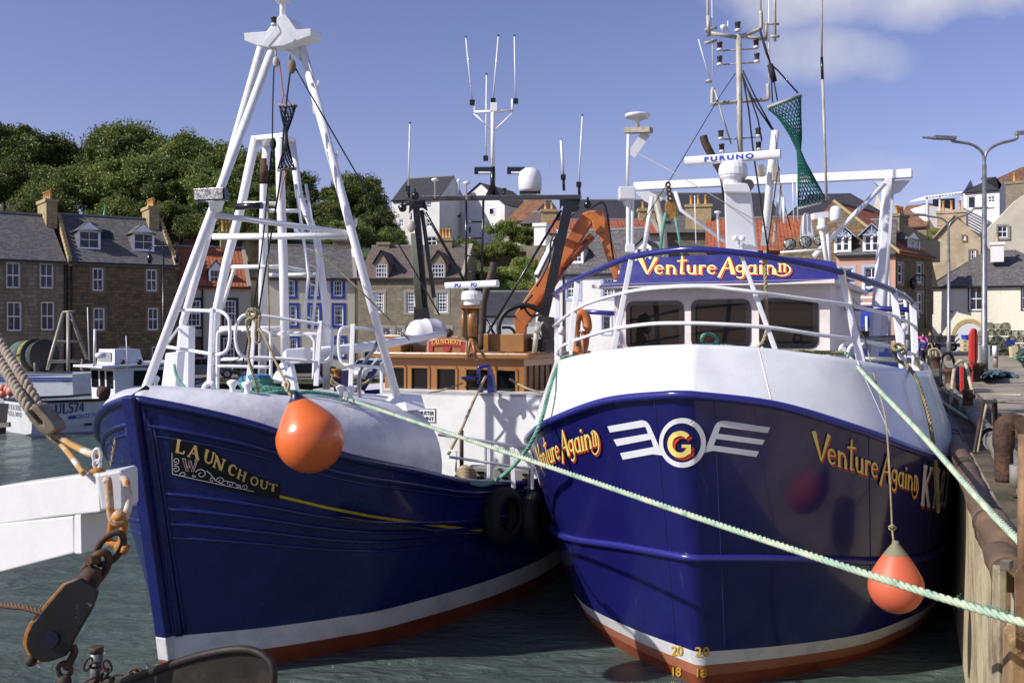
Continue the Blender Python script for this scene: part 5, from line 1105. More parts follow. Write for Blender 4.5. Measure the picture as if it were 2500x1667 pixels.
def window(par, pl, h, nx_=2, ny_=2, sur=None, rec=.12, fr=None, frw=.1, sill=True, glass=None):
    fr = fr or WFR; u0, z0, u1, z1 = h; mb = MB()
    def bar(a, b, w_, dp=.05): mb.beam(pl.pt(*a, -rec), pl.pt(*b, -rec), dp, w_, pl.n) if abs(a[1]-b[1]) < 1e-6 and False else mb.beam(pl.pt(*a, -rec+.02), pl.pt(*b, -rec+.02), w_, dp, pl.n)
    bar((u0+frw/2, z0), (u0+frw/2, z1), frw); bar((u1-frw/2, z0), (u1-frw/2, z1), frw)
    bar((u0+frw, z0+frw/2), (u1-frw, z0+frw/2), frw*1.2); bar((u0+frw, z1-frw/2), (u1-frw, z1-frw/2), frw)
    for i in range(1, nx_): x = u0+(u1-u0)*i/nx_; bar((x, z0+frw), (x, z1-frw), .05 if nx_ < 3 else .035, .04)
    for j in range(1, ny_): z = z0+(z1-z0)*j/ny_; bar((u0+frw, z), (u1-frw, z), .08 if j*2 == ny_ else .035, .046)
    o = mb.build('window', fr, par); org[o.name] = org[par.name]
    mb = MB(); mb.quad(pl.pt(u0, z0, -rec), pl.pt(u1, z0, -rec), pl.pt(u1, z1, -rec), pl.pt(u0, z1, -rec)); mb.build('pane', glass or WGL, o)
    if sur:
        w_, m_ = sur; mb = MB()
        for a, b, c, d in ((u0-w_, z0-w_, u0, z1+w_), (u1, z0-w_, u1+w_, z1+w_), (u0, z1, u1, z1+w_), (u0, z0-w_, u1, z0)):
            mb.prism([pl.pt(a, b, .03), pl.pt(c, b, .03), pl.pt(c, d, .03), pl.pt(a, d, .03)], -pl.n*.04)
        mb.build('window_surround', m_, o)
    return o
def uvslope(mb, pts, e_, o_):
    """planar quad with uv = (along, up-slope)"""
    p = [V(x) for x in pts]; b = p[0]; up = (p[-1]-p[0]); up -= e_*up.dot(e_); up.normalize()
    mb.add(p, [tuple(range(len(p)))], uv=[((x-o_).dot(e_), (x-b).dot(up)) for x in p])
def chimney(par, c, w_, d_, z0, z1, e_, n_, pots=4, m=None, potm=None, ph=.55):
    mb = MB(); ax = (e_, n_, V((0, 0, 1)))
    def bx(zc, hh, g):
        p = [c+e_*(i*(w_/2+g))+n_*(j*(d_/2+g)) for i, j in ((-1, -1), (1, -1), (1, 1), (-1, 1))]
        lo_ = [V((q.x, q.y, zc)) for q in p]; hi = [V((q.x, q.y, zc+hh)) for q in p]
        for i in range(4):
            j = (i+1) % 4; l = (lo_[j]-lo_[i]).length; mb.quad(lo_[i], lo_[j], hi[j], hi[i], uv=[(0, zc), (l, zc), (l, zc+hh), (0, zc+hh)])
        mb.add(hi, [(0, 1, 2, 3)]); mb.add(lo_, [(3, 2, 1, 0)])
    bx(z0, z1-z0-.25, 0); bx(z1-.25, .25, .1)
    o = mb.build('chimney', m or CHST, par); org[o.name] = org[par.name]
    L_ = max(w_, d_); dr = n_ if d_ > w_ else e_
    for i in range(pots):
        q = c+dr*((i+.5)/pots-.5)*L_*.85; q = V((q.x, q.y, z1)); mb = MB()
        mb.lathe([(.16, 0), (.15, .1), (.12, .12), (.11, ph-.08), (.15, ph-.05), (.15, ph), (.1, ph)], q, n=10); mb.build('chimney_pot', potm or POTM, o)
    return o
def house(name, label, A, B, ye, yr, half, zb, wm, rm, wins=(), group=None, cat='house', skew=None, pipes=(), hip=0, eave_y_at=None):
    pl, L_ = facade(A, B); mx = (A[0]+B[0])/2 if eave_y_at is None else eave_y_at
    ze = pl.hit(mx, ye)[1]; zr_ = zat(mx, yr, pl, -half)[1]
    h = thing(name, (pl.o+pl.e*L_/2-pl.n*half)+V((0, 0, zb)), label, cat, group)
    holes = []; specs = []
    for w_ in wins:
        x0, y0, x1, y1 = w_[:4]; u0, za = pl.hit(x0, y1); u1, zc_ = pl.hit(x1, y0); za2 = pl.hit(x0, y1)[1]
        hh = (max(.05, u0), max(zb+.05, za2), min(L_-.05, u1), min(ze-.08, zc_))
        if hh[2]-hh[0] < .1 or hh[3]-hh[1] < .1: continue
        holes.append(hh); specs.append((hh, w_[4:] if len(w_) > 4 else ()))
    mb = MB(); holed(mb, pl, 0, L_, zb, ze, holes, .16)
    for u in (0, L_):
        p = [pl.pt(u, zb), pl.pt(u, ze), pl.pt(u, zr_, -half), pl.pt(u, ze, -2*half), pl.pt(u, zb, -2*half)]
        mb.add(p, [(0, 1, 2, 3, 4)], uv=[(0, zb), (0, ze), (half, zr_), (2*half, ze), (2*half, zb)])
    mb.quad(pl.pt(0, zb, -2*half), pl.pt(L_, zb, -2*half), pl.pt(L_, ze, -2*half), pl.pt(0, ze, -2*half), uv=[(0, zb), (L_, zb), (L_, ze), (0, ze)])
    mb.build('wall', wm, h)
    sl_ = (zr_-ze)/half; mb = MB(); ov = .22; o_ = pl.pt(0, 0)
    for k in (0, 1):   # front and back slope, each with thickness
        f = (lambda u, off, dz: pl.pt(u, 0, off)+V((0, 0, dz))) if k == 0 else (lambda u, off, dz: pl.pt(u, 0, -2*half-off)+V((0, 0, dz)))
        a = f(0, ov, ze-ov*sl_+.06); b = f(L_, ov, ze-ov*sl_+.06); c = f(L_-hip, -half, zr_+.06); d = f(hip, -half, zr_+.06)
        uvslope(mb, [a, b, c, d], pl.e, o_)
        t_ = V((0, 0, -.12)); mb.quad(a, a+t_, b+t_, b)
        mb.quad(a+t_, d+t_, c+t_, b+t_)
        mb.quad(a, d, d+t_, a+t_); mb.quad(b, b+t_, c+t_, c)
    if hip:
        for u, s_ in ((0, -1), (L_, 1)):
            a = pl.pt(u, ze+.06, ov); b = pl.pt(u, ze+.06, -2*half-ov); c = pl.pt(u-s_*hip, zr_+.06, -half); mb.add([a, b, c], [(0, 1, 2)], uv=[(0, 0), (2*half, 0), (half, half)])
    roof = mb.build('roof', rm, h); org[roof.name] = org[h.name]
    mb = MB(); mb.beam(pl.pt(0, ze-.06, ov+.03), pl.pt(L_, ze-.06, ov+.03), .12, .1); mb.build('gutter', PIPE, h)
    if not hip: mb = MB(); mb.beam(pl.pt(0, zr_+.1, -half), pl.pt(L_, zr_+.1, -half), .22, .14); mb.build('ridge', LEAD, h)
    if skew:
        for u in skew[0]:
            mb = MB(); uu = (u*L_) - (.12 if u else -.12)
            if skew[1] == 'step':
                n = 12
                for i in range(n):
                    o1 = ov-(half+ov)*i/n; o2 = ov-(half+ov)*(i+1)/n; z = ze+(zr_-ze)*(i+.8)/n
                    p = [pl.pt(uu-.13, z-.6, o1), pl.pt(uu+.13, z-.6, o1), pl.pt(uu+.13, z-.6, o2), pl.pt(uu-.13, z-.6, o2)]; mb.prism(p, (0, 0, .78))
            else: mb.prism([pl.pt(uu-.15, ze-ov*sl_+.02, ov), pl.pt(uu+.15, ze-ov*sl_+.02, ov), pl.pt(uu+.15, zr_+.02, -half), pl.pt(uu-.15, zr_+.02, -half)], (0, 0, .22))
            mb.build('gable_coping', skew[2], h)
    for hh, sp in specs:
        nx_, ny_, su, kind_ = (list(sp)+[2, 2, None, None][len(sp):])[:4]
        if kind_ == 'door':
            mb = MB(); mb.quad(pl.pt(hh[0], hh[1], -.1), pl.pt(hh[2], hh[1], -.1), pl.pt(hh[2], hh[3], -.1), pl.pt(hh[0], hh[3], -.1)); dr = mb.build('door', DOORB, h); org[dr.name] = org[h.name]
            if su:
                mb = MB()
                for a, b, c, d in ((hh[0]-su[0], hh[1], hh[0], hh[3]+su[0]), (hh[2], hh[1], hh[2]+su[0], hh[3]+su[0]), (hh[0], hh[3], hh[2], hh[3]+su[0])): mb.prism([pl.pt(a, b, .03), pl.pt(c, b, .03), pl.pt(c, d, .03), pl.pt(a, d, .03)], -pl.n*.04)
                mb.build('door_surround', su[1], dr)
        else: window(h, pl, hh, nx_, ny_, su)
    for x in pipes:
        u, _ = pl.hit(x, ye+30); mb = MB(); mb.tube([pl.pt(u, zb+.1, .08), pl.pt(u, ze-.1, .08)], .06, 6); mb.build('downpipe', PIPE, h)
    h['_z'] = 0; del h['_z']
    return dict(o=h, pl=pl, L=L_, ze=ze, zr=zr_, half=half)
def hchim(H, px, ytop, ybot, w_, pots, m=None, potm=None, back=1.0, d_=.8, ph=.55, axis=0):
    pl = H['pl']; off = -H['half']*back; u, z1 = zat(px, ytop, pl, off); z0 = zat(px, ybot, pl, off)[1]
    c = pl.pt(u, 0, off); a = (w_, d_) if axis == 0 else (d_, w_)
    return chimney(H['o'], c, a[0], a[1], min(z0, z1-1), z1, pl.e, pl.n, pots, m, potm, ph)
def dormer(H, x0, y0, x1, y1, yap, off, cheek, rm, fr=None, nx_=2, ny_=2, ov=.18, style='gable', deep=3.0, nwin=1, barge=None):
    """roof dormer: front face on a plane `off` behind the facade"""
    pl = Plane(H['pl'].o+H['pl'].n*(-off), H['pl'].e, H['pl'].n); par = H['o']; fr = fr or WFR
    u0, z0 = pl.hit(x0, y1); u1, z1 = pl.hit(x1, y0); um = (u0+u1)/2; za = pl.hit((x0+x1)/2, yap)[1]
    mb = MB(); m_ = .12; hs = []
    for i in range(nwin):
        w_ = (u1-u0-2*m_)/nwin; hs.append((u0+m_+w_*i+(.04 if nwin > 1 else 0), z0+.15, u0+m_+w_*(i+1)-(.04 if nwin > 1 else 0), z1-.06))
    holed(mb, pl, u0, u1, z0, z1, hs, .1); mb.add([pl.pt(u0, z1), pl.pt(u1, z1), pl.pt(um, za-.05)], [(0, 1, 2)], uv=[(0, 0), (1, 0), (.5, 1)])
    dm = mb.build('dormer', barge or fr, par); org[dm.name] = org[par.name]
    mb = MB()
    for u in (u0, u1): mb.quad(pl.pt(u, z0, -.002), pl.pt(u, z1, -.002), pl.pt(u, z1, -deep), pl.pt(u, z0, -deep), uv=[(0, z0), (0, z1), (deep, z1), (deep, z0)])
    mb.build('dormer_cheek', cheek, dm)
    mb = MB(); bk_ = .9 if style == 'hip' else -.0
    for s_, ue in ((-1, u0), (1, u1)):
        a = pl.pt(ue+s_*ov, z1-.05, ov); b = pl.pt(um, za+.05, ov if style != 'hip' else -bk_); c = pl.pt(um, za+.05, -deep-1); d = pl.pt(ue+s_*ov, z1-.05, -deep)
        mb.add([a, b, c, d], [(0, 1, 2, 3)], uv=[(0, 0), (0, 1), (deep, 1), (deep, 0)])
    if style == 'hip': mb.add([pl.pt(u0-ov, z1-.05, ov), pl.pt(u1+ov, z1-.05, ov), pl.pt(um, za+.05, -bk_)], [(0, 1, 2)], uv=[(0, 0), (1, 0), (.5, 1)])
    mb.build('dormer_roof', rm, dm)
    for h in hs:
        # sashes sit inside the dormer part
        mb = MB(); rec = .06
        for a, b in (((h[0], h[1]), (h[0], h[3])), ((h[2], h[1]), (h[2], h[3])), ((h[0], h[1]), (h[2], h[1])), ((h[0], h[3]), (h[2], h[3]))): mb.beam(pl.pt(*a, -rec+.02), pl.pt(*b, -rec+.02), .1, .05, pl.n)
        for i in range(1, nx_): x = h[0]+(h[2]-h[0])*i/nx_; mb.beam(pl.pt(x, h[1], -rec+.02), pl.pt(x, h[3], -rec+.02), .035, .04, pl.n)
        for j in range(1, ny_): z = h[1]+(h[3]-h[1])*j/ny_; mb.beam(pl.pt(h[0], z, -rec+.02), pl.pt(h[2], z, -rec+.02), .045, .046, pl.n)
        mb.build('dormer_window', fr, dm)
        mb = MB(); mb.quad(pl.pt(h[0], h[1], -rec), pl.pt(h[2], h[1], -rec), pl.pt(h[2], h[3], -rec), pl.pt(h[0], h[3], -rec)); mb.build('dormer_pane', WGL, dm)
    if style == 'barge':
        mb = MB()
        for s_, ue in ((-1, u0), (1, u1)): mb.beam(pl.pt(ue+s_*(ov+.02), z1-.1, ov+.03), pl.pt(um, za+.06, ov+.03), .05, .2, pl.n)
        mb.beam(pl.pt(um, z1-.02, ov), pl.pt(um, za, ov), .06, .05, pl.n)
        for q in (-.5, .5): mb.beam(pl.pt(um, z1+.05, ov), pl.pt(um+q*(u1-u0)*.4, z1+(za-z1)*.45, ov), .05, .05, pl.n)
        mb.beam(pl.pt(u0-.05, z1+.02, ov), pl.pt(u1+.05, z1+.02, ov), .08, .05, pl.n); mb.build('bargeboard', LILAC, dm)
    return dm
BS = (.16, BROWNS)
H1 = house('terraced_house', 'grey brown stone house at the left edge with four tall sash windows', (-60, 70), (162, 73.8), 634, 524, 5, 1.5, STONE1, SLATE, [(15, 641, 50, 703, 2, 2, BS), (97, 643, 131, 704, 2, 2, BS), (17, 737, 53, 808, 2, 2, BS), (100, 737, 133, 806, 2, 2, BS), (-45, 641, -12, 703, 2, 2, BS), (-45, 737, -12, 808, 2, 2, BS), (17, 849, 50, 882, 1, 1, BS)], pipes=(158,))
H2 = house('terraced_house', 'dark brown stone house with two white canted dormers in its slate roof', (166, 73.9), (434, 78.3), 643, 534, 5, 1.5, STONE2, SLATE, [(226, 655, 253, 710, 2, 2, BS), (357, 658, 384, 711, 2, 2, BS), (228, 752, 256, 807, 2, 2, BS), (361, 752, 387, 806, 2, 2, BS), (291, 846, 318, 882, 2, 2, BS), (371, 846, 396, 888, 2, 2, BS)], skew=((0, 1), 'step', CHST), pipes=(174,))
hchim(H1, 116, 490, 560, 2.6, 4, axis=1, ph=.7); hchim(H2, 368, 507, 565, 2.4, 4, axis=1, ph=.7)
dormer(H2, 190, 565, 246, 609, 540, 1.3, SLATE, SLATE, style='hip'); dormer(H2, 324, 571, 377, 613, 547, 1.3, SLATE, SLATE, style='hip')
mb = MB(); pl = H2['pl']; sl_ = (H2['zr']-H2['ze'])/H2['half']; q = lambda u, o: pl.pt(u, H2['ze']+o*sl_+.16, -o)
u, _ = pl.hit(275, 600); mb.prism([q(u-.5, 2.4), q(u+.5, 2.4), q(u+.5, 3.3), q(u-.5, 3.3)], (0, 0, -.1)); mb.build('skylight', DGLASS, H2['o'])
DS = (.2, DARKS)
H3 = house('terraced_house', 'cream house with red pantile roof and black window margins', (436, 78.5), (612, 80.5), 699, 606, 4.5, 1.5, HARLG, PANT, [(458, 733, 490, 797, 3, 4, DS), (548, 733, 576, 797, 3, 4, DS), (545, 824, 573, 880, 3, 4, DS), (464, 828, 490, 886, 1, 1, DS, 'door')], skew=((1,), 'flat', GREYS), pipes=(440, 494))
dormer(H3, 510, 658, 545, 697, 636, .5, SLATE, SLATE, nx_=3, ny_=2)
hchim(H3, 553, 567, 625, 1.0, 3, m=CHST, ph=.9)
H3b = house('terraced_house', 'small house behind with a low pale orange pantile roof and a stone chimney', (415, 86), (545, 87), 628, 598, 4, 2, STONE3, PANTL)
hchim(H3b, 470, 585, 620, 1.3, 3, m=STONE3, potm=POTR, ph=.5)
H3c = house('terraced_house', 'stepped gable house of yellow stone showing between the mast legs', (584, 82), (648, 84), 678, 612, 4.5, 1.5, HARLC, SLATE, skew=((0,), 'step', HARLC))
hchim(H3c, 612, 568, 640, 1.2, 3, m=CHST, ph=1.0)
BB = (.22, BLUES)
H4 = house('terraced_house', 'cream house with bright blue window margins and a slate roof', (640, 80.5), (871, 82), 679, 602, 4.6, 1.5, HARLC, SLATE, [(702, 684, 720, 723, 3, 3, BB), (757, 684, 778, 723, 3, 3, BB), (814, 684, 836, 723, 3, 3, BB), (707, 746, 724, 794, 3, 4, BB), (757, 746, 779, 794, 3, 4, BB), (816, 746, 838, 794, 3, 4, BB), (707, 826, 726, 855, 3, 4, BB), (820, 826, 840, 870, 3, 4, BB)], skew=((1,), 'flat', GREYS), pipes=(868,))
hchim(H4, 836, 583, 625, 1.5, 0, m=STONE3)
GS = (.18, GREYS)
H5 = house('terraced_house', 'grey stone house with two gabled stone dormers behind the black gantry', (873, 81), (1132, 80), 679, 603, 4.6, 1.5, STONE3, SLATEBR, [(912, 714, 937, 763, 4, 6, GS), (991, 713, 1014, 763, 4, 6, GS), (1066, 713, 1093, 763, 4, 6, GS), (935, 800, 954, 848, 3, 4, GS), (964, 800, 984, 848, 3, 4, GS), (1080, 800, 1100, 848, 3, 4, GS), (887, 845, 920, 880, 1, 1, GS)], skew=((1,), 'flat', GREYS))
dormer(H5, 914, 643, 948, 690, 612, -.05, STONE3, SLATEBR, nx_=4, ny_=4, barge=STONE3); dormer(H5, 1051, 643, 1088, 690, 612, -.05, STONE3, SLATEBR, nx_=4, ny_=4, barge=STONE3)
hchim(H5, 939, 592, 610, 1.0, 0, m=STONE3); hchim(H5, 1087, 582, 625, 1.3, 4, m=STONE3, ph=.8)
H6 = house('harbour_shed', 'low shed with dark slate roof and pale corrugated front', (1180, 74), (1335, 74), 770, 714, 4, 1.5, mat('corrugated_grey_cladding', (176, 182, 184), .6, bump=(8, .3, .02)), SLATEB, cat='shed')
H7 = house('terraced_house', 'white house with lilac window margins and white gable behind the orange crane', (1308, 70), (1545, 67.5), 668, 566, 4.6, 1.5, HARLW, SLATE, [(1384, 682, 1414, 728, 3, 4, (.2, LILAC)), (1473, 680, 1500, 726, 3, 4, (.2, LILAC)), (1470, 770, 1492, 815, 1, 1, (.1, LILAC))], skew=((0,), 'flat', HARLW), pipes=(1376,))
hchim(H7, 1322, 546, 600, .9, 0, m=HARLW, back=.9)
dormer(H7, 1388, 605, 1424, 645, 588, 1.0, HARLW, SLATE, nx_=3, ny_=3); dormer(H7, 1550, 603, 1590, 645, 583, 1.0, HARLW, SLATE, nx_=3, ny_=3)
H8 = house('terraced_house', 'row house with orange pantile roof behind the white crane house', (1340, 84), (1612, 84), 570, 538, 4, 5, HARLG, PANT, skew=((1,), 'flat', GREYS)); hchim(H8, 1578, 510, 560, 1.4, 2, m=CHST, ph=.6); hchim(H8, 1340, 512, 570, 1.3, 2, m=CHST, ph=.6)
H9 = house('terraced_house', 'stone house with small upper windows between two orange roofs', (1612, 86), (1722, 86), 568, 532, 4, 4, STONE3, SLATE, [(1663, 540, 1672, 556, 2, 2)])
H10 = house('terraced_house', 'house with broad orange pantile roof rising behind the visor', (1722, 82), (2045, 80), 612, 533, 5, 3, STONE3, PANT, skew=((1,), 'flat', CHST)); hchim(H10, 1705, 500, 600, 2.2, 3, m=CHST, ph=.8)
H11 = house('long_slate_house', 'long building with plain dark slate roof above the orange pantiles on the left', (1390, 118), (1640, 118), 540, 490, 5, 16, HARLC, SLATEB, cat='building')
H12 = house('long_slate_house', 'long building with dark slate roof directly behind the radar scanner', (1655, 116), (1905, 116), 530, 474, 5, 16, HARLC, SLATEB, cat='building')
H13 = house('long_slate_house', 'long building with dark slate roof and cream gable behind the green net', (1920, 114), (2160, 112), 526, 474, 5, 16, HARLC, SLATEB, [(2085, 531, 2098, 540), (2104, 531, 2117, 540), (2135, 532, 2148, 540)], cat='building', hip=3)
H14 = house('orange_roof_house', 'brown pantile roofed house beside the white modern house', (2180, 104), (2262, 102), 555, 504, 5, 12, STONE3, PANTD)
H15 = house('pink_house', 'pink rendered house with two blue bargeboard dormers', (2042, 72), (2186, 70.5), 622, 540, 4.6, 3, PINKW, SLATE, [(2110, 652, 2145, 703, 2, 2, (.2, LILAC)), (2050, 655, 2082, 700, 2, 2, (.2, LILAC))])
dormer(H15, 2036, 576, 2078, 618, 552, .35, SLATE, SLATE, nx_=1, ny_=2, style='barge', nwin=2, ov=.3); dormer(H15, 2106, 573, 2150, 618, 549, .35, SLATE, SLATE, nx_=1, ny_=2, style='barge', nwin=2, ov=.3)
H16 = house('stone_corner_house', 'dark stone corner house with orange pantile roof and a white canted dormer', (2188, 70.6), (2276, 76), 620, 540, 4.6, 3, STONE2, PANT, [(2192, 645, 2204, 690, 1, 2, GS), (2238, 646, 2252, 690, 1, 2, GS), (2192, 715, 2204, 755, 1, 2, GS), (2238, 716, 2252, 760, 1, 2, GS)], skew=((0,), 'flat', CHST))
dormer(H16, 2216, 588, 2246, 618, 566, .5, SLATE, SLATE, style='hip'); hchim(H16, 2195, 524, 600, 2.0, 4, m=STONE3, ph=.7)
mb = MB(); mb.quad(W(2175, 530, 82), W(2260, 575, 84), W(2290, 700, 86), W(2175, 700, 84)); mb.prism([W(2180, 540, 86), W(2295, 590, 92), W(2295, 640, 92), W(2180, 640, 86)], (.1, .4, 0))
o = mb.build('harled_wall', mat('grey_harled_wall', (150, 142, 122), .95, bump=(8, .5, .03)), label='grey sloping harled wall climbing behind the corner house', cat='wall')
# cottage and its neighbours on the quay
H17 = house('white_cottage', 'cream white cottage with slate roof and arched doorway at the right', (2263, 86.6), (2660, 82), 697, 612, 5.5, 2.9, COTW, SLATE, [(2366, 694, 2400, 758, 2, 2, (.1, DARKS)), (2268, 712, 2275, 764, 1, 2, (.1, DARKS)), (2495, 692, 2525, 756, 2, 2, (.1, DARKS))], cat='cottage', hip=5)
pl = H17['pl']; arch = arc(2366, 826, 36, 38, 180, 0, 0, 14)
mb = MB(); P = [pl.pt(*pl.hit(x, 1652-y), .05) for x, y, _ in arch]; a = pl.hit(2330, 826)[0]; b = pl.hit(2402, 826)[0]
mb.prism([pl.pt(b, 3, .05)]+P[::-1]+[pl.pt(a, 3, .05)], -pl.n*.02); mb.build('arched_door', mat('white_shutter', (206, 208, 214), .6), H17['o'])
mb = MB(); arc2 = arc(2366, 826, 36, 38, 180, 0, 0, 14); arc3 = arc(2366, 824, 45, 48, 180, 0, 0, 14); vs = []
for (x, y, _), (x2, y2, _) in zip(arc2, arc3): vs += [pl.pt(*pl.hit(x, 1652-y), .09), pl.pt(*pl.hit(x2, 1650-y2), .09)]
mb.add(vs, [(2*i, 2*i+1, 2*i+3, 2*i+2) for i in range(14)])
for x0, x1 in ((2321, 2330), (2402, 2411)): u0, u1 = pl.hit(x0, 826)[0], pl.hit(x1, 826)[0]; z_ = pl.hit(2330, 826)[1]; mb.prism([pl.pt(u0, 3, .09), pl.pt(u1, 3, .09), pl.pt(u1, z_, .09), pl.pt(u0, z_, .09)], -pl.n*.08)
mb.build('arch_stones', mat('sandstone_voussoirs', (190, 166, 112), .9, var=((160, 136, 90), 2, .4, .7)), H17['o'])
hchim(H17, 2434, 592, 640, 1.0, 1, m=HARLW, back=.5, potm=CHST, ph=.9)
H18 = house('cream_gable_house', 'tall cream gabled house rising behind the white cottage', (2398, 98), (2640, 92), 640, 600, 3, 3, HARLC, SLATE, [(2434, 551, 2459, 581, 2, 2, GS)])
pl, _ = facade((2340, 97), (2640, 95)); mb = MB(); mb.prism([pl.pt(*pl.hit(x, y), 0) for x, y in [(2396, 800), (2396, 620), (2405, 565), (2480, 490), (2640, 380), (2640, 800)]], -pl.n*.5); mb.build('gable_wall', HARLC, H18['o'])
u0, z0 = pl.hit(2434, 581); u1, z1_ = pl.hit(2459, 551); p2 = Plane(pl.o+pl.n*.14, pl.e, pl.n); window(H18['o'], p2, (u0, z0, u1, z1_), 2, 2, (.12, GREYS))
hchim(H18, 2490, 443, 520, 2.4, 2, m=STONE3, ph=.9)
# stained gable house
pl, _ = facade((2260, 96), (2395, 94)); gh = thing('gable_house', pl.pt(2.5, 3), 'stained beige gabled house with few small windows behind the lamp posts', 'house')
pts = [(2262, 780), (2262, 600), (2300, 552), (2330, 528), (2350, 543), (2394, 580), (2394, 780)]
mb = MB(); mb.prism([pl.pt(*pl.hit(x, y)) for x, y in pts], -pl.n*9); mb.build('wall', BEIGEW, gh)
p2 = Plane(pl.o+pl.n*.14, pl.e, pl.n)
for x0, y0, x1, y1 in ((2366, 610, 2382, 643), (2349, 575, 2357, 587)):
    u0, z0 = pl.hit(x0, y1); u1, z1_ = pl.hit(x1, y0); window(gh, p2, (u0, z0, u1, z1_), 3 if x0 > 2360 else 1, 3 if x0 > 2360 else 1, (.08, BROWNS))
pr = Plane(pl.o-pl.n*4.5, pl.e, pl.n); mb = MB(); a = pl.pt(*pl.hit(2335, 527), .3); b = pl.pt(*pl.hit(2396, 585), .3); c = b-pl.n*9.3; d = a-pl.n*9.3; uvslope(mb, [b, c, d, a], pl.n, b); a = pl.pt(*pl.hit(2258, 606), .3); b = pl.pt(*pl.hit(2332, 525), .3); uvslope(mb, [a, b, b-pl.n*9.3, a-pl.n*9.3], pl.n, a); mb.build('roof', PANT, gh)
oo = chimney(gh, pl.pt(*[pl.hit(2322, 500)[0], 0], -2.5), 2.6, .8, pl.hit(2322, 545)[1], pl.hit(2322, 508)[1], pl.e, pl.n, 3, m=BEIGEW, ph=1.0)
# white modern house on the hill
wh = house('modern_white_house', 'white house with hipped slate roof and balcony pergola high at the right', (2352, 106), (2440, 104), 466, 436, 4, 12, HARLW, SLATEB, [(2362, 478, 2382, 510, 1, 1), (2411, 478, 2430, 495, 2, 2)], hip=2.5)
pl, _ = facade((2258, 103), (2352, 103)); mb = MB(); a = pl.hit(2258, 565); b = pl.hit(2352, 516)
mb.prism([pl.pt(a[0], 13), pl.pt(b[0], 13), pl.pt(b[0], b[1]), pl.pt(a[0], pl.hit(2258, 500)[1])], -pl.n*6); mb.build('terrace_wall', HARLW, wh['o'])
mb = MB()
for i in range(12): x = 2258+i*8; q1 = pl.pt(*pl.hit(x, 481-i*1.0), .3); mb.beam(q1, q1-pl.n*4, .08, .12)
q1 = pl.pt(*pl.hit(2256, 484), 0); q2 = pl.pt(*pl.hit(2350, 472), 0); mb.beam(q1, q2, .14, .14)
for x in (2263, 2294, 2347): mb.beam(pl.pt(*pl.hit(x, 482-(x-2256)*.12)), pl.pt(*pl.hit(x, 545)), .14, .14)
mb.build('pergola', WFR, wh['o'])
mb = MB(); mb.prism([pl.pt(*pl.hit(x, y), -2) for x, y in ((2300, 515), (2300, 480), (2352, 478), (2352, 515))], -pl.n*.3); mb.build('terrace_doors', WGL, wh['o'])
w3 = house('tiled_house', 'white bay windowed house with weathered tile roof at the top right corner', (2402, 112), (2640, 108), 446, 408, 6, 14, HARLW, PANTD, [(2456, 452, 2463, 482, 1, 2), (2470, 450, 2480, 482, 1, 2)], hip=4)
# houses on the middle hill
w1 = house('hill_house', 'tall white house with slate roof on the hill left of the gantry beam', (957, 112), (1073, 110), 486, 437, 4, 12, HARLW, SLATEB, [(1041, 493, 1054, 508), (1041, 534, 1054, 554), (1041, 577, 1066, 600), (975, 535, 985, 554)])
pl, _ = facade((1113, 116), (1232, 113)); w2 = thing('hill_house', pl.pt(2.5, 14), 'white gabled house on the hill right of the black gantry ladder', 'house')
mb = MB(); q = [(1115, 600), (1115, 500), (1173, 449), (1232, 502), (1232, 600)]; mb.prism([pl.pt(*pl.hit(x, y)) for x, y in q], -pl.n*8); mb.build('wall', HARLW, w2)
mb = MB(); a = pl.pt(*pl.hit(1232, 498), .2); b = pl.pt(*pl.hit(1173, 446), .2); uvslope(mb, [a, a-pl.n*8.3, b-pl.n*8.3, b], pl.n, a); a = pl.pt(*pl.hit(1113, 500), .2); uvslope(mb, [a, b, b-pl.n*8.3, a-pl.n*8.3], pl.n, a); mb.build('roof', SLATEBR, w2)
p2 = Plane(pl.o+pl.n*.14, pl.e, pl.n)
for r_ in ((1194, 507, 1208, 526), (1143, 551, 1152, 572)):
    u0, z0 = pl.hit(r_[0], r_[3]); u1, z1_ = pl.hit(r_[2], r_[1]); window(w2, p2, (u0, z0, u1, z1_), 1, 1)
house('hill_house', 'grey gabled house with orange roof corner squeezed between the two white hill houses', (1073, 115), (1125, 115), 527, 490, 3.5, 12, HARLG, PANT)
house('hill_house', 'small grey stone house with chimney stack right of the hill gable', (1270, 105), (1330, 104), 545, 520, 4, 12, STONE3, SLATEBR); 
house('hill_house', 'brown roofed house partly behind the crane', (1232, 112), (1290, 110), 540, 492, 4, 12, HARLG, PANTD)
mb = MB(); mb.prism([W(1180, 650, 93), W(1285, 650, 95), W(1285, 614, 95), W(1180, 616, 93)], (0, .6, 0)); mb.build('retaining_wall', mat('rubble_retaining_wall', (112, 98, 80), .95, var=((70, 62, 50), 2, .4, .65), bump=(5, 1, .1)), label='rubble stone retaining wall among the bushes on the bank', cat='wall')

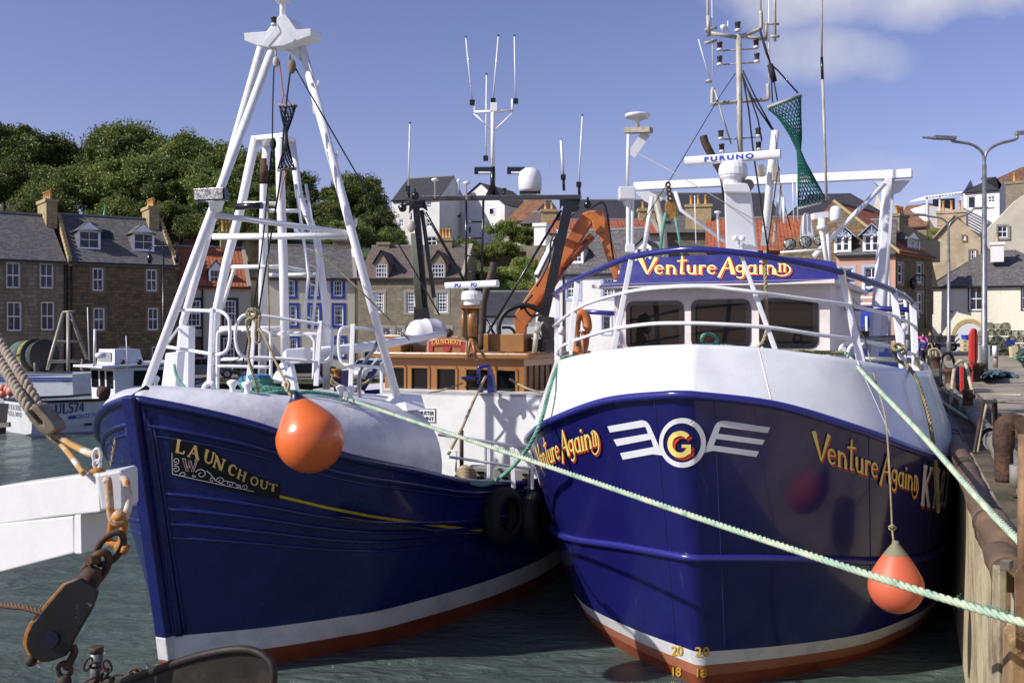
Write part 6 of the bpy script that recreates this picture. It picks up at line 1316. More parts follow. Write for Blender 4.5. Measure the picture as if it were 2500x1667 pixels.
# ---------------------------------------------------------------- foliage
def leafmat(name, a, b, c):
    m = bpy.data.materials.new(name); m.use_nodes = True; t = m.node_tree; p = t.nodes['Principled BSDF']; p.inputs['Roughness'].default_value = .55; p.inputs['Specular IOR Level'].default_value = .35
    g = nd(t, 'ShaderNodeNewGeometry'); oi = nd(t, 'ShaderNodeObjectInfo')
    n = nd(t, 'ShaderNodeTexNoise'); n.inputs['Scale'].default_value = .35; tc = nd(t, 'ShaderNodeTexCoord'); t.links.new(tc.outputs['Object'], n.inputs['Vector'])
    k = mixc(t, g.outputs['Random Per Island'], lin(a), lin(b)); mr = nd(t, 'ShaderNodeMapRange'); mr.inputs[1].default_value = .42; mr.inputs[2].default_value = .62; t.links.new(n.outputs[0], mr.inputs[0])
    k2 = mixc(t, math_n(t, 'MULTIPLY', mr.outputs[0], .8), k, lin(c)); hsv = nd(t, 'ShaderNodeHueSaturation'); t.links.new(k2, hsv.inputs['Color'])
    t.links.new(math_n(t, 'ADD', math_n(t, 'MULTIPLY', oi.outputs['Random'], .7), .62), hsv.inputs['Value']); t.links.new(hsv.outputs[0], p.inputs['Base Color'])
    tr = nd(t, 'ShaderNodeBsdfTranslucent'); t.links.new(hsv.outputs[0], tr.inputs['Color']); ms = nd(t, 'ShaderNodeMixShader'); ms.inputs[0].default_value = .25
    o_ = t.nodes['Material Output']; t.links.new(p.outputs[0], ms.inputs[1]); t.links.new(tr.outputs[0], ms.inputs[2]); t.links.new(ms.outputs[0], o_.inputs[0]); return m
LEAF = leafmat('tree_leaves', (114, 132, 62), (62, 82, 38), (128, 134, 72)); LEAF2 = leafmat('bush_leaves', (126, 144, 66), (88, 110, 48), (144, 148, 80)); BARK = mat('tree_bark', (76, 66, 52), .9, bump=(6, .6, .03))
def crown_mesh(name, seed, rx, rz, nclump, nleaf, ls, mat_):
    rg = np.random.default_rng(seed); P = []; cl = []
    for i in range(nclump):
        d_ = rg.normal(size=3); d_ /= np.linalg.norm(d_); d_[2] = abs(d_[2])*1.0-.25*(rg.random() < .4); r_ = .55+.45*rg.random()**.6
        cl.append((d_*[rx*r_, rx*r_, rz*r_], (.12+.24*rg.random()**1.5)*rx))
    for c, r_ in cl:
        n = nleaf; v = rg.normal(size=(n, 3)); v /= np.linalg.norm(v, axis=1)[:, None]; v[:, 2] = v[:, 2]*.8+.12
        P.append(c+v*r_*(.25+1.05*rg.random((n, 1))**.7))
    P = np.concatenate(P); n = len(P); a = rg.normal(size=(n, 3)); a /= np.linalg.norm(a, axis=1)[:, None]; b = np.cross(a, rg.normal(size=(n, 3))); b /= np.linalg.norm(b, axis=1)[:, None]
    s1 = ls*(.6+.8*rg.random((n, 1))); s2 = s1*.6
    Q = np.stack([P-a*s1, P+b*s2, P+a*s1, P-b*s2], 1).reshape(-1, 3); me = bpy.data.meshes.new(name); me.vertices.add(4*n); me.vertices.foreach_set('co', Q.ravel())
    me.loops.add(4*n); me.loops.foreach_set('vertex_index', np.arange(4*n, dtype=np.int32)); me.polygons.add(n); me.polygons.foreach_set('loop_start', np.arange(0, 4*n, 4, dtype=np.int32)); me.polygons.foreach_set('loop_total', np.full(n, 4, dtype=np.int32)); me.update(); me.validate(); me.materials.append(mat_)
    return me, cl
def trunk_mesh(seed, rx, rz, cl, h, mat_):
    rg = random.Random(seed); mb = MB(); top = V((0, 0, -rz*.1)); mb.tube(catm([(0, 0, -h), (rg.uniform(-.3, .3), 0, -h*.6), (0, 0, -h*.3), top], 4), [.45-.02*i for i in range(13)], 8)
    for i in range(9):
        c = V(cl[rg.randrange(len(cl))][0]); m_ = top.lerp(c, .5)+V((0, 0, -.5)); mb.tube(catm([top-V((0, 0, rg.uniform(0, 2.5))), m_, c], 4), [.2-.02*k for k in range(9)], 5)
    me = bpy.data.meshes.new('trunk'); me.from_pydata([tuple(x) for x in mb.v], [], mb.f); me.materials.append(mat_); return me
CR = []
for s_ in range(4):
    me, cl = crown_mesh('crown', 11+s_, 5.2, 4.8, 84, 470, .165, LEAF); CR.append((me, trunk_mesh(s_, 5.2, 4.8, cl, 8, BARK)))
def tree(px, ytop, d_, rpx, variant, label, sc_z=1.0):
    r_ = rpx*d_/F; s_ = r_/5.2; c = W(px, ytop, d_); cz = c.z-4.6*s_*sc_z
    t = thing('tree', (c.x, c.y, cz-8*s_), label, 'tree', 'broadleaf trees on the bank above the town')
    for nm, me in (('crown', CR[variant][0]), ('trunk', CR[variant][1])):
        o = bpy.data.objects.new(nm, me); col.objects.link(o); o.parent = t; o.location = (0, 0, 8*s_); o.scale = (s_, s_, s_*sc_z); o.rotation_euler = (0, 0, (px*1.7) % 6.28)
TRL = [(8, 303, 100, 96, 'tall dark tree at the left edge of the wood'), (95, 335, 104, 90, 'round tree second from the left on the skyline'), (172, 362, 108, 82, 'low tree in the dip of the skyline'), (240, 356, 106, 80, 'tree left of the highest crown'), (305, 312, 104, 88, 'tallest crown of the wood above the stone houses'), (375, 345, 107, 80, 'tree right of the tallest crown'), (450, 340, 104, 92, 'broad dark crown left of the white mast leg'), (545, 362, 103, 86, 'tree behind the upper mast legs'), (640, 378, 102, 84, 'tree seen through the inner gantry'), (712, 425, 101, 66, 'smaller tree at the right end of the wood'),
       (50, 400, 96, 92, 'leafy tree low on the bank above the first chimney'), (150, 420, 95, 90, 'leafy tree behind the first stone chimney'), (235, 410, 96, 88, 'bushy tree above the first dormer'), (330, 395, 95, 92, 'pale green tree above the second dormer'), (420, 400, 95, 92, 'pale green tree left of the floodlight'), (510, 420, 94, 86, 'tree behind the floodlight'), (600, 455, 94, 80, 'tree behind the black lamp bar'), (690, 470, 94, 70, 'tree low behind the ladder'), (110, 480, 91, 80, 'dark undergrowth tree directly behind the first chimney'), (300, 490, 91, 80, 'dark undergrowth tree behind the green spire'), (440, 500, 90, 78, 'undergrowth tree above the orange roof'), (560, 520, 89, 66, 'undergrowth tree behind the mast foot'), (660, 530, 89, 60, 'undergrowth tree above the blue windowed house'),
       (865, 432, 96, 74, 'bushy tree between the mast and the white hill house'), (905, 505, 94, 62, 'lower half of the bushy clump beside the white hill house'), (800, 500, 93, 60, 'dark tree left of the bushy clump'), (850, 540, 91, 60, 'dark tree just above the stone dormers'), (950, 560, 92, 44, 'small tree below the white hill house')]
for i, (px, yt, d_, rp, lb_) in enumerate(TRL): tree(px, yt, d_, rp, i % 4, lb_, 1.0 if i < 10 else .95)
CB2 = []
for s_ in range(2):
    me, cl = crown_mesh('foliage', 31+s_, 2.2, 1.7, 44, 330, .085, LEAF2); CB2.append(me)
BUSH = [(1130, 585, 93, 44, 'leafy bush left of the gantry ladder'), (1230, 540, 95, 46, 'rounded pale green bush below the white gable'), (1285, 560, 95, 42, 'dark bush beside the white chimney gable'), (1160, 600, 91, 42, 'bush above the stone retaining wall'), (1225, 590, 91, 44, 'bush at the left end of the retaining wall'), (1130, 650, 88, 44, 'low bush at the foot of the bank'), (1185, 665, 87, 44, 'low bush behind the exhaust pipe'), (1245, 650, 87, 46, 'bush right of the exhaust pipe'), (1285, 630, 88, 36, 'bush against the white gable wall'), (1215, 700, 85, 42, 'lowest bush above the shed roof'), (1270, 690, 85, 40, 'low bush right above the shed roof'), (1120, 700, 85, 36, 'low bush by the grey stone house'), (1080, 600, 93, 30, 'bush under the orange roof corner'), (2260, 575, 88, 14, 'little tuft beside the harled wall'), (2285, 558, 99, 18, 'green tuft under the terrace wall')]
for i, (px, yt, d_, rp, lb_) in enumerate(BUSH):
    r_ = rp*d_/F; s_ = r_/2.2; c = W(px, yt, d_); b_ = thing('bush', (c.x, c.y, c.z-3.0*s_), lb_, 'bush', 'bushes on the bank')
    o = bpy.data.objects.new('foliage', CB2[i % 2]); col.objects.link(o); o.parent = b_; o.location = (0, 0, 1.4*s_); o.scale = (s_,)*3; o.rotation_euler = (0, 0, i*1.3)
# ================================================================ other boats
def frame_at(o, ang): ex = V((math.cos(ang), math.sin(ang), 0)); return o, ex, V((-ex.y, ex.x, 0))
# white workboat UL 574
P1 = W(80, 815, 45.0); P1.z = 0; ex = V((.69, .72, 0)).normalized(); ey = V((-ex.y, ex.x, 0))
ul = thing('workboat', P1+ex*4+ey*1.6, 'white workboat with small wheelhouse, UL 574 on its side, moored at the left', 'workboat')
def U(a, b, z): return P1+ex*a+ey*b+V((0, 0, z))
GRP = mat('white_gelcoat', (212, 216, 220), .35, var=((184, 188, 190), 1.2, .45, .8), bump=(4, .05, .01))
BW = 3.4; st = [(0, 0, 1.5), (.02, 0, 1.5), (3, -.05, 1.48), (5.5, .1, 1.6), (7.5, .55, 1.85), (9, 1.2, 2.1), (10, 1.7, 2.3)]
mb = MB(); rows = []
for z in (-.4, .1, .5, 1.0, 1.3, None):
    row = []
    for a, i_, zt in st:
        zz = zt if z is None else min(z, zt); q = 1-(zz/zt)**.5*1.0 if zz > 0 else 1.0; row.append(U(a-(.5 if a > 8 else 0)*q, i_+q*.22*(1+a*.12), zz))
    for a, i_, zt in st[::-1]:
        zz = zt if z is None else min(z, zt); q = 1-(zz/zt)**.5 if zz > 0 else 1.0; row.append(U(a-(.5 if a > 8 else 0)*q, BW-i_-q*.22*(1+a*.12), zz))
    row.append(row[0]); rows.append(row)
grid(mb, rows, False); mb.build('hull', GRP, ul)
mb = MB(); top = [U(a, i_+.12, 1.0) for a, i_, z in st]+[U(a, BW-i_-.12, 1.0) for a, i_, z in st[::-1]]; mb.add(top, [tuple(range(len(top)))]); mb.build('deck', MATS['grey_deck_paint'], ul)
mb = MB(); mb.tube([U(a, i_-.03, z) for a, i_, z in st]+[U(a, BW-i_+.03, z) for a, i_, z in st[::-1]], .07, 6, True); mb.build('rubbing_band', BLACK, ul)
mb = MB(); mb.beam(U(1.6, -.02, .72), U(5.6, .06, .98), .14, .03, ey); mb.build('blue_stripe', BLUES, ul)
for tx, a0, z0, s_, m_, nm in (('UL574', .95, .98, .36, mat('navy_lettering', (36, 44, 74), .5), 'registration_lettering'),):
    mb = MB(); sts, wd = layout(tx, SER, .03); strokes(mb, sts, lambda x, y, l: U(a0+x*s_*1.1, -.06-l-.015, z0-.04+y*s_*1.12+x*.012), .3, 0, .06); mb.build(nm, m_, ul)
mb = MB(); bfont('WORKBOATS', lambda x, y, l: U(1.9+x*1.3, -.06, .69+x*.085+y*.11), mb, .02); mb.build('builder_lettering', WHITEL, ul)
mb = MB()
for tx, z0 in (('CELTIC', 1.08), ('ULLAPO', .78)):
    sts, wd = layout(tx, {**SER, 'c': SER['C']}, .03); strokes(mb, sts, lambda x, y, l: U(-.03-l, BW-.5-x/wd*1.7, z0+y*.2), .3)
mb.build('port_lettering', MATS['navy_lettering'], ul)
def cab(a0, a1, b0, b1, z0, z1, par, tap=.0):
    mb = MB(); p = [U(a0, b0, z0), U(a1, b0, z0), U(a1, b1, z0), U(a0, b1, z0)]; q = [U(a0+tap*-.5, b0-tap, z1), U(a1+tap*1.5, b0-tap, z1), U(a1+tap*1.5, b1+tap, z1), U(a0-tap*.5, b1+tap, z1)]
    mb.add(p+q, [(0, 1, 5, 4), (1, 2, 6, 5), (2, 3, 7, 6), (3, 0, 4, 7), (4, 5, 6, 7)]); return mb
cab(4.0, 7.0, .45, 3.0, 1.0, 2.95, ul, .1).build('wheelhouse', GRP, ul)
mb = MB(); mb.prism([U(3.2, .1, 2.95), U(7.9, .2, 3.1), U(7.9, 3.3, 3.1), U(3.2, 3.4, 2.95)], (0, 0, .12)); mb.build('roof', GRP, ul, bev=.03)
cab(4.1, 5.6, .7, 2.7, 3.1, 3.85, ul, -.12).build('roof_casing', GRP, ul)
mb = MB(); mb.quad(U(4.06, 1.0, 3.25), U(4.06, 2.5, 3.25), U(4.09, 2.4, 3.7), U(4.09, 1.1, 3.7)); mb.build('casing_recess', mat('recess_shade_grey', (132, 134, 138), .7), ul)  # flat grey panel, the shade of a recess put into its colour
for k, (b0, b1) in enumerate(((.55, 1.25), (1.48, 1.98), (2.2, 2.95))):
    mb = MB(); mb.prism([U(3.95, b0, 1.95), U(3.95, b1, 1.95), U(3.92, b1, 2.8), U(3.92, b0, 2.8)], ex*.02); mb.build('window', DGLASS, ul)
for a0, a1 in ((4.9, 5.6), (5.85, 6.6)):
    mb = MB(); mb.prism([U(a0, .39, 2.05), U(a1, .39, 2.05), U(a1+.1, .345, 2.8), U(a0, .345, 2.8)], ey*-.02); mb.build('window', DGLASS, ul)
part('mast', GRP, ul, lambda mb: tl(mb, [(231, 895, 48), (232, 803, 48)], .07, 8))
part('radar', GRP, ul, lambda mb: lat(mb, [(0, 0), (11, 0), (13, 4), (13, 9), (9, 13), (0, 14)], 246, 874, 48, 16))
for x, y0, y1 in ((218, 880, 750), (312, 900, 820)): part('whip_aerial', WHITE2, ul, lambda mb: tl(mb, [(x, y0, 47.5), (x-4, y1, 47.5)], .025, 5))
part('net_hauler', RUST, ul, lambda mb: (mb.cyl(W(252, 975, 46.3), W(252, 955, 46.3), .2), mb.cyl(W(240, 955, 46.2), W(266, 958, 46.5), .26)))
part('lamp', BLACK, ul, lambda mb: [mb.ball(W(x, 884, 48.5), .12, 6) for x in (300,)]); part('lamp', BLACK, ul, lambda mb: mb.ball(W(341, 884, 48.8), .13, 6)); part('outlet', BLACK, ul, lambda mb: mb.box(U(2.5, -.03, .36), (.35, .04, .1), math.atan2(ex.y, ex.x)))
# the boat behind it with net drum
D1 = 55.0
kb = thing('fishing_boat', W(60, 985, 57), 'white fishing boat with two thin blue stripes, Ky 1037, and a net drum aft', 'fishing boat')
part('hull', GRP, kb, lambda mb: mb.prism([W(-120, 912, D1), W(177, 913, D1+.5), W(180, 985, D1+.5), W(-120, 1010, D1)], (1.2, 3.6, 0)))
for y in (921, 927): part('blue_stripe', BLUES, kb, lambda mb: mb.prism([W(-120, y, D1-.03), W(177, y, D1+.46), W(177, y+3, D1+.46), W(-120, y+4, D1-.03)], (0, .02, 0)))
mb = MB(); c_ = dict(SER); sts, wd = layout('Ky 1037', {**SER, 'K': SER['K'], 'y': GL['e'] if False else SER['y']}, .03); strokes(mb, sts, lambda x, y, l: W(153+x*4.6, 932-y*6, D1+.38-l), .3); mb.build('registration_lettering', MATS['navy_lettering'], kb)
part('rail', STEEL, kb, lambda mb: tl(mb, [(-60, 909, D1), (177, 910, D1+.5)], .05, 6))
part('deck_railing', STEEL, kb, lambda mb: (tl(mb, [(50, 934, 50), (72, 935, 50), (77, 940, 50), (77, 975, 50)], .03, 6, 3), tl(mb, [(55, 943, 50), (77, 945, 50)], .02, 5), tl(mb, [(58, 953, 50), (77, 955, 50)], .02, 5)))
GAL = mat('aluminium_gallows', (150, 146, 134), .5, .3, var=((110, 100, 84), 5, .5, .75))
for pts, r in ((((116, 903, 56), (122, 878, 56), (154, 765, 57)), .1), (((167, 905, 55), (167, 765, 57)), .11), (((212, 876, 58), (172, 765, 57)), .1), (((118, 883, 56), (200, 880, 57.5)), .08), (((133, 834, 56.5), (197, 833, 57.5)), .07), (((153, 762, 57), (183, 760, 57)), .07), (((200, 878, 57.5), (200, 905, 57)), .08)):
    part('gallows', GAL, kb, lambda mb: tl(mb, pts, r, 6))
a, b = W(62, 868, 58.8), W(140, 868, 57.2); ax = (b-a).normalized()
NETG = mat('green_grey_net', (92, 112, 96), .9, var=((60, 84, 76), 3, .4, .6), bump=(9, 1, .1)); NETY = mat('yellow_net', (150, 148, 84), .9, var=((110, 112, 60), 3, .4, .6), bump=(9, 1, .1)); NETD = mat('dark_green_net', (38, 70, 62), .9, var=((96, 60, 44), 2.5, .52, .6), bump=(6, 1, .15))
DFL = mat('dark_drum_flange', (66, 62, 56), .7, .2, bump=(8, .3, .02))
def drum(m_, s0, s1, r0, r1, nm):
    s0 *= 1.12; s1 *= 1.12; mb = MB(); mb.lathe([(0, s0), (r0, s0), (r0*1.03, (s0+s1)/2), (r1, s1), (0, s1)], a, ax, 24); return mb.build(nm, m_, kb)
drum(NETG, -.35, .5, .86, .95, 'net_roll'); drum(NETY, .5, .9, .93, .9, 'net_roll'); drum(DFL, .9, 1.0, 1.0, 1.0, 'drum_flange'); drum(NETD, 1.0, 1.6, .8, .78, 'net_roll'); drum(DFL, 1.6, 1.7, .95, .95, 'drum_flange')
part('drum_stand', DSTEEL, kb, lambda mb: (tl(mb, [(52, 880, 56.5), (53, 908, 56.5)], .07, 5), tl(mb, [(85, 885, 57), (85, 908, 57)], .06, 5), tl(mb, [(15, 875, 56), (50, 866, 56.5)], .08, 5)))
for x, y, r in ((6, 947, 8.5), (18, 950, 9), (27, 955, 12), (6, 962, 10), (22, 970, 6), (46, 953, 10)):
    mb = MB(); mb.ball(W(x, y, 44), r*44/F, 10, (1, 1, 1.05)); mb.tube([W(x, y-r, 44), W(x, y-r-3, 44)], .03, 6)
    mb.build('float', mat('pink_orange_float', (218, 138, 118), .5, var=((206, 116, 96), 3, .45, .7)) if r != 6 else STRIPE, label={6: 'pink float tucked low at the picture edge'}.get(0) or ['small pink float touching the left edge', 'pink float behind the large one', 'largest pink float of the hanging bunch', 'lowest pink float at the left edge', 'little white float under the pink ones', 'pink float hanging beside the twisted rope'][[8.5, 9, 12, 10, 6, 10].index(r) if (x, y) != (46, 953) else 5], cat='float', group='floats hanging from the white workboat stern')
# dark boat edge at far left
dk = thing('moored_boat', W(-5, 1050, 42), 'dark hulled boat cut off by the left edge behind the twisted rope', 'boat')
part('hull', mat('dark_weathered_hull', (52, 50, 48), .7, bump=(6, .4, .02)), dk, lambda mb: mb.prism([W(-140, 985, 43), W(22, 985, 43), W(14, 1058, 43), W(-140, 1075, 43)], (-4.5, 3, 0)))
part('gunwale', DSTEEL, dk, lambda mb: mb.beam(W(-140, 1052, 42.8), W(24, 1036, 42.8), .2, .2))
# blue vessel astern of the right-hand trawler
bv = thing('fishing_boat', W(2100, 1100, 33), 'blue and white vessel moored astern, letter F on its blue superstructure', 'fishing boat')
DV = 33.0
part('superstructure', mat('mid_blue_paint', (40, 68, 168), .4, var=((34, 58, 148), 2, .4, .7)), bv, lambda mb: mb.prism([W(1960, 766, DV), W(2152, 756, DV-1.2), W(2158, 800, DV-1.2), (W(1960, 802, DV))], (1.6, 4.2, 0)))
part('wheelhouse', GRP, bv, lambda mb: mb.prism([W(2030, 802, DV), W(2156, 800, DV-1.1), W(2156, 850, DV-1.1), W(2030, 852, DV)], (1.6, 4, 0)))
for x0, x1, y0, y1 in ((2062, 2090, 810, 836), (2100, 2128, 808, 834)): part('window', DGLASS, bv, lambda mb: mb.prism([W(x0, y0, DV-1.2), W(x1, y0, DV-1.2), W(x1, y1, DV-1.2), W(x0, y1, DV-1.2)], (0, .3, 0)))
part('hull', mat('navy_hull_paint', (28, 44, 104), .35), bv, lambda mb: mb.prism([W(1960, 852, DV-2), W(2226, 850, DV-3), W(2226, 1130, DV-3), W(1960, 1130, DV-2)], (2.6, 9, 0)))
mb = MB(); strokes(mb, SER['F'][1], lambda x, y, l: W(2050+x*22, 782-y*17, DV-.9-l), .3); mb.build('letter', WHITEL, bv)
for pts, r in ((((2080, 727, DV), (2210, 726, DV-1)), .04), (((2080, 742, DV), (2205, 741, DV-1)), .035), (((2080, 757, DV), (2205, 756, DV-1)), .035), (((2101, 727, DV), (2102, 760, DV)), .035), (((2206, 715, DV-1), (2214, 770, DV-1), (2216, 850, DV-1)), .06), (((2188, 715, DV-1), (2192, 850, DV-1)), .04), (((2165, 770, DV-1), (2165, 850, DV-1)), .05), (((2108, 690, DV), (2111, 727, DV)), .05), (((2055, 775, DV), (2142, 774, DV-1)), .03), (((2115, 772, DV-1), (2117, 850, DV-1)), .04)):
    part('railing', WHITE2, bv, lambda mb: tl(mb, pts, r, 6))
part('ladder', WHITE2, bv, lambda mb: [tl(mb, [(2188, y, DV-1), (2210, y-1, DV-1)], .025, 5) for y in range(722, 850, 10)])
part('awning_rib', WHITE2, bv, lambda mb: mb.prism([W(2078, 680, DV), W(2085, 672, DV), W(2078, 727, DV), W(2062, 727, DV)], (.1, .3, 0)))
part('flag', mat('blue_white_flag', (70, 90, 170), .8, var=((210, 212, 220), 6, .5, .55)), bv, lambda mb: mb.add([W(2110, 700, DV), W(2122, 708, DV), W(2132, 701, DV+.1), W(2130, 712, DV+.1), W(2116, 716, DV), W(2111, 716, DV)], [(0, 1, 2, 3, 4, 5)]))

# ================================================================ cars
def car(cx, d_, z, col_, label, s_=1.0, flip=1, suv=0, ang=.35):
    o = W(cx, 815, d_); o.z = z; X = V((math.cos(ang), math.sin(ang), 0))*flip; Y = V((-X.y, X.x, 0))
    c = thing('parked_car', o, label, 'car', 'cars parked along the harbour road'); L_ = 4.2*s_; H_ = 1.46+.22*suv; Wd = 1.75
    f = lambda a, b, h: o+X*a+Y*b+V((0, 0, h))
    body = [(-2.05, .3), (2.0, .3), (2.1, .5), (2.05, .72), (1.3, .92), (-1.9, .98), (-2.1, .8), (-2.12, .45)]
    cabp = [(-1.75, .95), (-1.5, H_-.1), (-1.1, H_), (.1, H_), (.45, H_-.1), (1.15, .93)]
    pa = mat('car_paint_'+'_'.join(str(x) for x in col_), col_, .25, .2, coat=.6)
    for pr, nm, ins in ((body, 'body', 0), (cabp, 'cabin', .12)):
        mb = MB(); n = len(pr); vs = [f(a*s_, -Wd/2+ins, h) for a, h in pr]+[f(a*s_, Wd/2-ins, h) for a, h in pr]
        mb.add(vs, [tuple(range(n)), tuple(range(n, 2*n))[::-1]]+[(i, n+i, n+(i+1) % n, (i+1) % n) for i in range(n)], False); o_ = mb.build(nm, pa, c, bev=.06)
        if nm == 'cabin': org[o_.name] = o
    for sd in (-1, 1):
        for a0, a1, a2, a3 in ((-1.55, -.42, -.42, -1.35), (-.36, .88, .3, -.36)):
            mb = MB(); yy = sd*(Wd/2-.11); mb.add([f(a0*s_, yy, .98), f(a1*s_, yy, .98), f(a2*s_, yy, H_-.13), f(a3*s_, yy, H_-.13)], [(0, 1, 2, 3)]); mb.build('side_window', DGLASS, c)
    mb = MB(); mb.quad(f(1.12*s_, -.68, .97), f(1.12*s_, .68, .97), f(.5*s_, .62, H_-.1), f(.5*s_, -.62, H_-.1)); mb.build('windscreen', DGLASS, c)
    for a in (-1.3, 1.3):
        for sd in (-1, 1):
            mb = MB(); q = f(a*s_, sd*(Wd/2-.12), .32); mb.cyl(q, q+Y*sd*.16, .33, n=18); wl = mb.build('wheel', RUBBER, c); org[wl.name] = o
            mb = MB(); mb.cyl(q+Y*sd*.15, q+Y*sd*.175, .2, n=10); mb.build('rim', STEEL, wl)
    for sd in (-1, 1): mb = MB(); mb.box(f(2.02*s_, sd*.6, .68), (.12, .34, .14), ang); mb.build('headlight', WHITE2, c)
    return c
car(505, 69, 1.52, (78, 84, 96), 'grey hatchback parked behind the white mast posts')
car(640, 70, 1.52, (20, 21, 24), 'black saloon parked behind the coiled green rope', flip=-1)
car(745, 71, 1.52, (22, 26, 40), 'dark blue car parked behind the pipe rails', flip=1)
car(905, 66, 1.52, (214, 216, 218), 'white estate car parked left of the orange wheelhouse', flip=-1, ang=1.1)
car(330, 66, 1.52, (18, 20, 24), 'black off-roader parked behind the white workboat wheelhouse', suv=1)
car(-30, 66, 1.52, (20, 22, 26), 'dark car at the far left behind the net drum')
def lampost(px, d_, z0, ztop, label, heads, r=.1, old=False):
    b = W(px, 815, d_); b.z = z0; o = thing('street_lamp', b, label, 'street lamp', None)
    if old:
        part('post', BLACK, o, lambda mb: (mb.tube([b, b+V((0, 0, 1)), b+V((0, 0, ztop-z0))], [.12, .08, .05], 8), mb.tube(catm([b+V((-1, .2, ztop-z0-.9)), b+V((-.9, .2, ztop-z0-.35)), b+V((0, 0, ztop-z0-.3)), b+V((.9, -.2, ztop-z0-.35)), b+V((1, -.2, ztop-z0-.9))], 4), .04, 5)))
        for s_ in (-1, 1): part('lantern', BLACK, o, lambda mb: mb.lathe([(0, 0), (.12, .05), (.24, .35), (.1, .6), (0, .7)], b+V((s_*1.0, -s_*.2, ztop-z0-1.5)), n=8))
        return o
    part('post', STEEL, o, lambda mb: mb.tube([b, b+V((0, 0, 1.2)), b+V((0, 0, 1.25)), b+V((0, 0, ztop-z0))], [r*1.25, r*1.2, r, r*.7], 14))
    for s_, reach, rise in heads:
        t_ = b+V((0, 0, ztop-z0-.05)); arm = catm([t_, t_+V((s_*.08, 0, .5)), t_+V((s_*.5, 0, .82)), t_+V((s_*1.2, 0, .9+rise*.4)), t_+V((s_*reach, 0, .95+rise))], 5)
        part('arm', STEEL, o, lambda mb: mb.tube(arm, r*.5, 8)); e_ = arm[-1]; part('lamp_head', STEEL, o, lambda mb: (mb.prism([e_+V((0, -.12, -.06)), e_+V((s_*.8, -.16, -.03)), e_+V((s_*.8, .16, -.03)), e_+V((0, .12, -.06))], (0, 0, .12)), mb.prism([e_+V((s_*.75, -.1, -.03)), e_+V((s_*1.25, -.04, 0)), e_+V((s_*1.25, .04, 0)), e_+V((s_*.75, .1, -.03))], (0, 0, .06))))
    return o
lampost(2403, 37.7, 3, 11.0, 'tall galvanised twin-armed lamp post beside the red lifebuoy locker', ((-1, 1.1, .1), (1, 1.2, .3)), .11)
lampost(2316, 60, 3, 10.8, 'further twin-armed lamp post on the quay before the cottage', ((-1, 1.4, .05), (1, 1.5, .45)), .11)
lampost(399, 68, 1.5, 10.9, 'black double lantern post before the dark stone house', (), old=True)
lp = thing('wall_lantern', W(2260, 850, 72), 'black curved lamp bracket by the corner house', 'street lamp'); part('bracket', BLACK, lp, lambda mb: tl(mb, [(2259, 800, 72), (2259, 685, 72), (2255, 673, 72), (2240, 671, 72), (2231, 678, 72)], .06, 6, 3)); part('lantern', BLACK, lp, lambda mb: mb.lathe([(0, -.6), (.25, -.3), (.3, .1), (.1, .35), (0, .4)], W(2230, 690, 72), n=8))
gs = MB(); gs.lathe([(.2, 0), (.12, .4), (.05, .6), (.02, 1.1), (0, 1.2)], W(256, 529, 86), n=8); gs.build('green_spire', mat('green_copper', (70, 150, 90), .6), label='small green copper spire among the trees', cat='spire')

# ================================================================ things on the quay
ROPEB2 = mat('slate_blue_rope', (84, 112, 120), .9, var=((60, 84, 92), 6, .4, .7), bump=(60, .5, .01))
rl = thing('lifebuoy_locker', G(2376, 938), 'red lifebuoy locker on a red post beside the lamp post', 'lifebuoy locker')
LRED = mat('red_plastic_locker', (206, 62, 54), .45, var=((190, 52, 46), 2, .4, .7))
part('locker', LRED, rl, lambda mb: [mb.prism([W(x, y, 31.6) for x, y in [(2368+o_, 815), (2374+o_, 802), (2381+o_, 801), (2386+o_, 806), (2388+o_, 820), (2388+o_, 875), (2385+o_, 886), (2378+o_, 888), (2371+o_, 884), (2367+o_, 872)]], (.02, .16, 0)) for o_ in (0,)], bev=.03)
part('locker_seam', BLACK, rl, lambda mb: mb.beam(W(2381, 803, 31.58), W(2381, 886, 31.58), .02, .03))
part('post', LRED, rl, lambda mb: mb.beam(W(2370, 870, 31.8), W(2371, 938, 31.8), .09, .06))
cbn = thing('service_cabinet', G(2402, 893), 'pale green grey steel service cabinet behind the lamp post', 'cabinet'); part('cabinet', mat('pale_green_grey_paint', (168, 178, 172), .6), cbn, lambda mb: mb.prism([W(2389, 843, 44), W(2417, 843, 44), W(2417, 901, 44), W(2389, 901, 44)], (.2, .6, 0)), bev=.01); part('door_seam', BLACK, cbn, lambda mb: mb.beam(W(2397, 845, 43.97), W(2397, 898, 43.97), .03, .02))
bo = thing('bollard_post', G(2430, 898), 'round traffic post, white above and dark below, right of the lamp', 'bollard'); part('post', DSTEEL, bo, lambda mb: mb.tube([W(2430, 900, 47), W(2430, 860, 47)], .11, 10)); part('white_sleeve', WHITE2, bo, lambda mb: mb.tube([W(2428, 870, 46.9), W(2428, 844, 46.9)], .1, 10))
rp = thing('rope_pile', G(2440, 920), 'tangled pile of slate blue mooring rope round the lamp base', 'rope'); rg = random.Random(5)
for k in range(9):
    P = [G(2397+rg.uniform(-4, 4)+k*2, 921+rg.uniform(-6, 2), 3.05)]
    for q in range(6): P.append(G(2405+q*14+rg.uniform(-8, 8), 920-math.sin((q+1)/7*3.1)*rg.uniform(4, 22)*(1-q/9)+rg.uniform(-2, 2), 3.06+rg.uniform(0, .22)*(q < 4)))
    part('rope_bight', ROPEB2, rp, lambda mb: mb.tube(catm(P, 5), .055, 6))
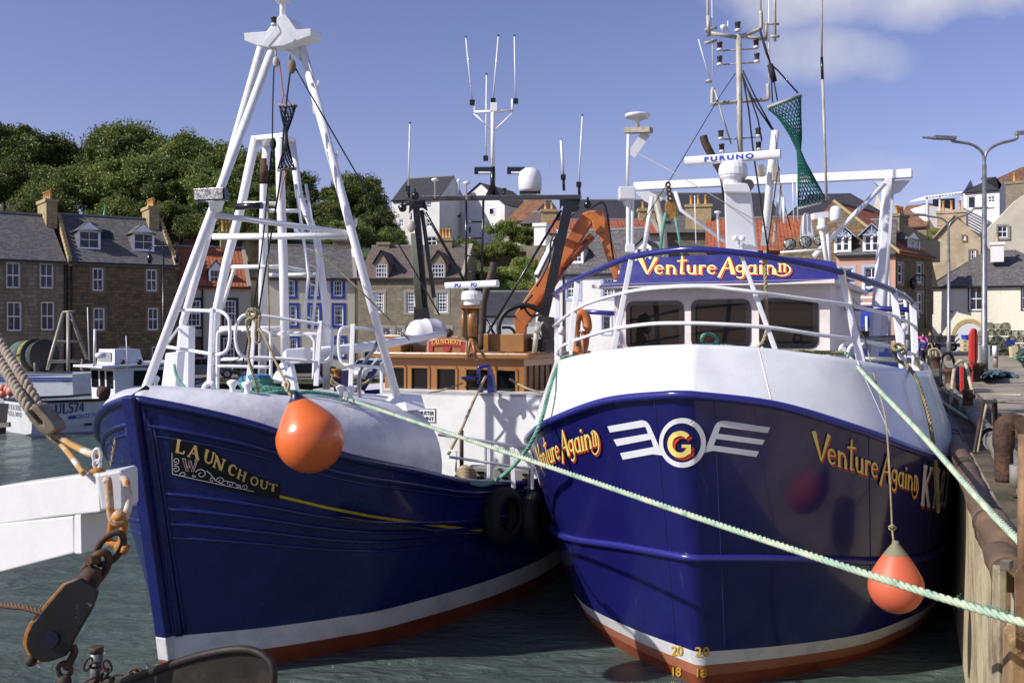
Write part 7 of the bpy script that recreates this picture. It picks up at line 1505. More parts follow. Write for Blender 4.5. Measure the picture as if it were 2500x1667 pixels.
def bollard(px, py, r, h, label, z=3.0, m=RUST):
    b = G(px, py, z); o = thing('mooring_bollard', b, label, 'bollard', None)
    part('post', m, o, lambda mb: mb.lathe([(r*1.35, 0), (r*1.35, .05), (r, .08), (r*.95, h*.7), (r*1.25, h*.82), (r*1.3, h*.95), (r*.9, h), (0, h*1.02)], b, n=20)); return o
bollard(2384, 931, .25, .62, 'rusty mooring bollard behind the red locker post'); bollard(2335, 952, .32, .62, 'stout brown bollard between the pale hoop and the black hoop'); bollard(2280, 898, .3, .6, 'flaking rusty bollard inside the beige hoop rails')
bk = thing('black_crate', G(2358, 965), 'black open crate with red edge beside the pale ladder hoop', 'crate'); part('box', BLACK, bk, lambda mb: mb.prism([W(2352, 896, 27), W(2370, 895, 27), W(2371, 955, 27), W(2353, 958, 27)], (.1, .7, 0))); part('edge', LRED, bk, lambda mb: mb.beam(W(2347, 895, 26.9), W(2348, 955, 26.9), .08, .08))
def hoop(pts, d_, r, m, label, zlow=None):
    mb = MB(); mb.tube(catm([W(x, y, q) for x, y, q in pts], 6), r, 8); return mb.build('ladder_hoop', m, label=label, cat='ladder rail', group='ladder hoops along the quay edge')
HB = mat('beige_rail_paint', (178, 168, 136), .6, var=((120, 96, 64), 6, .5, .7))
hoop([(2321, 992, 22), (2324, 945, 22.3), (2329, 905, 22.6), (2336, 888, 23), (2346, 881, 23), (2356, 888, 23), (2362, 905, 22.8), (2371, 945, 22.5), (2381, 985, 22.3)], 0, .04, HB, 'pale tall ladder hoop nearest the red post')
hoop([(2296, 945, 29.8), (2298, 885, 29.9), (2303, 868, 30), (2312, 862, 30), (2321, 865, 30), (2328, 880, 30), (2334, 905, 30), (2338, 935, 30)], 0, .045, BLACK, 'black ladder hoop just beyond the pale one')
hoop([(2266, 925, 35), (2268, 862, 35), (2274, 853, 35), (2284, 852, 35), (2292, 857, 35), (2299, 870, 35), (2303, 912, 35)], 0, .045, HB, 'beige double hoop beyond the black one, front bar')
hoop([(2269, 920, 36.5), (2271, 862, 36.5), (2276, 854, 36.5), (2283, 855, 36.5), (2286, 870, 36.5)], 0, .04, HB, 'beige double hoop beyond the black one, rear bar')
hoop([(2261, 858, 50), (2263, 845, 50), (2268, 839, 50), (2274, 842, 50), (2277, 852, 50), (2278, 866, 50)], 0, .045, HB, 'small farthest hoop near the three people')
BRW = mat('dark_brown_rail', (48, 36, 30), .4, var=((92, 60, 40), 6, .5, .7))
hoop([(2378, 1108, 13.3), (2390, 1040, 13.5), (2400, 986, 13.7), (2404, 980, 13.8), (2424, 980, 14.4), (2430, 986, 14.6), (2432, 1068, 15.4)], 0, .028, BRW, 'near squared ladder rail, dark brown, front bar')
hoop([(2385, 1104, 13.5), (2395, 1040, 13.7), (2407, 990, 14), (2409, 984, 14), (2420, 983, 14.5), (2424, 990, 14.8), (2426, 1060, 15.8)], 0, .025, HB, 'near squared ladder rail, paler rear bar')
PG = mat('grey_plastic_pipe', (128, 126, 120), .7, var=((96, 86, 70), 5, .45, .7), bump=(20, .2, .01))
def qpipe(p, q, r, label, z=3.12):
    a, b = G(*p, z), G(*q, z); o = thing('service_pipe', (a+b)/2, label, 'pipe', 'grey pipes along the quay edge'); dr = (b-a); mb = MB(); mb.tube([a, b], r, 14, caps=False); mb.tube([b, b-dr.normalized()*-.001], r, 14, caps=False); mb.build('pipe', PG, o)
    for t_ in (.02, .35, .5, .97): part('joint', PG, o, lambda mb: mb.tube([a+dr*t_, a+dr*t_+dr.normalized()*.12], r*1.18, 14))
    part('pipe_mouth', BLACK, o, lambda mb: mb.tube([b, b+dr.normalized()*.008], r*.8, 14))
qpipe((2302, 925), (2351, 982), .09, 'farthest grey pipe length, ending at the rusty pedestal'); qpipe((2357, 985), (2416, 1062), .11, 'middle grey pipe length with open end by the squared rail'); qpipe((2424, 1074), (2520, 1195), .12, 'nearest grey pipe length behind the big bollard')
pd = thing('rusty_pedestal', G(2366, 1004), 'rusty pedestal valve on a stained stone block beside the pipes', 'pedestal'); part('block', CONC, pd, lambda mb: mb.prism([G(2340, 1012), G(2392, 1012), G(2386, 992), G(2345, 992)], (0, 0, .26)), bev=.03)
part('stem', RUST, pd, lambda mb: (mb.beam(W(2363, 990, 19), W(2362, 951, 19), .1, .16), lat(mb, [(0, 0), (9, 0), (12, 5), (8, 11), (0, 12)], 2370, 972, 18.9, 10)))
gb = thing('mooring_bollard', W(2475, 1180, 9.8), 'large rust streaked double-headed bollard at the right edge', 'bollard')
part('post', RUST, gb, lambda mb: (mb.tube(catm([W(2452, 1175, 9.6), W(2450, 1100, 9.6), W(2452, 1045, 9.6), W(2470, 1034, 9.6), W(2496, 1040, 9.7)], 5), [.085]*6+[.1]*15, 14)))
part('cross_head', RUST, gb, lambda mb: mb.tube([W(2490, 1045, 9.4), W(2560, 1045, 9.4)], .11, 14)); part('pipe_stub', PG, gb, lambda mb: mb.tube([W(2482, 1135, 9.0), W(2482, 1190, 9.0)], .06, 10))
# rolled steel fender along the quay edge
RIMP = mat('rusty_fender_tube', (96, 78, 62), .65, .1, var=((128, 102, 74), 2.4, .45, .7), var2=((60, 50, 42), 5, .5, .75), bump=(14, .5, .015))
ef = thing('edge_fender', qp(14, 0, 2.6), 'rusty rolled steel fender tube along the quay edge', 'fender')
for k, (s0, s1, r_) in enumerate(((7.4, 9.4, .125), (9.46, 13.4, .12), (13.5, 17, .12), (17.1, 22, .125), (22.1, 40, .13))):
    part('tube_length', RIMP, ef, lambda mb: mb.tube([qp(s0+(s1-s0)*i/8, .10+.008*math.sin(i*2.1), 2.95) for i in range(9)], r_, 16))
    part('clamp_band', RUST, ef, lambda mb: mb.tube([qp(s1-.5, .10, 2.95), qp(s1-.42, .10, 2.95)], r_*1.1, 16))
part('down_bend', RIMP, ef, lambda mb: mb.tube(catm([W(2422, 1275, 7.75), W(2446, 1318, 7.5), W(2462, 1365, 7.35), W(2464, 1420, 7.3), W(2462, 1480, 7.3)], 6), [.125]*8+[.12]*17, 16))
# timber and steel pile at the near right corner
PILE = mat('weathered_timber_pile', (186, 168, 130), .9, var=((128, 110, 80), 1.5, .4, .65, (3, 3, .4)), var2=((156, 152, 66), 2.6, .58, .68, (2.4, 2.4, .15)), bump=(10, .9, .03))
part_ = thing('quay_pile', W(2470, 1667, 6.6), 'rust stained steel pile and channel at the bottom right corner of the quay', 'pile')
part('channel', mat('stained_steel_channel', (158, 148, 122), .8, var=((110, 96, 70), 4, .4, .65), bump=(12, .5, .01)), part_, lambda mb: mb.prism([W(2438, 1392, 6.7), W(2458, 1392, 6.7), W(2458, 1900, 6.7), W(2436, 1900, 6.7)], (.05, .2, 0)), bev=.01)
part('lower_plate', mat('streaked_brown_plate', (150, 124, 88), .75, var=((104, 84, 58), 2.4, .42, .65, (2, 2, .4)), var2=((168, 156, 96), 3, .6, .72, (2, 2, .2)), bump=(10, .6, .02)), part_, lambda mb: mb.prism([W(2466, 1560, 6.3), W(2560, 1540, 6.3), W(2560, 1900, 6.3), W(2462, 1900, 6.3)], (.1, .3, 0)), bev=.02)
PLT = mat('tan_rusted_plate', (140, 110, 80), .75, .1, var=((100, 74, 54), 4, .45, .65), var2=((160, 134, 98), 9, .6, .75), bump=(14, .5, .01))
part('steel_plate', PLT, part_, lambda mb: mb.prism([W(2474, 1400, 6.0), W(2560, 1300, 6.0), W(2560, 1560, 6.0), W(2478, 1600, 6.0)], (.06, .04, 0)), bev=.01)
part('corner_bracket', DSTEEL, part_, lambda mb: mb.prism([W(2441, 1369, 6.7), W(2465, 1370, 6.7), W(2463, 1392, 6.7), W(2441, 1392, 6.7)], (.05, .05, 0)))
part('rusty_post', PLT, part_, lambda mb: mb.tube([W(2502, 1060, 6.4), W(2499, 1430, 6.3)], .04, 10))
mb = MB(); mb.quad(qp(4, .24, 3.006), qp(4, 1.15, 3.006), qp(60, 1.15, 3.006), qp(60, .24, 3.006)); mb.build('quay_edge_timber', mat('mossy_edge_timber', (96, 86, 68), .95, var=((58, 52, 42), 1.2, .42, .62, (1, 1, 1)), var2=((84, 96, 44), 2.2, .58, .68), bump=(7, 1, .05)), kind='structure')
mb = MB(); pd2 = G(2478, 963, 3.009); mb.add([pd2+V((.55*math.cos(R(a))*(1+.2*math.sin(3*R(a))), .3*math.sin(R(a)), 0)) for a in range(0, 360, 15)], [tuple(range(24))]); mb.build('puddle', mat('puddle_water', (70, 68, 62), .03), kind='structure')
# tyres
TYREL = {'a': 0}
def tyre(c, ax, R_, w_, label, par=None):
    t = thing('tyre_fender', c-V((0, 0, R_)), label, 'tyre', 'old tyres hung as fenders'); prof = []
    for i in range(17):
        a = -math.pi*1.18/2*1+math.pi*1.18*i/16; prof.append((R_-.13+math.cos(a)*.13, math.sin(a)*w_/2))
    prof2 = [(R_*.60, -w_*.36)]+prof+[(R_*.60, w_*.36), (R_*.66, w_*.2), (R_*.8, 0), (R_*.66, -w_*.2), (R_*.60, -w_*.36)]
    mb = MB(); mb.lathe(prof2, c, ax, 40); mb.build('tyre', RUBBER, t)
    for k in (-.28, -.1, .1, .28):
        mb = MB(); mb.lathe([(R_-.004+.0, (k-.03)*w_), (R_+.006, (k-.02)*w_), (R_+.006, (k+.02)*w_), (R_-.004, (k+.03)*w_)], c, ax, 40); mb.build('tread_rib', RUBBER, t)
    return t
tyre(W(1232, 1257, 15.9), V((.80, -.60, .05)), .44, .28, 'round black tyre on the left trawler beside the gap'); tyre(W(1302, 1262, 16.3), V((.93, -.2, .05)), .42, .26, 'worn tyre squeezed between the two trawlers')
tyre(VA.L(3.62, 3.9)+V((0, 0, 1.5)), V((.72, -.7, 0)), .42, .26, 'tyre hung between the right trawler and the quay wall'); tyre(VA.L(3.7, 5.4)+V((0, 0, 1.75)), V((.9, -.4, 0)), .42, .26, 'tyre deeper in the shadow between trawler and quay')

# lobster creels stacked before the cottage
CRL = mat('creel_netting', (74, 92, 72), .9, var=((112, 110, 84), 3, .45, .65)); CRF = mat('creel_frame', (120, 112, 84), .8)
def creelmesh():
    mb = MB(); L_, Wd, H_ = .62, .44, .40
    for x in (-L_/2, 0, L_/2): mb.tube([(x, Wd/2*math.cos(R(a)), .02+H_*math.sin(R(a))) for a in range(0, 181, 20)], .016, 5)
    for y in (-Wd/2, Wd/2): mb.tube([(-L_/2, y, .02), (L_/2, y, .02)], .018, 5)
    mb.tube([(-L_/2, 0, H_+.02), (L_/2, 0, H_+.02)], .014, 5); mb.tube([(-L_/2, -Wd/2, .02), (-L_/2, Wd/2, .02)], .016, 5); mb.tube([(L_/2, -Wd/2, .02), (L_/2, Wd/2, .02)], .016, 5)
    me = bpy.data.meshes.new('frame'); me.from_pydata([tuple(x) for x in mb.v], [], mb.f); me.materials.append(CRF)
    m2 = MB(); n = 12
    for sg in (1, -1):
        for i in range(-6, 13):
            P = []
            for k in range(9):
                a = 180*k/8; x = -L_/2+L_*(i/7+sg*k/12*1.0+(0 if sg > 0 else .6))
                if -L_/2 <= x <= L_/2: P.append((x, Wd/2*math.cos(R(a)), .02+H_*math.sin(R(a))))
            if len(P) > 1: m2.tube(P, .0085, 3)
    for x in (-L_/2, L_/2):
        for k in range(-3, 4):
            y = k*Wd/7; h = H_*math.sqrt(max(0, 1-(2*y/Wd)**2)); m2.tube([(x, y, .02), (x, y, .02+h)], .008, 3); z = .02+H_*(k+3.5)/8; ww = Wd/2*math.sqrt(max(0, 1-((z-.02)/H_)**2)); m2.tube([(x, -ww, z), (x, ww, z)], .008, 3)
    m2.box((0, 0, .03), (L_*.9, Wd*.9, .02))
    me2 = bpy.data.meshes.new('netting'); me2.from_pydata([tuple(x) for x in m2.v], [], m2.f); me2.materials.append(CRL); return me, me2
cme = creelmesh(); rg = random.Random(9)
base = W(2396, 815, 73); base.z = 3.0; rowv = V((1, -.06, 0)); ROWN = ['ground', 'second', 'third', 'fourth', 'top']; COLN = ['first', 'second', 'third', 'fourth', 'fifth', 'sixth', 'seventh', 'eighth']
for lv in range(5):
    for k in range((8, 8, 8, 7, 3)[lv]):
        face = rg.random() < .62; kk = k+(.25 if lv % 2 else 0)+(1.0 if lv == 4 else 0)
        p = base+rowv*(kk*.56)+V((0, rg.uniform(-.1, .1), lv*.49)); t = thing('lobster_creel', p, 'netted lobster creel, '+COLN[k]+' from the left in the '+ROWN[lv]+' row of the pile', 'lobster creel', 'lobster creels stacked by the cottage')
        for me, nm in zip(cme, ('frame', 'netting')):
            o = bpy.data.objects.new(nm, me); col.objects.link(o); o.parent = t; o.rotation_euler = (rg.uniform(-.06, .06), 0, (math.pi/2 if face else 0)+rg.uniform(-.15, .15)); o.scale = (1.1 if face else .9,)*3
for k in range(5):
    p = base+rowv*(4.2+k*.1)+V((0, -1.2-.2*k, 0)); 
nb_ = thing('net_heap', G(2490, 880), 'heap of green and brown netting at the right edge of the quay', 'net'); rg = random.Random(4)
for k in range(14):
    P = [G(2478+rg.uniform(0, 60), 872+rg.uniform(-14, 6), 3.05+rg.uniform(0, .5)) for _ in range(5)]; part('net_bight', (NETD, ROPET, ROPEB, NETG)[k % 4], nb_, lambda mb: mb.tube(catm(P, 5), .05, 5))
part('heap', NETD, nb_, lambda mb: mb.ball(G(2520, 876, 3.2)+V((0, 0, .1)), .8, 8, (1, .7, .8)))
yc = thing('plastic_crate', G(2472, 870), 'worn yellow fish crate standing beside the net heap', 'crate'); YEL = mat('cream_yellow_plastic', (206, 194, 148), .6, var=((180, 166, 120), 3, .45, .7)); part('crate', YEL, yc, lambda mb: mb.prism([W(2467, 846, 66), W(2486, 845, 66), W(2484, 872, 66), W(2470, 873, 66)], (.1, .5, 0)), bev=.02)
for i, y in enumerate((858, 848, 838)):
    yc = thing('plastic_crate', W(2357, y, 70), ['cream fish crate at the bottom under the blue tub', 'cream fish crate in the middle under the blue tub', 'cream fish crate directly under the blue tub'][i], 'crate', 'cream crates stacked before the arched door'); part('crate', YEL, yc, lambda mb: mb.prism([W(2349, y-9.4, 70), W(2369, y-9.4, 70), W(2368, y, 70), W(2350, y, 70)], (.05, .5, 0)), bev=.02)
    part('hand_slot', BLACK, yc, lambda mb: mb.box(W(2356, y-5, 69.98), (.12, .02, .05)))
mb = MB(); c = W(2357, 828.5, 70.2); mb.lathe([(.24, 0), (.3, .3), (.32, .32), (.3, .32), (.24, .05), (0, .04)], c, n=16); mb.build('plastic_tub', mat('bright_blue_plastic', (38, 74, 180), .45), label='bright blue tub on top of the cream crates', cat='tub')
mb = MB(); mb.prism([W(2460, 830, 72), W(2478, 830, 72), W(2478, 842, 72), W(2460, 843, 72)], (.1, .5, 0)); mb.build('plastic_crate', mat('navy_blue_plastic', (38, 52, 130), .45), label='navy blue crate beside the lobster creels', cat='crate')
tr = thing('boat_trailer', G(2310, 862), 'grey flat trailer loaded with rope and frames before the cottage', 'trailer')
part('bed', DSTEEL, tr, lambda mb: (mb.prism([W(2286, 838, 76), W(2344, 838, 76), W(2344, 847, 76), W(2286, 847, 76)], (0, 1.2, 0)), mb.prism([W(2286, 820, 76), W(2330, 818, 76), W(2330, 836, 76), W(2286, 836, 76)], (0, .1, 0))))
for x in (2287, 2327): w_ = part('wheel', RUBBER, tr, lambda mb: mb.cyl(W(x, 848, 75.9), W(x, 848, 75.7), .28, n=16)); org[w_.name] = org[tr.name]; part('rim', STEEL, w_, lambda mb: mb.cyl(W(x, 848, 75.7), W(x, 848, 75.66), .13, n=10))
part('load', ROPEB, tr, lambda mb: (mb.tube(catm([W(2294, 822, 75.9), W(2296, 814, 75.9), W(2300, 822, 75.9), W(2297, 832, 75.9)], 4, True), .06, 5, True), tl(mb, [(2320, 836, 75.9), (2338, 816, 75.9)], .05, 5), tl(mb, [(2330, 838, 75.9), (2342, 826, 75.9)], .05, 5)))
part('drawbar', DSTEEL, tr, lambda mb: tl(mb, [(2344, 845, 75.9), (2352, 855, 75.9)], .05, 5))
sg2 = MB(); p2 = Plane(H17['pl'].o+H17['pl'].n*.04, H17['pl'].e, H17['pl'].n); u0, z0 = p2.hit(2317, 762); u1, z1_ = p2.hit(2326, 758); sg2.prism([p2.pt(u0, z0), p2.pt(u1, z0), p2.pt(u1, z1_), p2.pt(u0, z1_)], -p2.n*.02); sg2.build('name_sign', BLACK, label='small dark name plate on the cottage wall beside the lamp post', cat='sign')

# ================================================================ people
SKIN = mat('skin', (196, 146, 120), .6)
def human(name_lbl, base, h, face, top_c, leg_c, hair_c, pose=0, armL=None, armR=None, lean=0):
    """one skinned body, then hair and clothing over it"""
    root = thing('person', base, name_lbl, 'person'); fx = V((math.cos(face), math.sin(face), 0)); fy = V((-fx.y, fx.x, 0)); s = h/1.75
    def q(f_, l, z): return base+fx*f_*s+fy*l*s+V((0, 0, z*s))
    def skin(nm, J, E, Rr, mat_, par=root):
        me = bpy.data.meshes.new(nm); o0 = org[root.name]; me.from_pydata([tuple(x-o0) for x in J], E, []); me.materials.append(mat_); o = bpy.data.objects.new(nm, me); col.objects.link(o); o.parent = par; org[o.name] = o0
        md = o.modifiers.new('skin', 'SKIN'); md.use_smooth_shade = True
        for i, r_ in enumerate(Rr): me.skin_vertices[0].data[i].radius = (r_*s, r_*s); me.skin_vertices[0].data[i].use_root = (i == 0)
        sb = o.modifiers.new('sub', 'SUBSURF'); sb.levels = 1; sb.render_levels = 2; return o
    aL = armL or [(.0, .20, 1.42), (.03, .27, 1.14), (.14, .25, .92), (.16, .25, .84)]; aR = armR or [(.0, -.20, 1.42), (.03, -.27, 1.14), (.10, -.26, .90), (.12, -.26, .82)]
    J = [q(0, 0, .95), q(0, 0, 1.15), q(.01, 0, 1.36), q(.02, 0, 1.48), q(.03, 0, 1.58), q(.04, 0, 1.66)]+[q(*p) for p in aL]+[q(*p) for p in aR]+[q(0, .09, .88), q(.02, .1, .48), q(-.01, .1, .08), q(.12, .11, .04)]+[q(0, -.09, .88), q(.06, -.1, .48), q(.0, -.1, .08), q(.13, -.11, .04)]
    E = [(0, 1), (1, 2), (2, 3), (3, 4), (4, 5), (2, 6), (6, 7), (7, 8), (8, 9), (2, 10), (10, 11), (11, 12), (12, 13), (0, 14), (14, 15), (15, 16), (16, 17), (0, 18), (18, 19), (19, 20), (20, 21)]
    Rr = [.13, .12, .14, .055, .085, .075, .055, .045, .035, .03, .055, .045, .035, .03, .08, .06, .045, .035, .08, .06, .045, .035]
    skin('body', J, E, Rr, SKIN)
    T_ = [q(0, 0, .93), q(0, 0, 1.15), q(.01, 0, 1.36), q(.02, 0, 1.46)]+[q(*p) for p in aL[:3]]+[q(*p) for p in aR[:3]]
    skin('top', T_, [(0, 1), (1, 2), (2, 3), (2, 4), (4, 5), (5, 6), (2, 7), (7, 8), (8, 9)], [.155, .145, .165, .07, .075, .06, .048, .075, .06, .048], mat('cloth_'+name_lbl[:12].replace(' ', '_')+'_top', top_c, .9))
    B_ = [q(0, 0, .95), q(0, .09, .88), q(.02, .1, .48), q(-.01, .1, .12), q(0, -.09, .88), q(.06, -.1, .48), q(0, -.1, .12)]
    skin('trousers', B_, [(0, 1), (1, 2), (2, 3), (0, 4), (4, 5), (5, 6)], [.15, .1, .075, .06, .1, .075, .06], mat('cloth_'+name_lbl[:12].replace(' ', '_')+'_legs', leg_c, .9))
    mb = MB(); mb.ball(q(.0, 0, 1.665), .105*s, 8, (1, 1, 1.05)); mb.build('hair', mat('hair_'+str(hair_c[0]), hair_c, .8), root)
    for sd in (1, -1): mb = MB(); mb.ball(q(.07, sd*.1, .05), .075*s, 6, (1.4 if abs(fx.x) > .5 else 1, 1.4 if abs(fx.y) > .5 else 1, .7)); mb.build('shoe', BLACK, root)
    return root
pb = lambda px, d_: V(((px-CX)/F*d_, d_, 3.0))
human('woman in a pink top and purple skirt, one arm stretched out, on the quay', pb(2253, 66), 1.68, R(-100), (214, 84, 178), (70, 34, 86), (54, 40, 34), armL=[(.0, .20, 1.40), (.06, .30, 1.22), (.10, .24, 1.0), (.12, .22, .94)], armR=[(0, -.20, 1.42), (.02, -.42, 1.44), (.03, -.62, 1.50), (.03, -.68, 1.52)])
human('man in a dark green jumper standing beside the woman in pink', pb(2270, 66), 1.82, R(-95), (44, 50, 36), (30, 30, 34), (40, 34, 30))
human('person in a blue jacket and dark trousers at the quay edge', pb(2254, 50), 1.45, R(100), (52, 62, 140), (26, 30, 48), (30, 26, 26))
# ================================================================ ropes, buoys and the near left corner
def ropething(pts, r, m, label, sm=0, laid=True, pitch=None, cat='mooring rope'):
    P = [W(*p) for p in pts]
    if sm: P = catm(P, sm)
    mb = MB()
    if laid: mb.rope(P, r, pitch)
    else: mb.tube(P, r, 6)
    return mb.build('mooring_rope', m, label=label, cat=cat)
# two long mooring ropes
A = W(832, 968, 14.0); Bp = W(1300, 1125, 10.2); Cc = W(2500, 1520, 5.6)
P = catm([A, W(1060, 1045, 12.0), Bp, W(1700, 1262, 8.2), W(2140, 1408, 6.5), Cc, W(2700, 1580, 5.2)], 10)
mb = MB(); mb.rope(P, .026, .15); mb.build('mooring_rope', ROPEG, label='thick pale green mooring rope crossing low in front of both trawlers', cat='mooring rope')
part_fr = MB(); rg = random.Random(3)
for k in range(260):
    c = W(2370+rg.uniform(-60, 120), 1478+rg.uniform(-4, 6), 6.0); c = W(2330+k*.6, 1463+k*.155+rg.uniform(-7, 7), 6.15-k*.0016); part_fr.tube([c, c+V((rg.uniform(-.02, .02), rg.uniform(-.02, .02), rg.uniform(-.05, .035)))], .0011, 3, caps=False)
part_fr.build('frayed_strands', ROPET, label='frayed teal strands bursting from the thick pale rope near the pile', cat='rope strands')
ropething([(2065, 862, 13.2), (2140, 945, 11.8), (2250, 1060, 9.9), (2390, 1218, 8.0), (2500, 1332, 6.8), (2640, 1470, 5.8)], .030, ROPEG, 'thick pale green rope running from the right bow fairlead down to the quay corner', 8, pitch=.17)
ropething([(1640, 854, 12.9), (1800, 860, 12.9), (1900, 858, 13.0), (2065, 862, 13.2)], .030, mat('yellow_green_rope', (146, 150, 96), .9, var=((104, 118, 84), 6, .4, .65), bump=(120, .6, .004)), 'stretch of yellow green rope lying along the right bulwark top', 6, pitch=.17)
ropething([(1400, 868, 14.6), (1378, 873, 14.6), (1360, 895, 14.4), (1342, 950, 13.9), (1320, 1030, 13.6), (1290, 1090, 13.6), (1250, 1140, 14.4), (1210, 1172, 15), (1178, 1183, 15.2), (1140, 1176, 15.2), (1110, 1162, 15.2)], .030, mat('green_laid_rope', (116, 168, 146), .9, var=((84, 132, 114), 6, .4, .65), bump=(120, .6, .004)), 'green laid rope drooping from the right trawler to the left one', 8, pitch=.2)
ropething([(1735, 850, 12.75), (1716, 835, 12.75), (1714, 822, 12.7), (1724, 815, 12.7), (1740, 818, 12.75), (1752, 832, 12.8), (1738, 842, 12.8), (1720, 840, 12.8), (1740, 846, 12.75), (1775, 845, 12.7), (1810, 851, 12.7), (1845, 856, 12.7), (1890, 858, 12.8)], .024, MATS['green_laid_rope'], 'coiled green rope end below the middle wheelhouse window', 6, pitch=.16)
ropething([(1868, 612, 12.75), (1869, 700, 12.75), (1872, 770, 12.75), (1873, 800, 12.75), (1862, 835, 12.75), (1848, 850, 12.8)], .024, ROPEB, 'weathered rope hanging from the blue top rail beside the middle post', 6, pitch=.16)
ropething([(2048, 652, 13.2), (2062, 660, 13.2), (2066, 690, 13.2), (2080, 730, 13.2), (2090, 790, 13.2), (2112, 830, 13.2), (2122, 870, 13.1), (2138, 930, 12.6), (2160, 1010, 12.2), (2168, 1090, 12.0), (2174, 1200, 11.9), (2178, 1290, 11.8), (2183, 1330, 11.7)], .011, ROPEB, 'thin cord holding the hanging orange buoy from the top rail', 6, pitch=.07)
ropething([(2188, 846, 13.9), (2182, 860, 13.9), (2192, 880, 13.9), (2215, 892, 13.8), (2240, 930, 13.4), (2262, 1000, 13.2), (2275, 1060, 13.1), (2286, 1150, 13.2), (2290, 1250, 13.6)], .028, mat('tan_mooring_rope', (146, 132, 92), .9, var=((96, 104, 84), 2, .45, .6), bump=(120, .6, .004)), 'knotted tan rope dropping from the right rail toward the tyre', 6, pitch=.16)
ropething([(2205, 852, 13.8), (2190, 856, 13.7), (2180, 848, 13.8), (2190, 840, 13.9), (2205, 846, 13.9), (2212, 858, 13.8), (2200, 866, 13.7)], .026, MATS['tan_mooring_rope'], 'knot of tan rope on the right lower rail', 6, pitch=.16)
ropething([(2236, 870, 14.8), (2258, 940, 15.5), (2290, 1060, 16.2), (2318, 1200, 16.5)], .03, ROPEB, 'dark weathered rope running down between trawler and quay', 6, pitch=.16)
ropething([(2270, 960, 22), (2345, 1010, 19), (2378, 1030, 17.5)], .03, ROPEG, 'short pale rope tied across the quay fender tube', 6, pitch=.2); ropething([(2265, 930, 26), (2320, 962, 22), (2350, 982, 20)], .025, ROPEB, 'old brown rope lying across the quay edge', 6, pitch=.2)
ropething([(2170, 1286, 11.78), (2178, 1282, 11.74), (2186, 1288, 11.78), (2178, 1294, 11.8), (2171, 1289, 11.8)], .014, ROPEB, 'small knot in the thin cord above the faded buoy', 4, pitch=.06, cat='knot')
# buoys
def buoy(name, c, R_, ax, m, label, eye=None, L_=1.45, kc=3):
    b = thing('buoy', c-V((0, 0, R_)), label, 'buoy'); ax = V(ax).normalized(); prof = [(0, -R_)]
    for i in range(1, 15):
        a = -math.pi/2+math.pi*.62*i/14; prof.append((R_*math.cos(a), R_*math.sin(a)))
    r1, h1 = prof[-1]; he = R_*L_
    for i in range(1, 7): t = i/6; prof.append((r1+(R_*.13-r1)*(t**1.0)+R_*.05*math.sin(math.pi*t), h1+(he-h1)*t))
    k = 15+kc; mb = MB(); mb.lathe(prof[:k], c, ax, 40); bd = mb.build('ball', m, b); mb = MB()
    p2 = [(r*1.012, h) for r, h in prof[k-2:]]+[(R_*.12, he+R_*.1), (0, he+R_*.12)]; mb.lathe(p2, c, ax, 30)
    mb.build('moulded_eye', eye or BLUET, b); return b, c+ax*(he+R_*.1)
bc = W(757, 1072, 11.9); ax = V((-.36, .1, 1))
b1, tip = buoy('buoy', bc, .405, ax, ORANGE, 'large bright orange buoy hung over the left trawler whaleback', mat('navy_vinyl', (24, 28, 62), .35), 1.36, 6)
c2 = W(2187, 1430, 11.7); b2, tip2 = buoy('buoy', c2, .315, (0.0, .02, 1), FADED, 'faded orange buoy hanging before the right trawler near the quay', mat('dirty_grey_vinyl', (120, 118, 96), .7, bump=(20, .3, .01)), 1.58, 5)
ropething([(712, 967, 12.0), (704, 955, 12.3), (700, 940, 12.6), (694, 925, 12.8), (672, 880, 13.0), (645, 820, 13.2), (625, 790, 13.4), (618, 775, 13.5)], .018, ROPEB, 'beige rope from the knot on the rail to the large orange buoy', 6, pitch=.11)
ropething([(704, 958, 12.2), (697, 945, 12.5), (700, 930, 12.6), (706, 940, 12.4), (702, 958, 12.2)], .02, ROPEB, 'knotted loop just above the large orange buoy', 6, pitch=.11)
kn = thing('rope_knot', W(618, 765, 13.45), 'bulky beige rope knot tied over the rail top', 'rope')
for k, P_ in enumerate(([(603, 770), (606, 758), (618, 754), (632, 760), (634, 772), (622, 778), (608, 774)], [(606, 764), (614, 772), (628, 768), (636, 776), (630, 790)], [(612, 757), (625, 764), (618, 776), (605, 780), (602, 792), (610, 830), (606, 870), (614, 900), (624, 935), (630, 958)], [(634, 770), (632, 800), (636, 825), (628, 838), (624, 820), (626, 780)])):
    part('rope_turn', ROPEB, kn, lambda mb: mb.rope(catm([W(x, y, 13.38-.02*k) for x, y in P_], 6), .02, .12))
cr = thing('rope_coil', W(640, 950, 13.5), 'flaked coil of green and blue mooring rope on the left foredeck', 'rope'); rg = random.Random(8)
for k in range(9):
    y = 958-k*4.6; x0 = 592-4*(k > 4); x1 = (722, 700, 690, 668, 660, 662, 664, 660, 655)[k]; part('rope_turn', ROPET if k < 7 else mat('blue_mooring_rope', (70, 120, 160), .9, bump=(100, .5, .004)), cr, lambda mb: mb.rope(catm([W(x0+rg.uniform(-6, 6), y+2, 13.9), W((x0+x1)/2, y-3+rg.uniform(-1, 1), 13.5), W(x1, y+rg.uniform(-2, 2), 13.7), W((x0+x1)/2+20, y-5, 14.1), W(x0+5, y-4, 14.1)], 6), .028, .18))
ropething([(520, 958, 13.6), (560, 955, 13.5), (600, 958, 13.4), (700, 962, 13.6), (760, 957, 13.8), (832, 968, 14.0)], .028, ROPET, 'green rope lying along the left whaleback to the bitts', 6, pitch=.17)
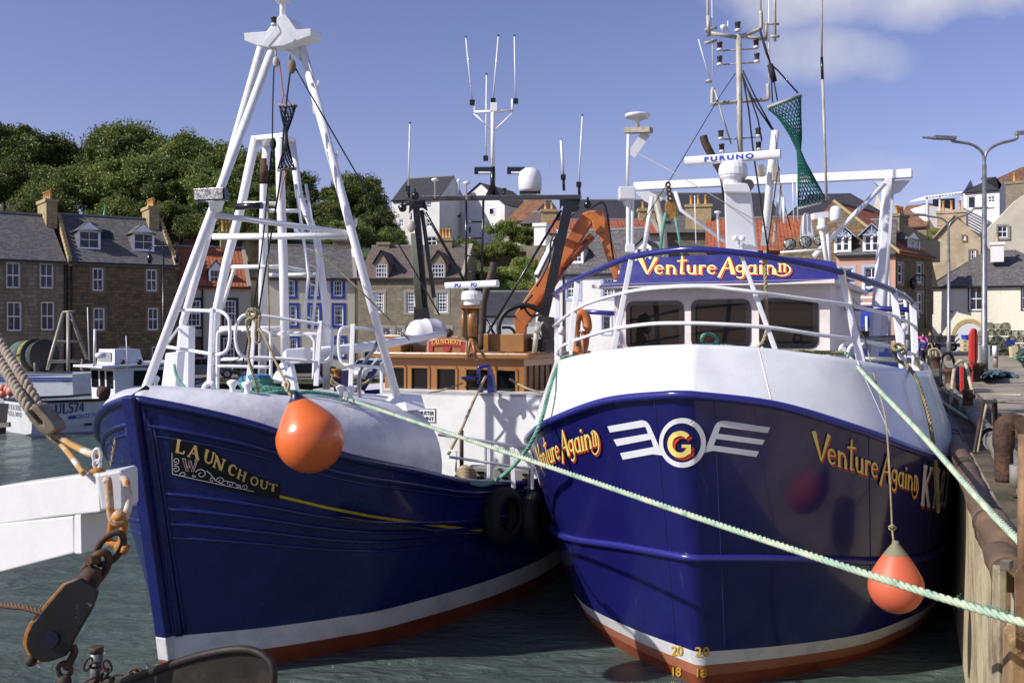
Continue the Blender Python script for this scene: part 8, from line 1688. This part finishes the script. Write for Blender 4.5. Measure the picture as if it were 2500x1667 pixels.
ropething([(426, 890, 14.3), (432, 920, 14.1), (452, 945, 13.9), (466, 958, 13.7)], .02, ROPET, 'short green tail hanging by the white mast posts', 6, pitch=.12)
# rigging of the tripod
rgg = thing('hoist_tackle', W(700, 950, 14.5), 'hoisting ropes and blocks hanging inside the white tripod mast', 'tackle')
for pts, r, m_ in (([(669, 158), (666, 250), (665, 345)], .011, ROPEK), ([(708, 178), (694, 300), (684, 440), (664, 560), (648, 660), (625, 800)], .014, ROPEK), ([(720, 165), (885, 450), (1009, 657), (1073, 769)], .012, ROPEK), ([(665, 350), (655, 450), (640, 600), (620, 740), (600, 850), (585, 925)], .012, ROPEK), ([(655, 470), (654, 640), (658, 830)], .014, ROPEB), ([(770, 610), (870, 700), (1000, 830)], .012, ROPEB), ([(682, 150), (688, 200), (692, 235), (684, 262)], .009, mat('orange_twine', (190, 96, 40), .8)), ([(690, 225), (712, 258)], .008, MATS['orange_twine']), ([(700, 420), (690, 450), (683, 490)], .008, MATS['orange_twine']), ([(522, 894), (560, 885), (590, 870), (600, 850)], .008, ROPEK)):
    part('hoist_rope', m_, rgg, lambda mb: tl(mb, [(x, y, 14.6) for x, y in pts], r, 5, 4))
part('block', OLDM, rgg, lambda mb: (mb.ball(W(674, 152, 14.6), .07, 8, (.7, .5, 1.2)), tl(mb, [(673, 125, 14.6), (674, 145, 14.6)], .015, 5)))
part('block', mat('worn_wooden_block', (120, 106, 84), .8), rgg, lambda mb: (mb.ball(W(713, 163, 14.6), .085, 8, (.7, .5, 1.3)), tl(mb, [(706, 135, 14.6), (710, 152, 14.6)], .02, 5)))
part('block', ROPEK, rgg, lambda mb: (mb.ball(W(667, 352, 14.6), .07, 8, (.7, .5, 1.3)), tl(mb, [(667, 358, 14.6), (668, 385, 14.6)], .02, 5)))
# hanging nets
def netsock(name, rings, m, label, r, nc=16, nr=18, cat='net', ropes=()):
    t = thing(name, W(*rings[-1][:3]), label, cat)
    C_ = []; n = len(rings)
    mb = MB()
    def P(u, v):
        x = v*(n-1); i = min(int(x), n-2); f = x-i; g = f*f*(3-2*f) if False else f; a, b = rings[i], rings[i+1]; q = [a[j]+(b[j]-a[j])*g for j in range(6)]
        c = W(q[0], q[1], q[2]); rr = q[3]*q[2]/F; an = 2*math.pi*u
        return c+V((math.cos(an)*rr, math.sin(an)*rr*q[5], q[4]*math.cos(an)*rr))
    for k in range(nc):
        for sg in (1, -1): mb.tube([P((k/nc+sg*j/nr*.7+.004*math.sin(j*3+k)) % 1, j/nr) for j in range(nr+1)], r, 3, caps=False)
    mb.build('netting', m, t); return t, P
DN = mat('dark_blue_black_net', (24, 26, 40), .9)
t1, _ = netsock('net_marker', [(703, 258, 14.5, 21, .1, .3), (701, 290, 14.5, 13, 0, .5), (699, 325, 14.5, 2.5, 0, .8), (700, 345, 14.5, 3, 0, .8), (699, 385, 14.5, 13, 0, .5), (699, 415, 14.5, 22, -.1, .3)], DN, 'black hourglass net shape hanging inside the tripod mast', .0065, 12, 20)
part('spreader', ROPEB, t1, lambda mb: tl(mb, [(680, 256, 14.5), (700, 260, 14.5), (726, 260, 14.5)], .018, 6)); part('spreader', ROPEB, t1, lambda mb: tl(mb, [(676, 417, 14.5), (700, 413, 14.5), (724, 412, 14.5)], .02, 6))
GN = mat('green_net', (14, 84, 76), .85, var=((24, 104, 90), 3, .4, .7))
t2, _ = netsock('net_marker', [(1915, 250, 16.8, 40, .42, .35), (1928, 285, 16.8, 27, .2, .4), (1942, 330, 16.8, 15, 0, .6), (1950, 368, 16.8, 5, 0, .8), (1958, 400, 16.8, 11, 0, .6), (1972, 450, 16.8, 24, 0, .5), (1984, 500, 16.8, 36, .2, .4)], GN, 'green hourglass net hanging from the mast of the right trawler', .0085, 22, 34)
part('spreader', OLDM, t2, lambda mb: tl(mb, [(1873, 264, 16.8), (1957, 233, 16.8)], .03, 8)); part('spreader', WHITE, t2, lambda mb: tl(mb, [(1950, 507, 16.8), (2000, 495, 16.8), (2022, 482, 16.8)], .025, 8))
part('hanging_rope', ROPEK, t2, lambda mb: (tl(mb, [(1886, 162, 16.8), (1898, 172, 16.8), (1948, 228, 16.8)], .014, 5), tl(mb, [(1882, 160, 16.8), (1886, 250, 16.8)], .012, 5), tl(mb, [(1886, 180, 16.8), (1898, 246, 16.8)], .012, 5), tl(mb, [(1880, 158, 16.8), (1890, 200, 16.8)], .05, 6), tl(mb, [(1855, 70, 16.8), (1882, 160, 16.8)], .015, 5)))
# chain hoist and block hanging from the right gantry
ch = thing('hanging_block', W(1632, 535, 17), 'rust yellow block hanging on chain and green rope above the right wheelhouse', 'block'); part('block', mat('rust_yellow_block', (160, 118, 52), .8, var=((96, 62, 36), 4, .45, .65), bump=(10, .5, .01)), ch, lambda mb: mb.prism([W(x, y, 17) for x, y in [(1627, 490), (1645, 488), (1654, 505), (1652, 530), (1640, 538), (1626, 530), (1622, 505)]], (.04, .15, 0)), bev=.02)
part('chain', RUST, ch, lambda mb: [mb.tube(catm([W(1630+q*1.5, 445+q*11, 17), W(1626+q*1.5, 452+q*11, 17), W(1632+q*1.5, 458+q*11, 17), W(1636+q*1.5, 451+q*11, 17)], 3, True), .018, 5, True) for q in range(4)])
part('rope', ROPET, ch, lambda mb: (tl(mb, [(1625, 520, 17), (1618, 560, 17), (1612, 618, 17)], .028, 6), tl(mb, [(1648, 530, 17), (1656, 570, 17), (1665, 622, 17)], .022, 6)))

# ---- near left: white beam with rusty shackle, block, twisted rope sling and the dark rim below
WB = mat('thick_white_marine_paint', (208, 208, 208), .4, var=((190, 190, 188), 3, .45, .8), var2=((170, 104, 44), 6.5, .655, .72), bump=(16, .35, .006))
bm_ = thing('beam_arm', W(120, 1330, 3.4), 'white painted steel beam arm reaching in from the left edge', 'beam')
Q3 = 3.3
a, b = W(-120, 1250, 4.3), W(240, 1250, 3.4); eb = V((b.x-a.x, b.y-a.y, 0)).normalized(); pb_ = Plane(V((a.x, a.y, 0)), eb, V((eb.y, -eb.x, 0)))
bb = lambda pts: [pb_.pt(*pb_.hit(*p)) for p in pts]
part('upper_box', WB, bm_, lambda mb: mb.prism(bb([(-120, 1208), (0, 1186), (238, 1154), (244, 1250), (130, 1262), (-120, 1296)]), V((.05, .16, 0))), bev=.006)
part('lower_box', WB, bm_, lambda mb: mb.prism(bb([(-120, 1290), (0, 1277), (178, 1259), (180, 1350), (0, 1396), (-120, 1420)])[::1], V((.04, .14, 0))), bev=.006)
part('lower_end', WB, bm_, lambda mb: mb.prism(bb([(181, 1257), (197, 1255), (199, 1352), (181, 1351)]), V((.03, .12, 0))), bev=.004)
part('lower_end_face', WB, bm_, lambda mb: mb.prism([W(x, y, d_) for x, y, d_ in [(200, 1256, 3.5), (262, 1248, 3.6), (262, 1335, 3.6), (200, 1352, 3.5)]], (-.03, .12, 0)), bev=.004)
part('end_block', WB, bm_, lambda mb: mb.prism([W(x, y, 3.35) for x, y in [(233, 1158), (295, 1147), (300, 1158), (302, 1235), (298, 1248), (246, 1246)]], (0, .14, 0)), bev=.008)
YR = mat('rust_streaked_white_steel', (196, 188, 168), .6, var=((176, 112, 34), 9, .46, .58), var2=((110, 60, 26), 14, .58, .72), bump=(20, .5, .006))
YR2 = mat('yellow_rusty_steel', (176, 116, 38), .7, var=((120, 68, 28), 12, .45, .65), var2=((206, 150, 60), 9, .55, .7), bump=(24, .6, .006))
part('end_staple', YR, bm_, lambda mb: mb.tube(catm([W(258, 1178, 3.2), W(264, 1172, 3.2), W(268, 1220, 3.2), W(272, 1262, 3.2), (W(285, 1278, 3.2)), W(305, 1262, 3.2), W(314, 1225, 3.22), W(309, 1180, 3.24), W(300, 1168, 3.26)], 6), .0125, 12))
part('staple_base', YR, bm_, lambda mb: mb.ball(W(290, 1262, 3.19), .022, 8, (1, .8, 1.1)))
sh_ = thing('shackle', W(285, 1345, 3.2), 'yellow rusted shackle under the white beam end', 'shackle'); part('bow', YR2, sh_, lambda mb: mb.tube(catm([W(262, 1318, 3.2), W(270, 1298, 3.2), W(276, 1270, 3.2), W(290, 1262, 3.18), W(303, 1270, 3.2), W(300, 1300, 3.2), W(296, 1325, 3.2)], 6), .0125, 12)); part('pin', YR2, sh_, lambda mb: (mb.ball(W(295, 1335, 3.19), .022, 8, (1, 1, 1)), mb.tube([W(262, 1320, 3.2), W(306, 1338, 3.2)], .011, 8), mb.tube([W(300, 1337, 3.16), W(312, 1342, 3.16)], .017, 6)))
RD = mat('brown_rusty_chain', (60, 48, 41), .75, .3, var=((108, 76, 52), 9, .45, .7), var2=((36, 32, 32), 12, .5, .75), bump=(22, .6, .006))
def link(c, ax1, ax2, L_, w_, r, par, nm='link'):
    ax1 = V(ax1).normalized(); ax2 = V(ax2).normalized(); c = V(c); P = [c+ax1*(L_*math.cos(R(a))*(1 if True else 1))+ax2*(w_*math.sin(R(a))) for a in range(0, 360, 20)]
    mb = MB(); mb.tube(P, r, 9, True); return mb.build(nm, RD, par)
hb_ = thing('chain_block', W(140, 1667, 3.0), 'heavy black snatch block hanging by brown shackles from the white beam', 'block')
link(W(268, 1338, 3.15), V((-.55, 0, -.85)), V((.8, .3, -.45)), .058, .033, .0105, hb_, 'upper_shackle')
link(W(232, 1390, 3.12), V((-.5, 0, -.85)), V((.75, .5, -.35)), .062, .03, .0125, hb_, 'lower_shackle'); part('shackle_bolt', RD, hb_, lambda mb: mb.tube([W(215, 1368, 3.08), W(238, 1364, 3.12)], .016, 6))
part('swivel', RD, hb_, lambda mb: mb.lathe([(0, -.03), (.03, -.03), (.036, 0), (.03, .03), (.02, .045), (0, .05)], W(216, 1418, 3.1), (.45, 0, .9), 14))
cheek = [(178, 1418), (192, 1412), (234, 1438), (236, 1450), (224, 1485), (180, 1560), (172, 1580), (160, 1600), (130, 1612), (100, 1616), (78, 1600), (64, 1570), (68, 1545), (80, 1520), (128, 1462), (160, 1425)]
part('near_cheek', mat('chipped_black_paint', (19, 19, 21), .35, var=((48, 44, 42), 5, .58, .72), var2=((150, 148, 144), 11, .62, .70), bump=(10, .25, .006)), hb_, lambda mb: mb.prism([W(x, y, 3.0) for x, y in cheek], (0, .02, 0)), bev=.003)
part('far_cheek', YR2, hb_, lambda mb: mb.prism([W(x-9, y+1, 3.14) for x, y in cheek], (0, .02, 0)), bev=.003)
part('sheave', RD, hb_, lambda mb: mb.cyl(W(120, 1562, 3.03), W(120, 1562, 3.13), .062, n=28)); part('axle_bolt', BLACK, hb_, lambda mb: (mb.cyl(W(122, 1561, 2.985), W(122, 1561, 3.0), .024, n=18), mb.cyl(W(122, 1561, 2.965), W(122, 1561, 2.99), .015, n=6)))
part('becket', RD, hb_, lambda mb: (mb.tube(catm([W(178, 1575, 3.05), W(182, 1590, 3.05), W(176, 1605, 3.05), W(168, 1620, 3.05), W(160, 1630, 3.05)], 4), .012, 8))); part('cheek_nut', RD, hb_, lambda mb: mb.ball(W(76, 1612, 3.05), .018, 6))
link(W(158, 1634, 3.05), V((0, 0, 1)), V((1, .1, 0)), .022, .019, .0075, hb_, 'tail_ring'); part('tail_ball', RD, hb_, lambda mb: mb.ball(W(157, 1664, 3.05), .022, 8))
part('wire', mat('rusty_wire_rope', (92, 66, 44), .8, bump=(60, .7, .004)), hb_, lambda mb: mb.rope([W(-100, 1468, 3.2), W(0, 1476, 3.15), W(60, 1482, 3.1), W(112, 1498, 3.07), W(120, 1500, 3.07)], .0095, .05))
# chained post and dark rim
cp = thing('chained_post', W(235, 1667, 3.4), 'short steel post wrapped in brown chain at the bottom left', 'post'); part('post', mat('scraped_steel_post', (110, 112, 112), .5, .5, var=((80, 56, 40), 7, .45, .6)), cp, lambda mb: mb.cyl(W(236, 1720, 3.4), W(236, 1580, 3.4), .021, n=18)); part('cap', RD, cp, lambda mb: mb.cyl(W(236, 1592, 3.4), W(236, 1577, 3.4), .0225, n=18))
rg = random.Random(6)
for k, (x, y, a1, a2) in enumerate(((235, 1622, (1, .2, .1), (.1, -.3, 1)), (215, 1620, (.3, .2, 1), (1, .2, 0)), (262, 1625, (.4, 0, -1), (.9, .3, .2)), (255, 1645, (-.5, 0, -1), (.9, .4, 0)), (240, 1655, (-.6, 0, -1), (.5, .6, .1)), (285, 1655, (1, .2, .1), (0, .4, 1)), (262, 1660, (1, .2, .15), (0, .8, .7)), (222, 1662, (1, .1, .4), (.2, .6, -1)), (310, 1650, (1, 0, .5), (.2, 1, -.2)), (330, 1640, (1, 0, .1), (0, .6, 1)), (345, 1640, (1, 0, -.1), (0, 1, .2)), (368, 1643, (1, 0, -.3), (0, .6, .8)))):
    link(W(x, y, 3.36), a1, a2, .021, .0115, .0045, cp, 'chain_link')
rm = thing('dark_rim', W(470, 1700, 3.0), 'dark worn curved steel rim across the bottom edge at the left', 'rim'); RIMM = mat('dark_worn_steel', (38, 34, 31), .6, .3, var=((66, 54, 44), 7, .5, .7), bump=(16, .5, .006))
P_ = catm([W(286, 1668, 3.3), W(380, 1635, 3.15), W(480, 1602, 3.05), (W(570, 1585, 3.0)), W(625, 1590, 2.98), W(660, 1615, 2.96), W(668, 1650, 2.95), W(660, 1700, 2.95)], 8)
part('rim', RIMM, rm, lambda mb: mb.tube(P_, .0125, 10)); mb = MB(); low = [p+V((0, .01, -.35)) for p in P_]; grid(mb, [P_, low]); mb.build('plate', RIMM, rm)
# twisted double rope sling with steel thimble and hook
ROPEX = mat('grey_beige_laid_rope', (158, 146, 128), .95, var=((120, 112, 98), 9, .45, .7), bump=(90, .8, .003))
sl2 = thing('rope_sling', W(60, 900, 4), 'thick twisted grey rope sling in a cast thimble hooked above the white beam', 'rope sling'); DS2 = 3.9
part('rope_leg', ROPEX, sl2, lambda mb: mb.rope([W(-60, 800, DS2+.3), W(0, 880, DS2+.15), W(50, 965, DS2), (W(92, 1030, DS2-.05))], .0205, .082, 3, 7, .008)); part('rope_leg', ROPEX, sl2, lambda mb: mb.rope([W(-40, 760, DS2+.3), W(8, 850, DS2+.2), W(60, 930, DS2+.05), W(112, 1018, DS2)], .0205, .082, 3, 7, .008))
CAST = mat('cast_grey_metal', (132, 122, 104), .6, .4, var=((92, 84, 70), 6, .45, .7), bump=(30, .4, .004))
part('thimble', CAST, sl2, lambda mb: mb.prism([W(x, y, DS2-.09) for x, y in [(56, 1002), (66, 1000), (96, 1035), (104, 1038), (104, 1030), (74, 996), (80, 985), (92, 990), (128, 1030), (136, 1046), (130, 1055), (116, 1062), (104, 1062), (90, 1050)]], (.0, .10, 0)), bev=.006)
part('shank', CAST, sl2, lambda mb: mb.tube(catm([W(116, 1050, DS2-.05), W(128, 1058, DS2-.05), W(146, 1066, DS2-.05), W(162, 1074, DS2-.05), W(168, 1084, DS2-.05)], 5), [.017, .016, .015, .014]*5+[.010], 10)); part('hook', CAST, sl2, lambda mb: mb.tube(catm([W(166, 1080, DS2-.05), W(160, 1086, DS2-.05), W(142, 1082, DS2-.05), W(126, 1070, DS2-.05), W(116, 1065, DS2-.05)], 5), [.013]*16+[.010]*5, 10))
ropething([(148, 1068, 3.85), (170, 1082, 3.8), (195, 1095, 3.7), (215, 1104, 3.6), (238, 1112, 3.5)], .0135, mat('golden_rope', (176, 140, 84), .9, var=((200, 196, 180), 5, .52, .6), bump=(90, .6, .004)), 'golden rope stop between the hook and the small white ring', 5, pitch=.05, cat='rope'); ropething([(150, 1085, 3.85), (170, 1108, 3.7), (190, 1135, 3.5), (205, 1155, 3.4)], .011, MATS['golden_rope'], 'second golden rope tail falling to the white beam', 5, pitch=.045, cat='rope')
rn = thing('ring_shackle', W(236, 1150, 3.45), 'small white ring shackle on a rusty collar on top of the beam', 'shackle'); part('ring', WB, rn, lambda mb: mb.tube(catm([W(232, 1130, 3.45), W(228, 1112, 3.45), W(232, 1099, 3.45), W(240, 1096, 3.45), W(246, 1104, 3.45), W(245, 1120, 3.45), W(238, 1132, 3.45)], 5), .0065, 8)); part('lug', WB, rn, lambda mb: (mb.tube(catm([W(236, 1145, 3.45), W(229, 1132, 3.45), W(236, 1123, 3.45), W(245, 1130, 3.45), (W(241, 1145, 3.45))], 4), .006, 8),)); part('collar', YR2, rn, lambda mb: mb.lathe([(.026, -.008), (.028, 0), (.014, .01), (0, .011)], W(238, 1148, 3.45), n=18))
ropething([(1245, 925, 18.5), (1280, 945, 18.2), (1330, 962, 18)], .022, ROPEB, 'beige warp leading right from the blue roller', 4, laid=False, cat='rope'); ropething([(1186, 918, 18.5), (1160, 970, 17.8), (1130, 1040, 17), (1095, 1108, 16.3)], .026, ROPEB, 'beige rope slanting down across the white shelter', 4, laid=False, cat='rope'); ropething([(1130, 935, 18.6), (1080, 952, 18.6), (1046, 958, 18.6)], .018, ROPEB, 'thin warp leading left from the blue roller plate', 4, laid=False, cat='rope')
part_p = MB(); part_p.tube([W(1127, 1050, 17), W(1127, 1145, 17)], .035, 8); part_p.build('deck_post', RUST, label='thin rusty post behind the left trawler rail', cat='post')
for i, (x0, x1, y0, y1) in enumerate(((1140, 1190, 1141, 1190), (1205, 1245, 1143, 1193), (1255, 1292, 1146, 1194))):
    bx = thing('fish_box', W((x0+x1)/2, y1, 17.2), ('grey slatted fish box by the rope coil', 'grey slatted fish box between the rail posts', 'grey slatted fish box nearest the tyres')[i], 'fish box', 'grey fish boxes on the left after deck')
    part('box', mat('grey_fish_box', (150, 150, 142), .7, bump=(10, .3, .01)), bx, lambda mb: mb.prism([W(x0, y0, 17), W(x1, y0, 17), W(x1, y1, 17), W(x0, y1, 17)], (.05, .4, 0)), bev=.01)
    for k in range(3): part('slot', BLACK, bx, lambda mb: mb.box(W((x0+x1)/2+8, y0+12+k*12, 16.98), ((x1-x0)*.35*17/F, .02, .04)))
hc = thing('hawser_coil', W(1135, 1170, 16.6), 'fat brown hawser coil at the whaleback opening', 'rope')
for k in range(4): part('turn', ROPEB, hc, lambda mb: mb.tube(catm([W(1118+k*2, 1150+k*7, 16.6), W(1135, 1142+k*7, 16.4), W(1155, 1152+k*7, 16.5), W(1152, 1162+k*7, 16.9)], 4), .055, 8))
# gull, far off
gl = MB(); gl.add([W(1337, 398, 60), W(1340, 395, 60), W(1340, 399, 60), W(1343, 402, 60), W(1340, 393, 60.4)], [(0, 1, 2), (2, 4, 3)]); gl.build('gull', WHITE2, label='tiny white gull flying right of the satellite dome', cat='bird')
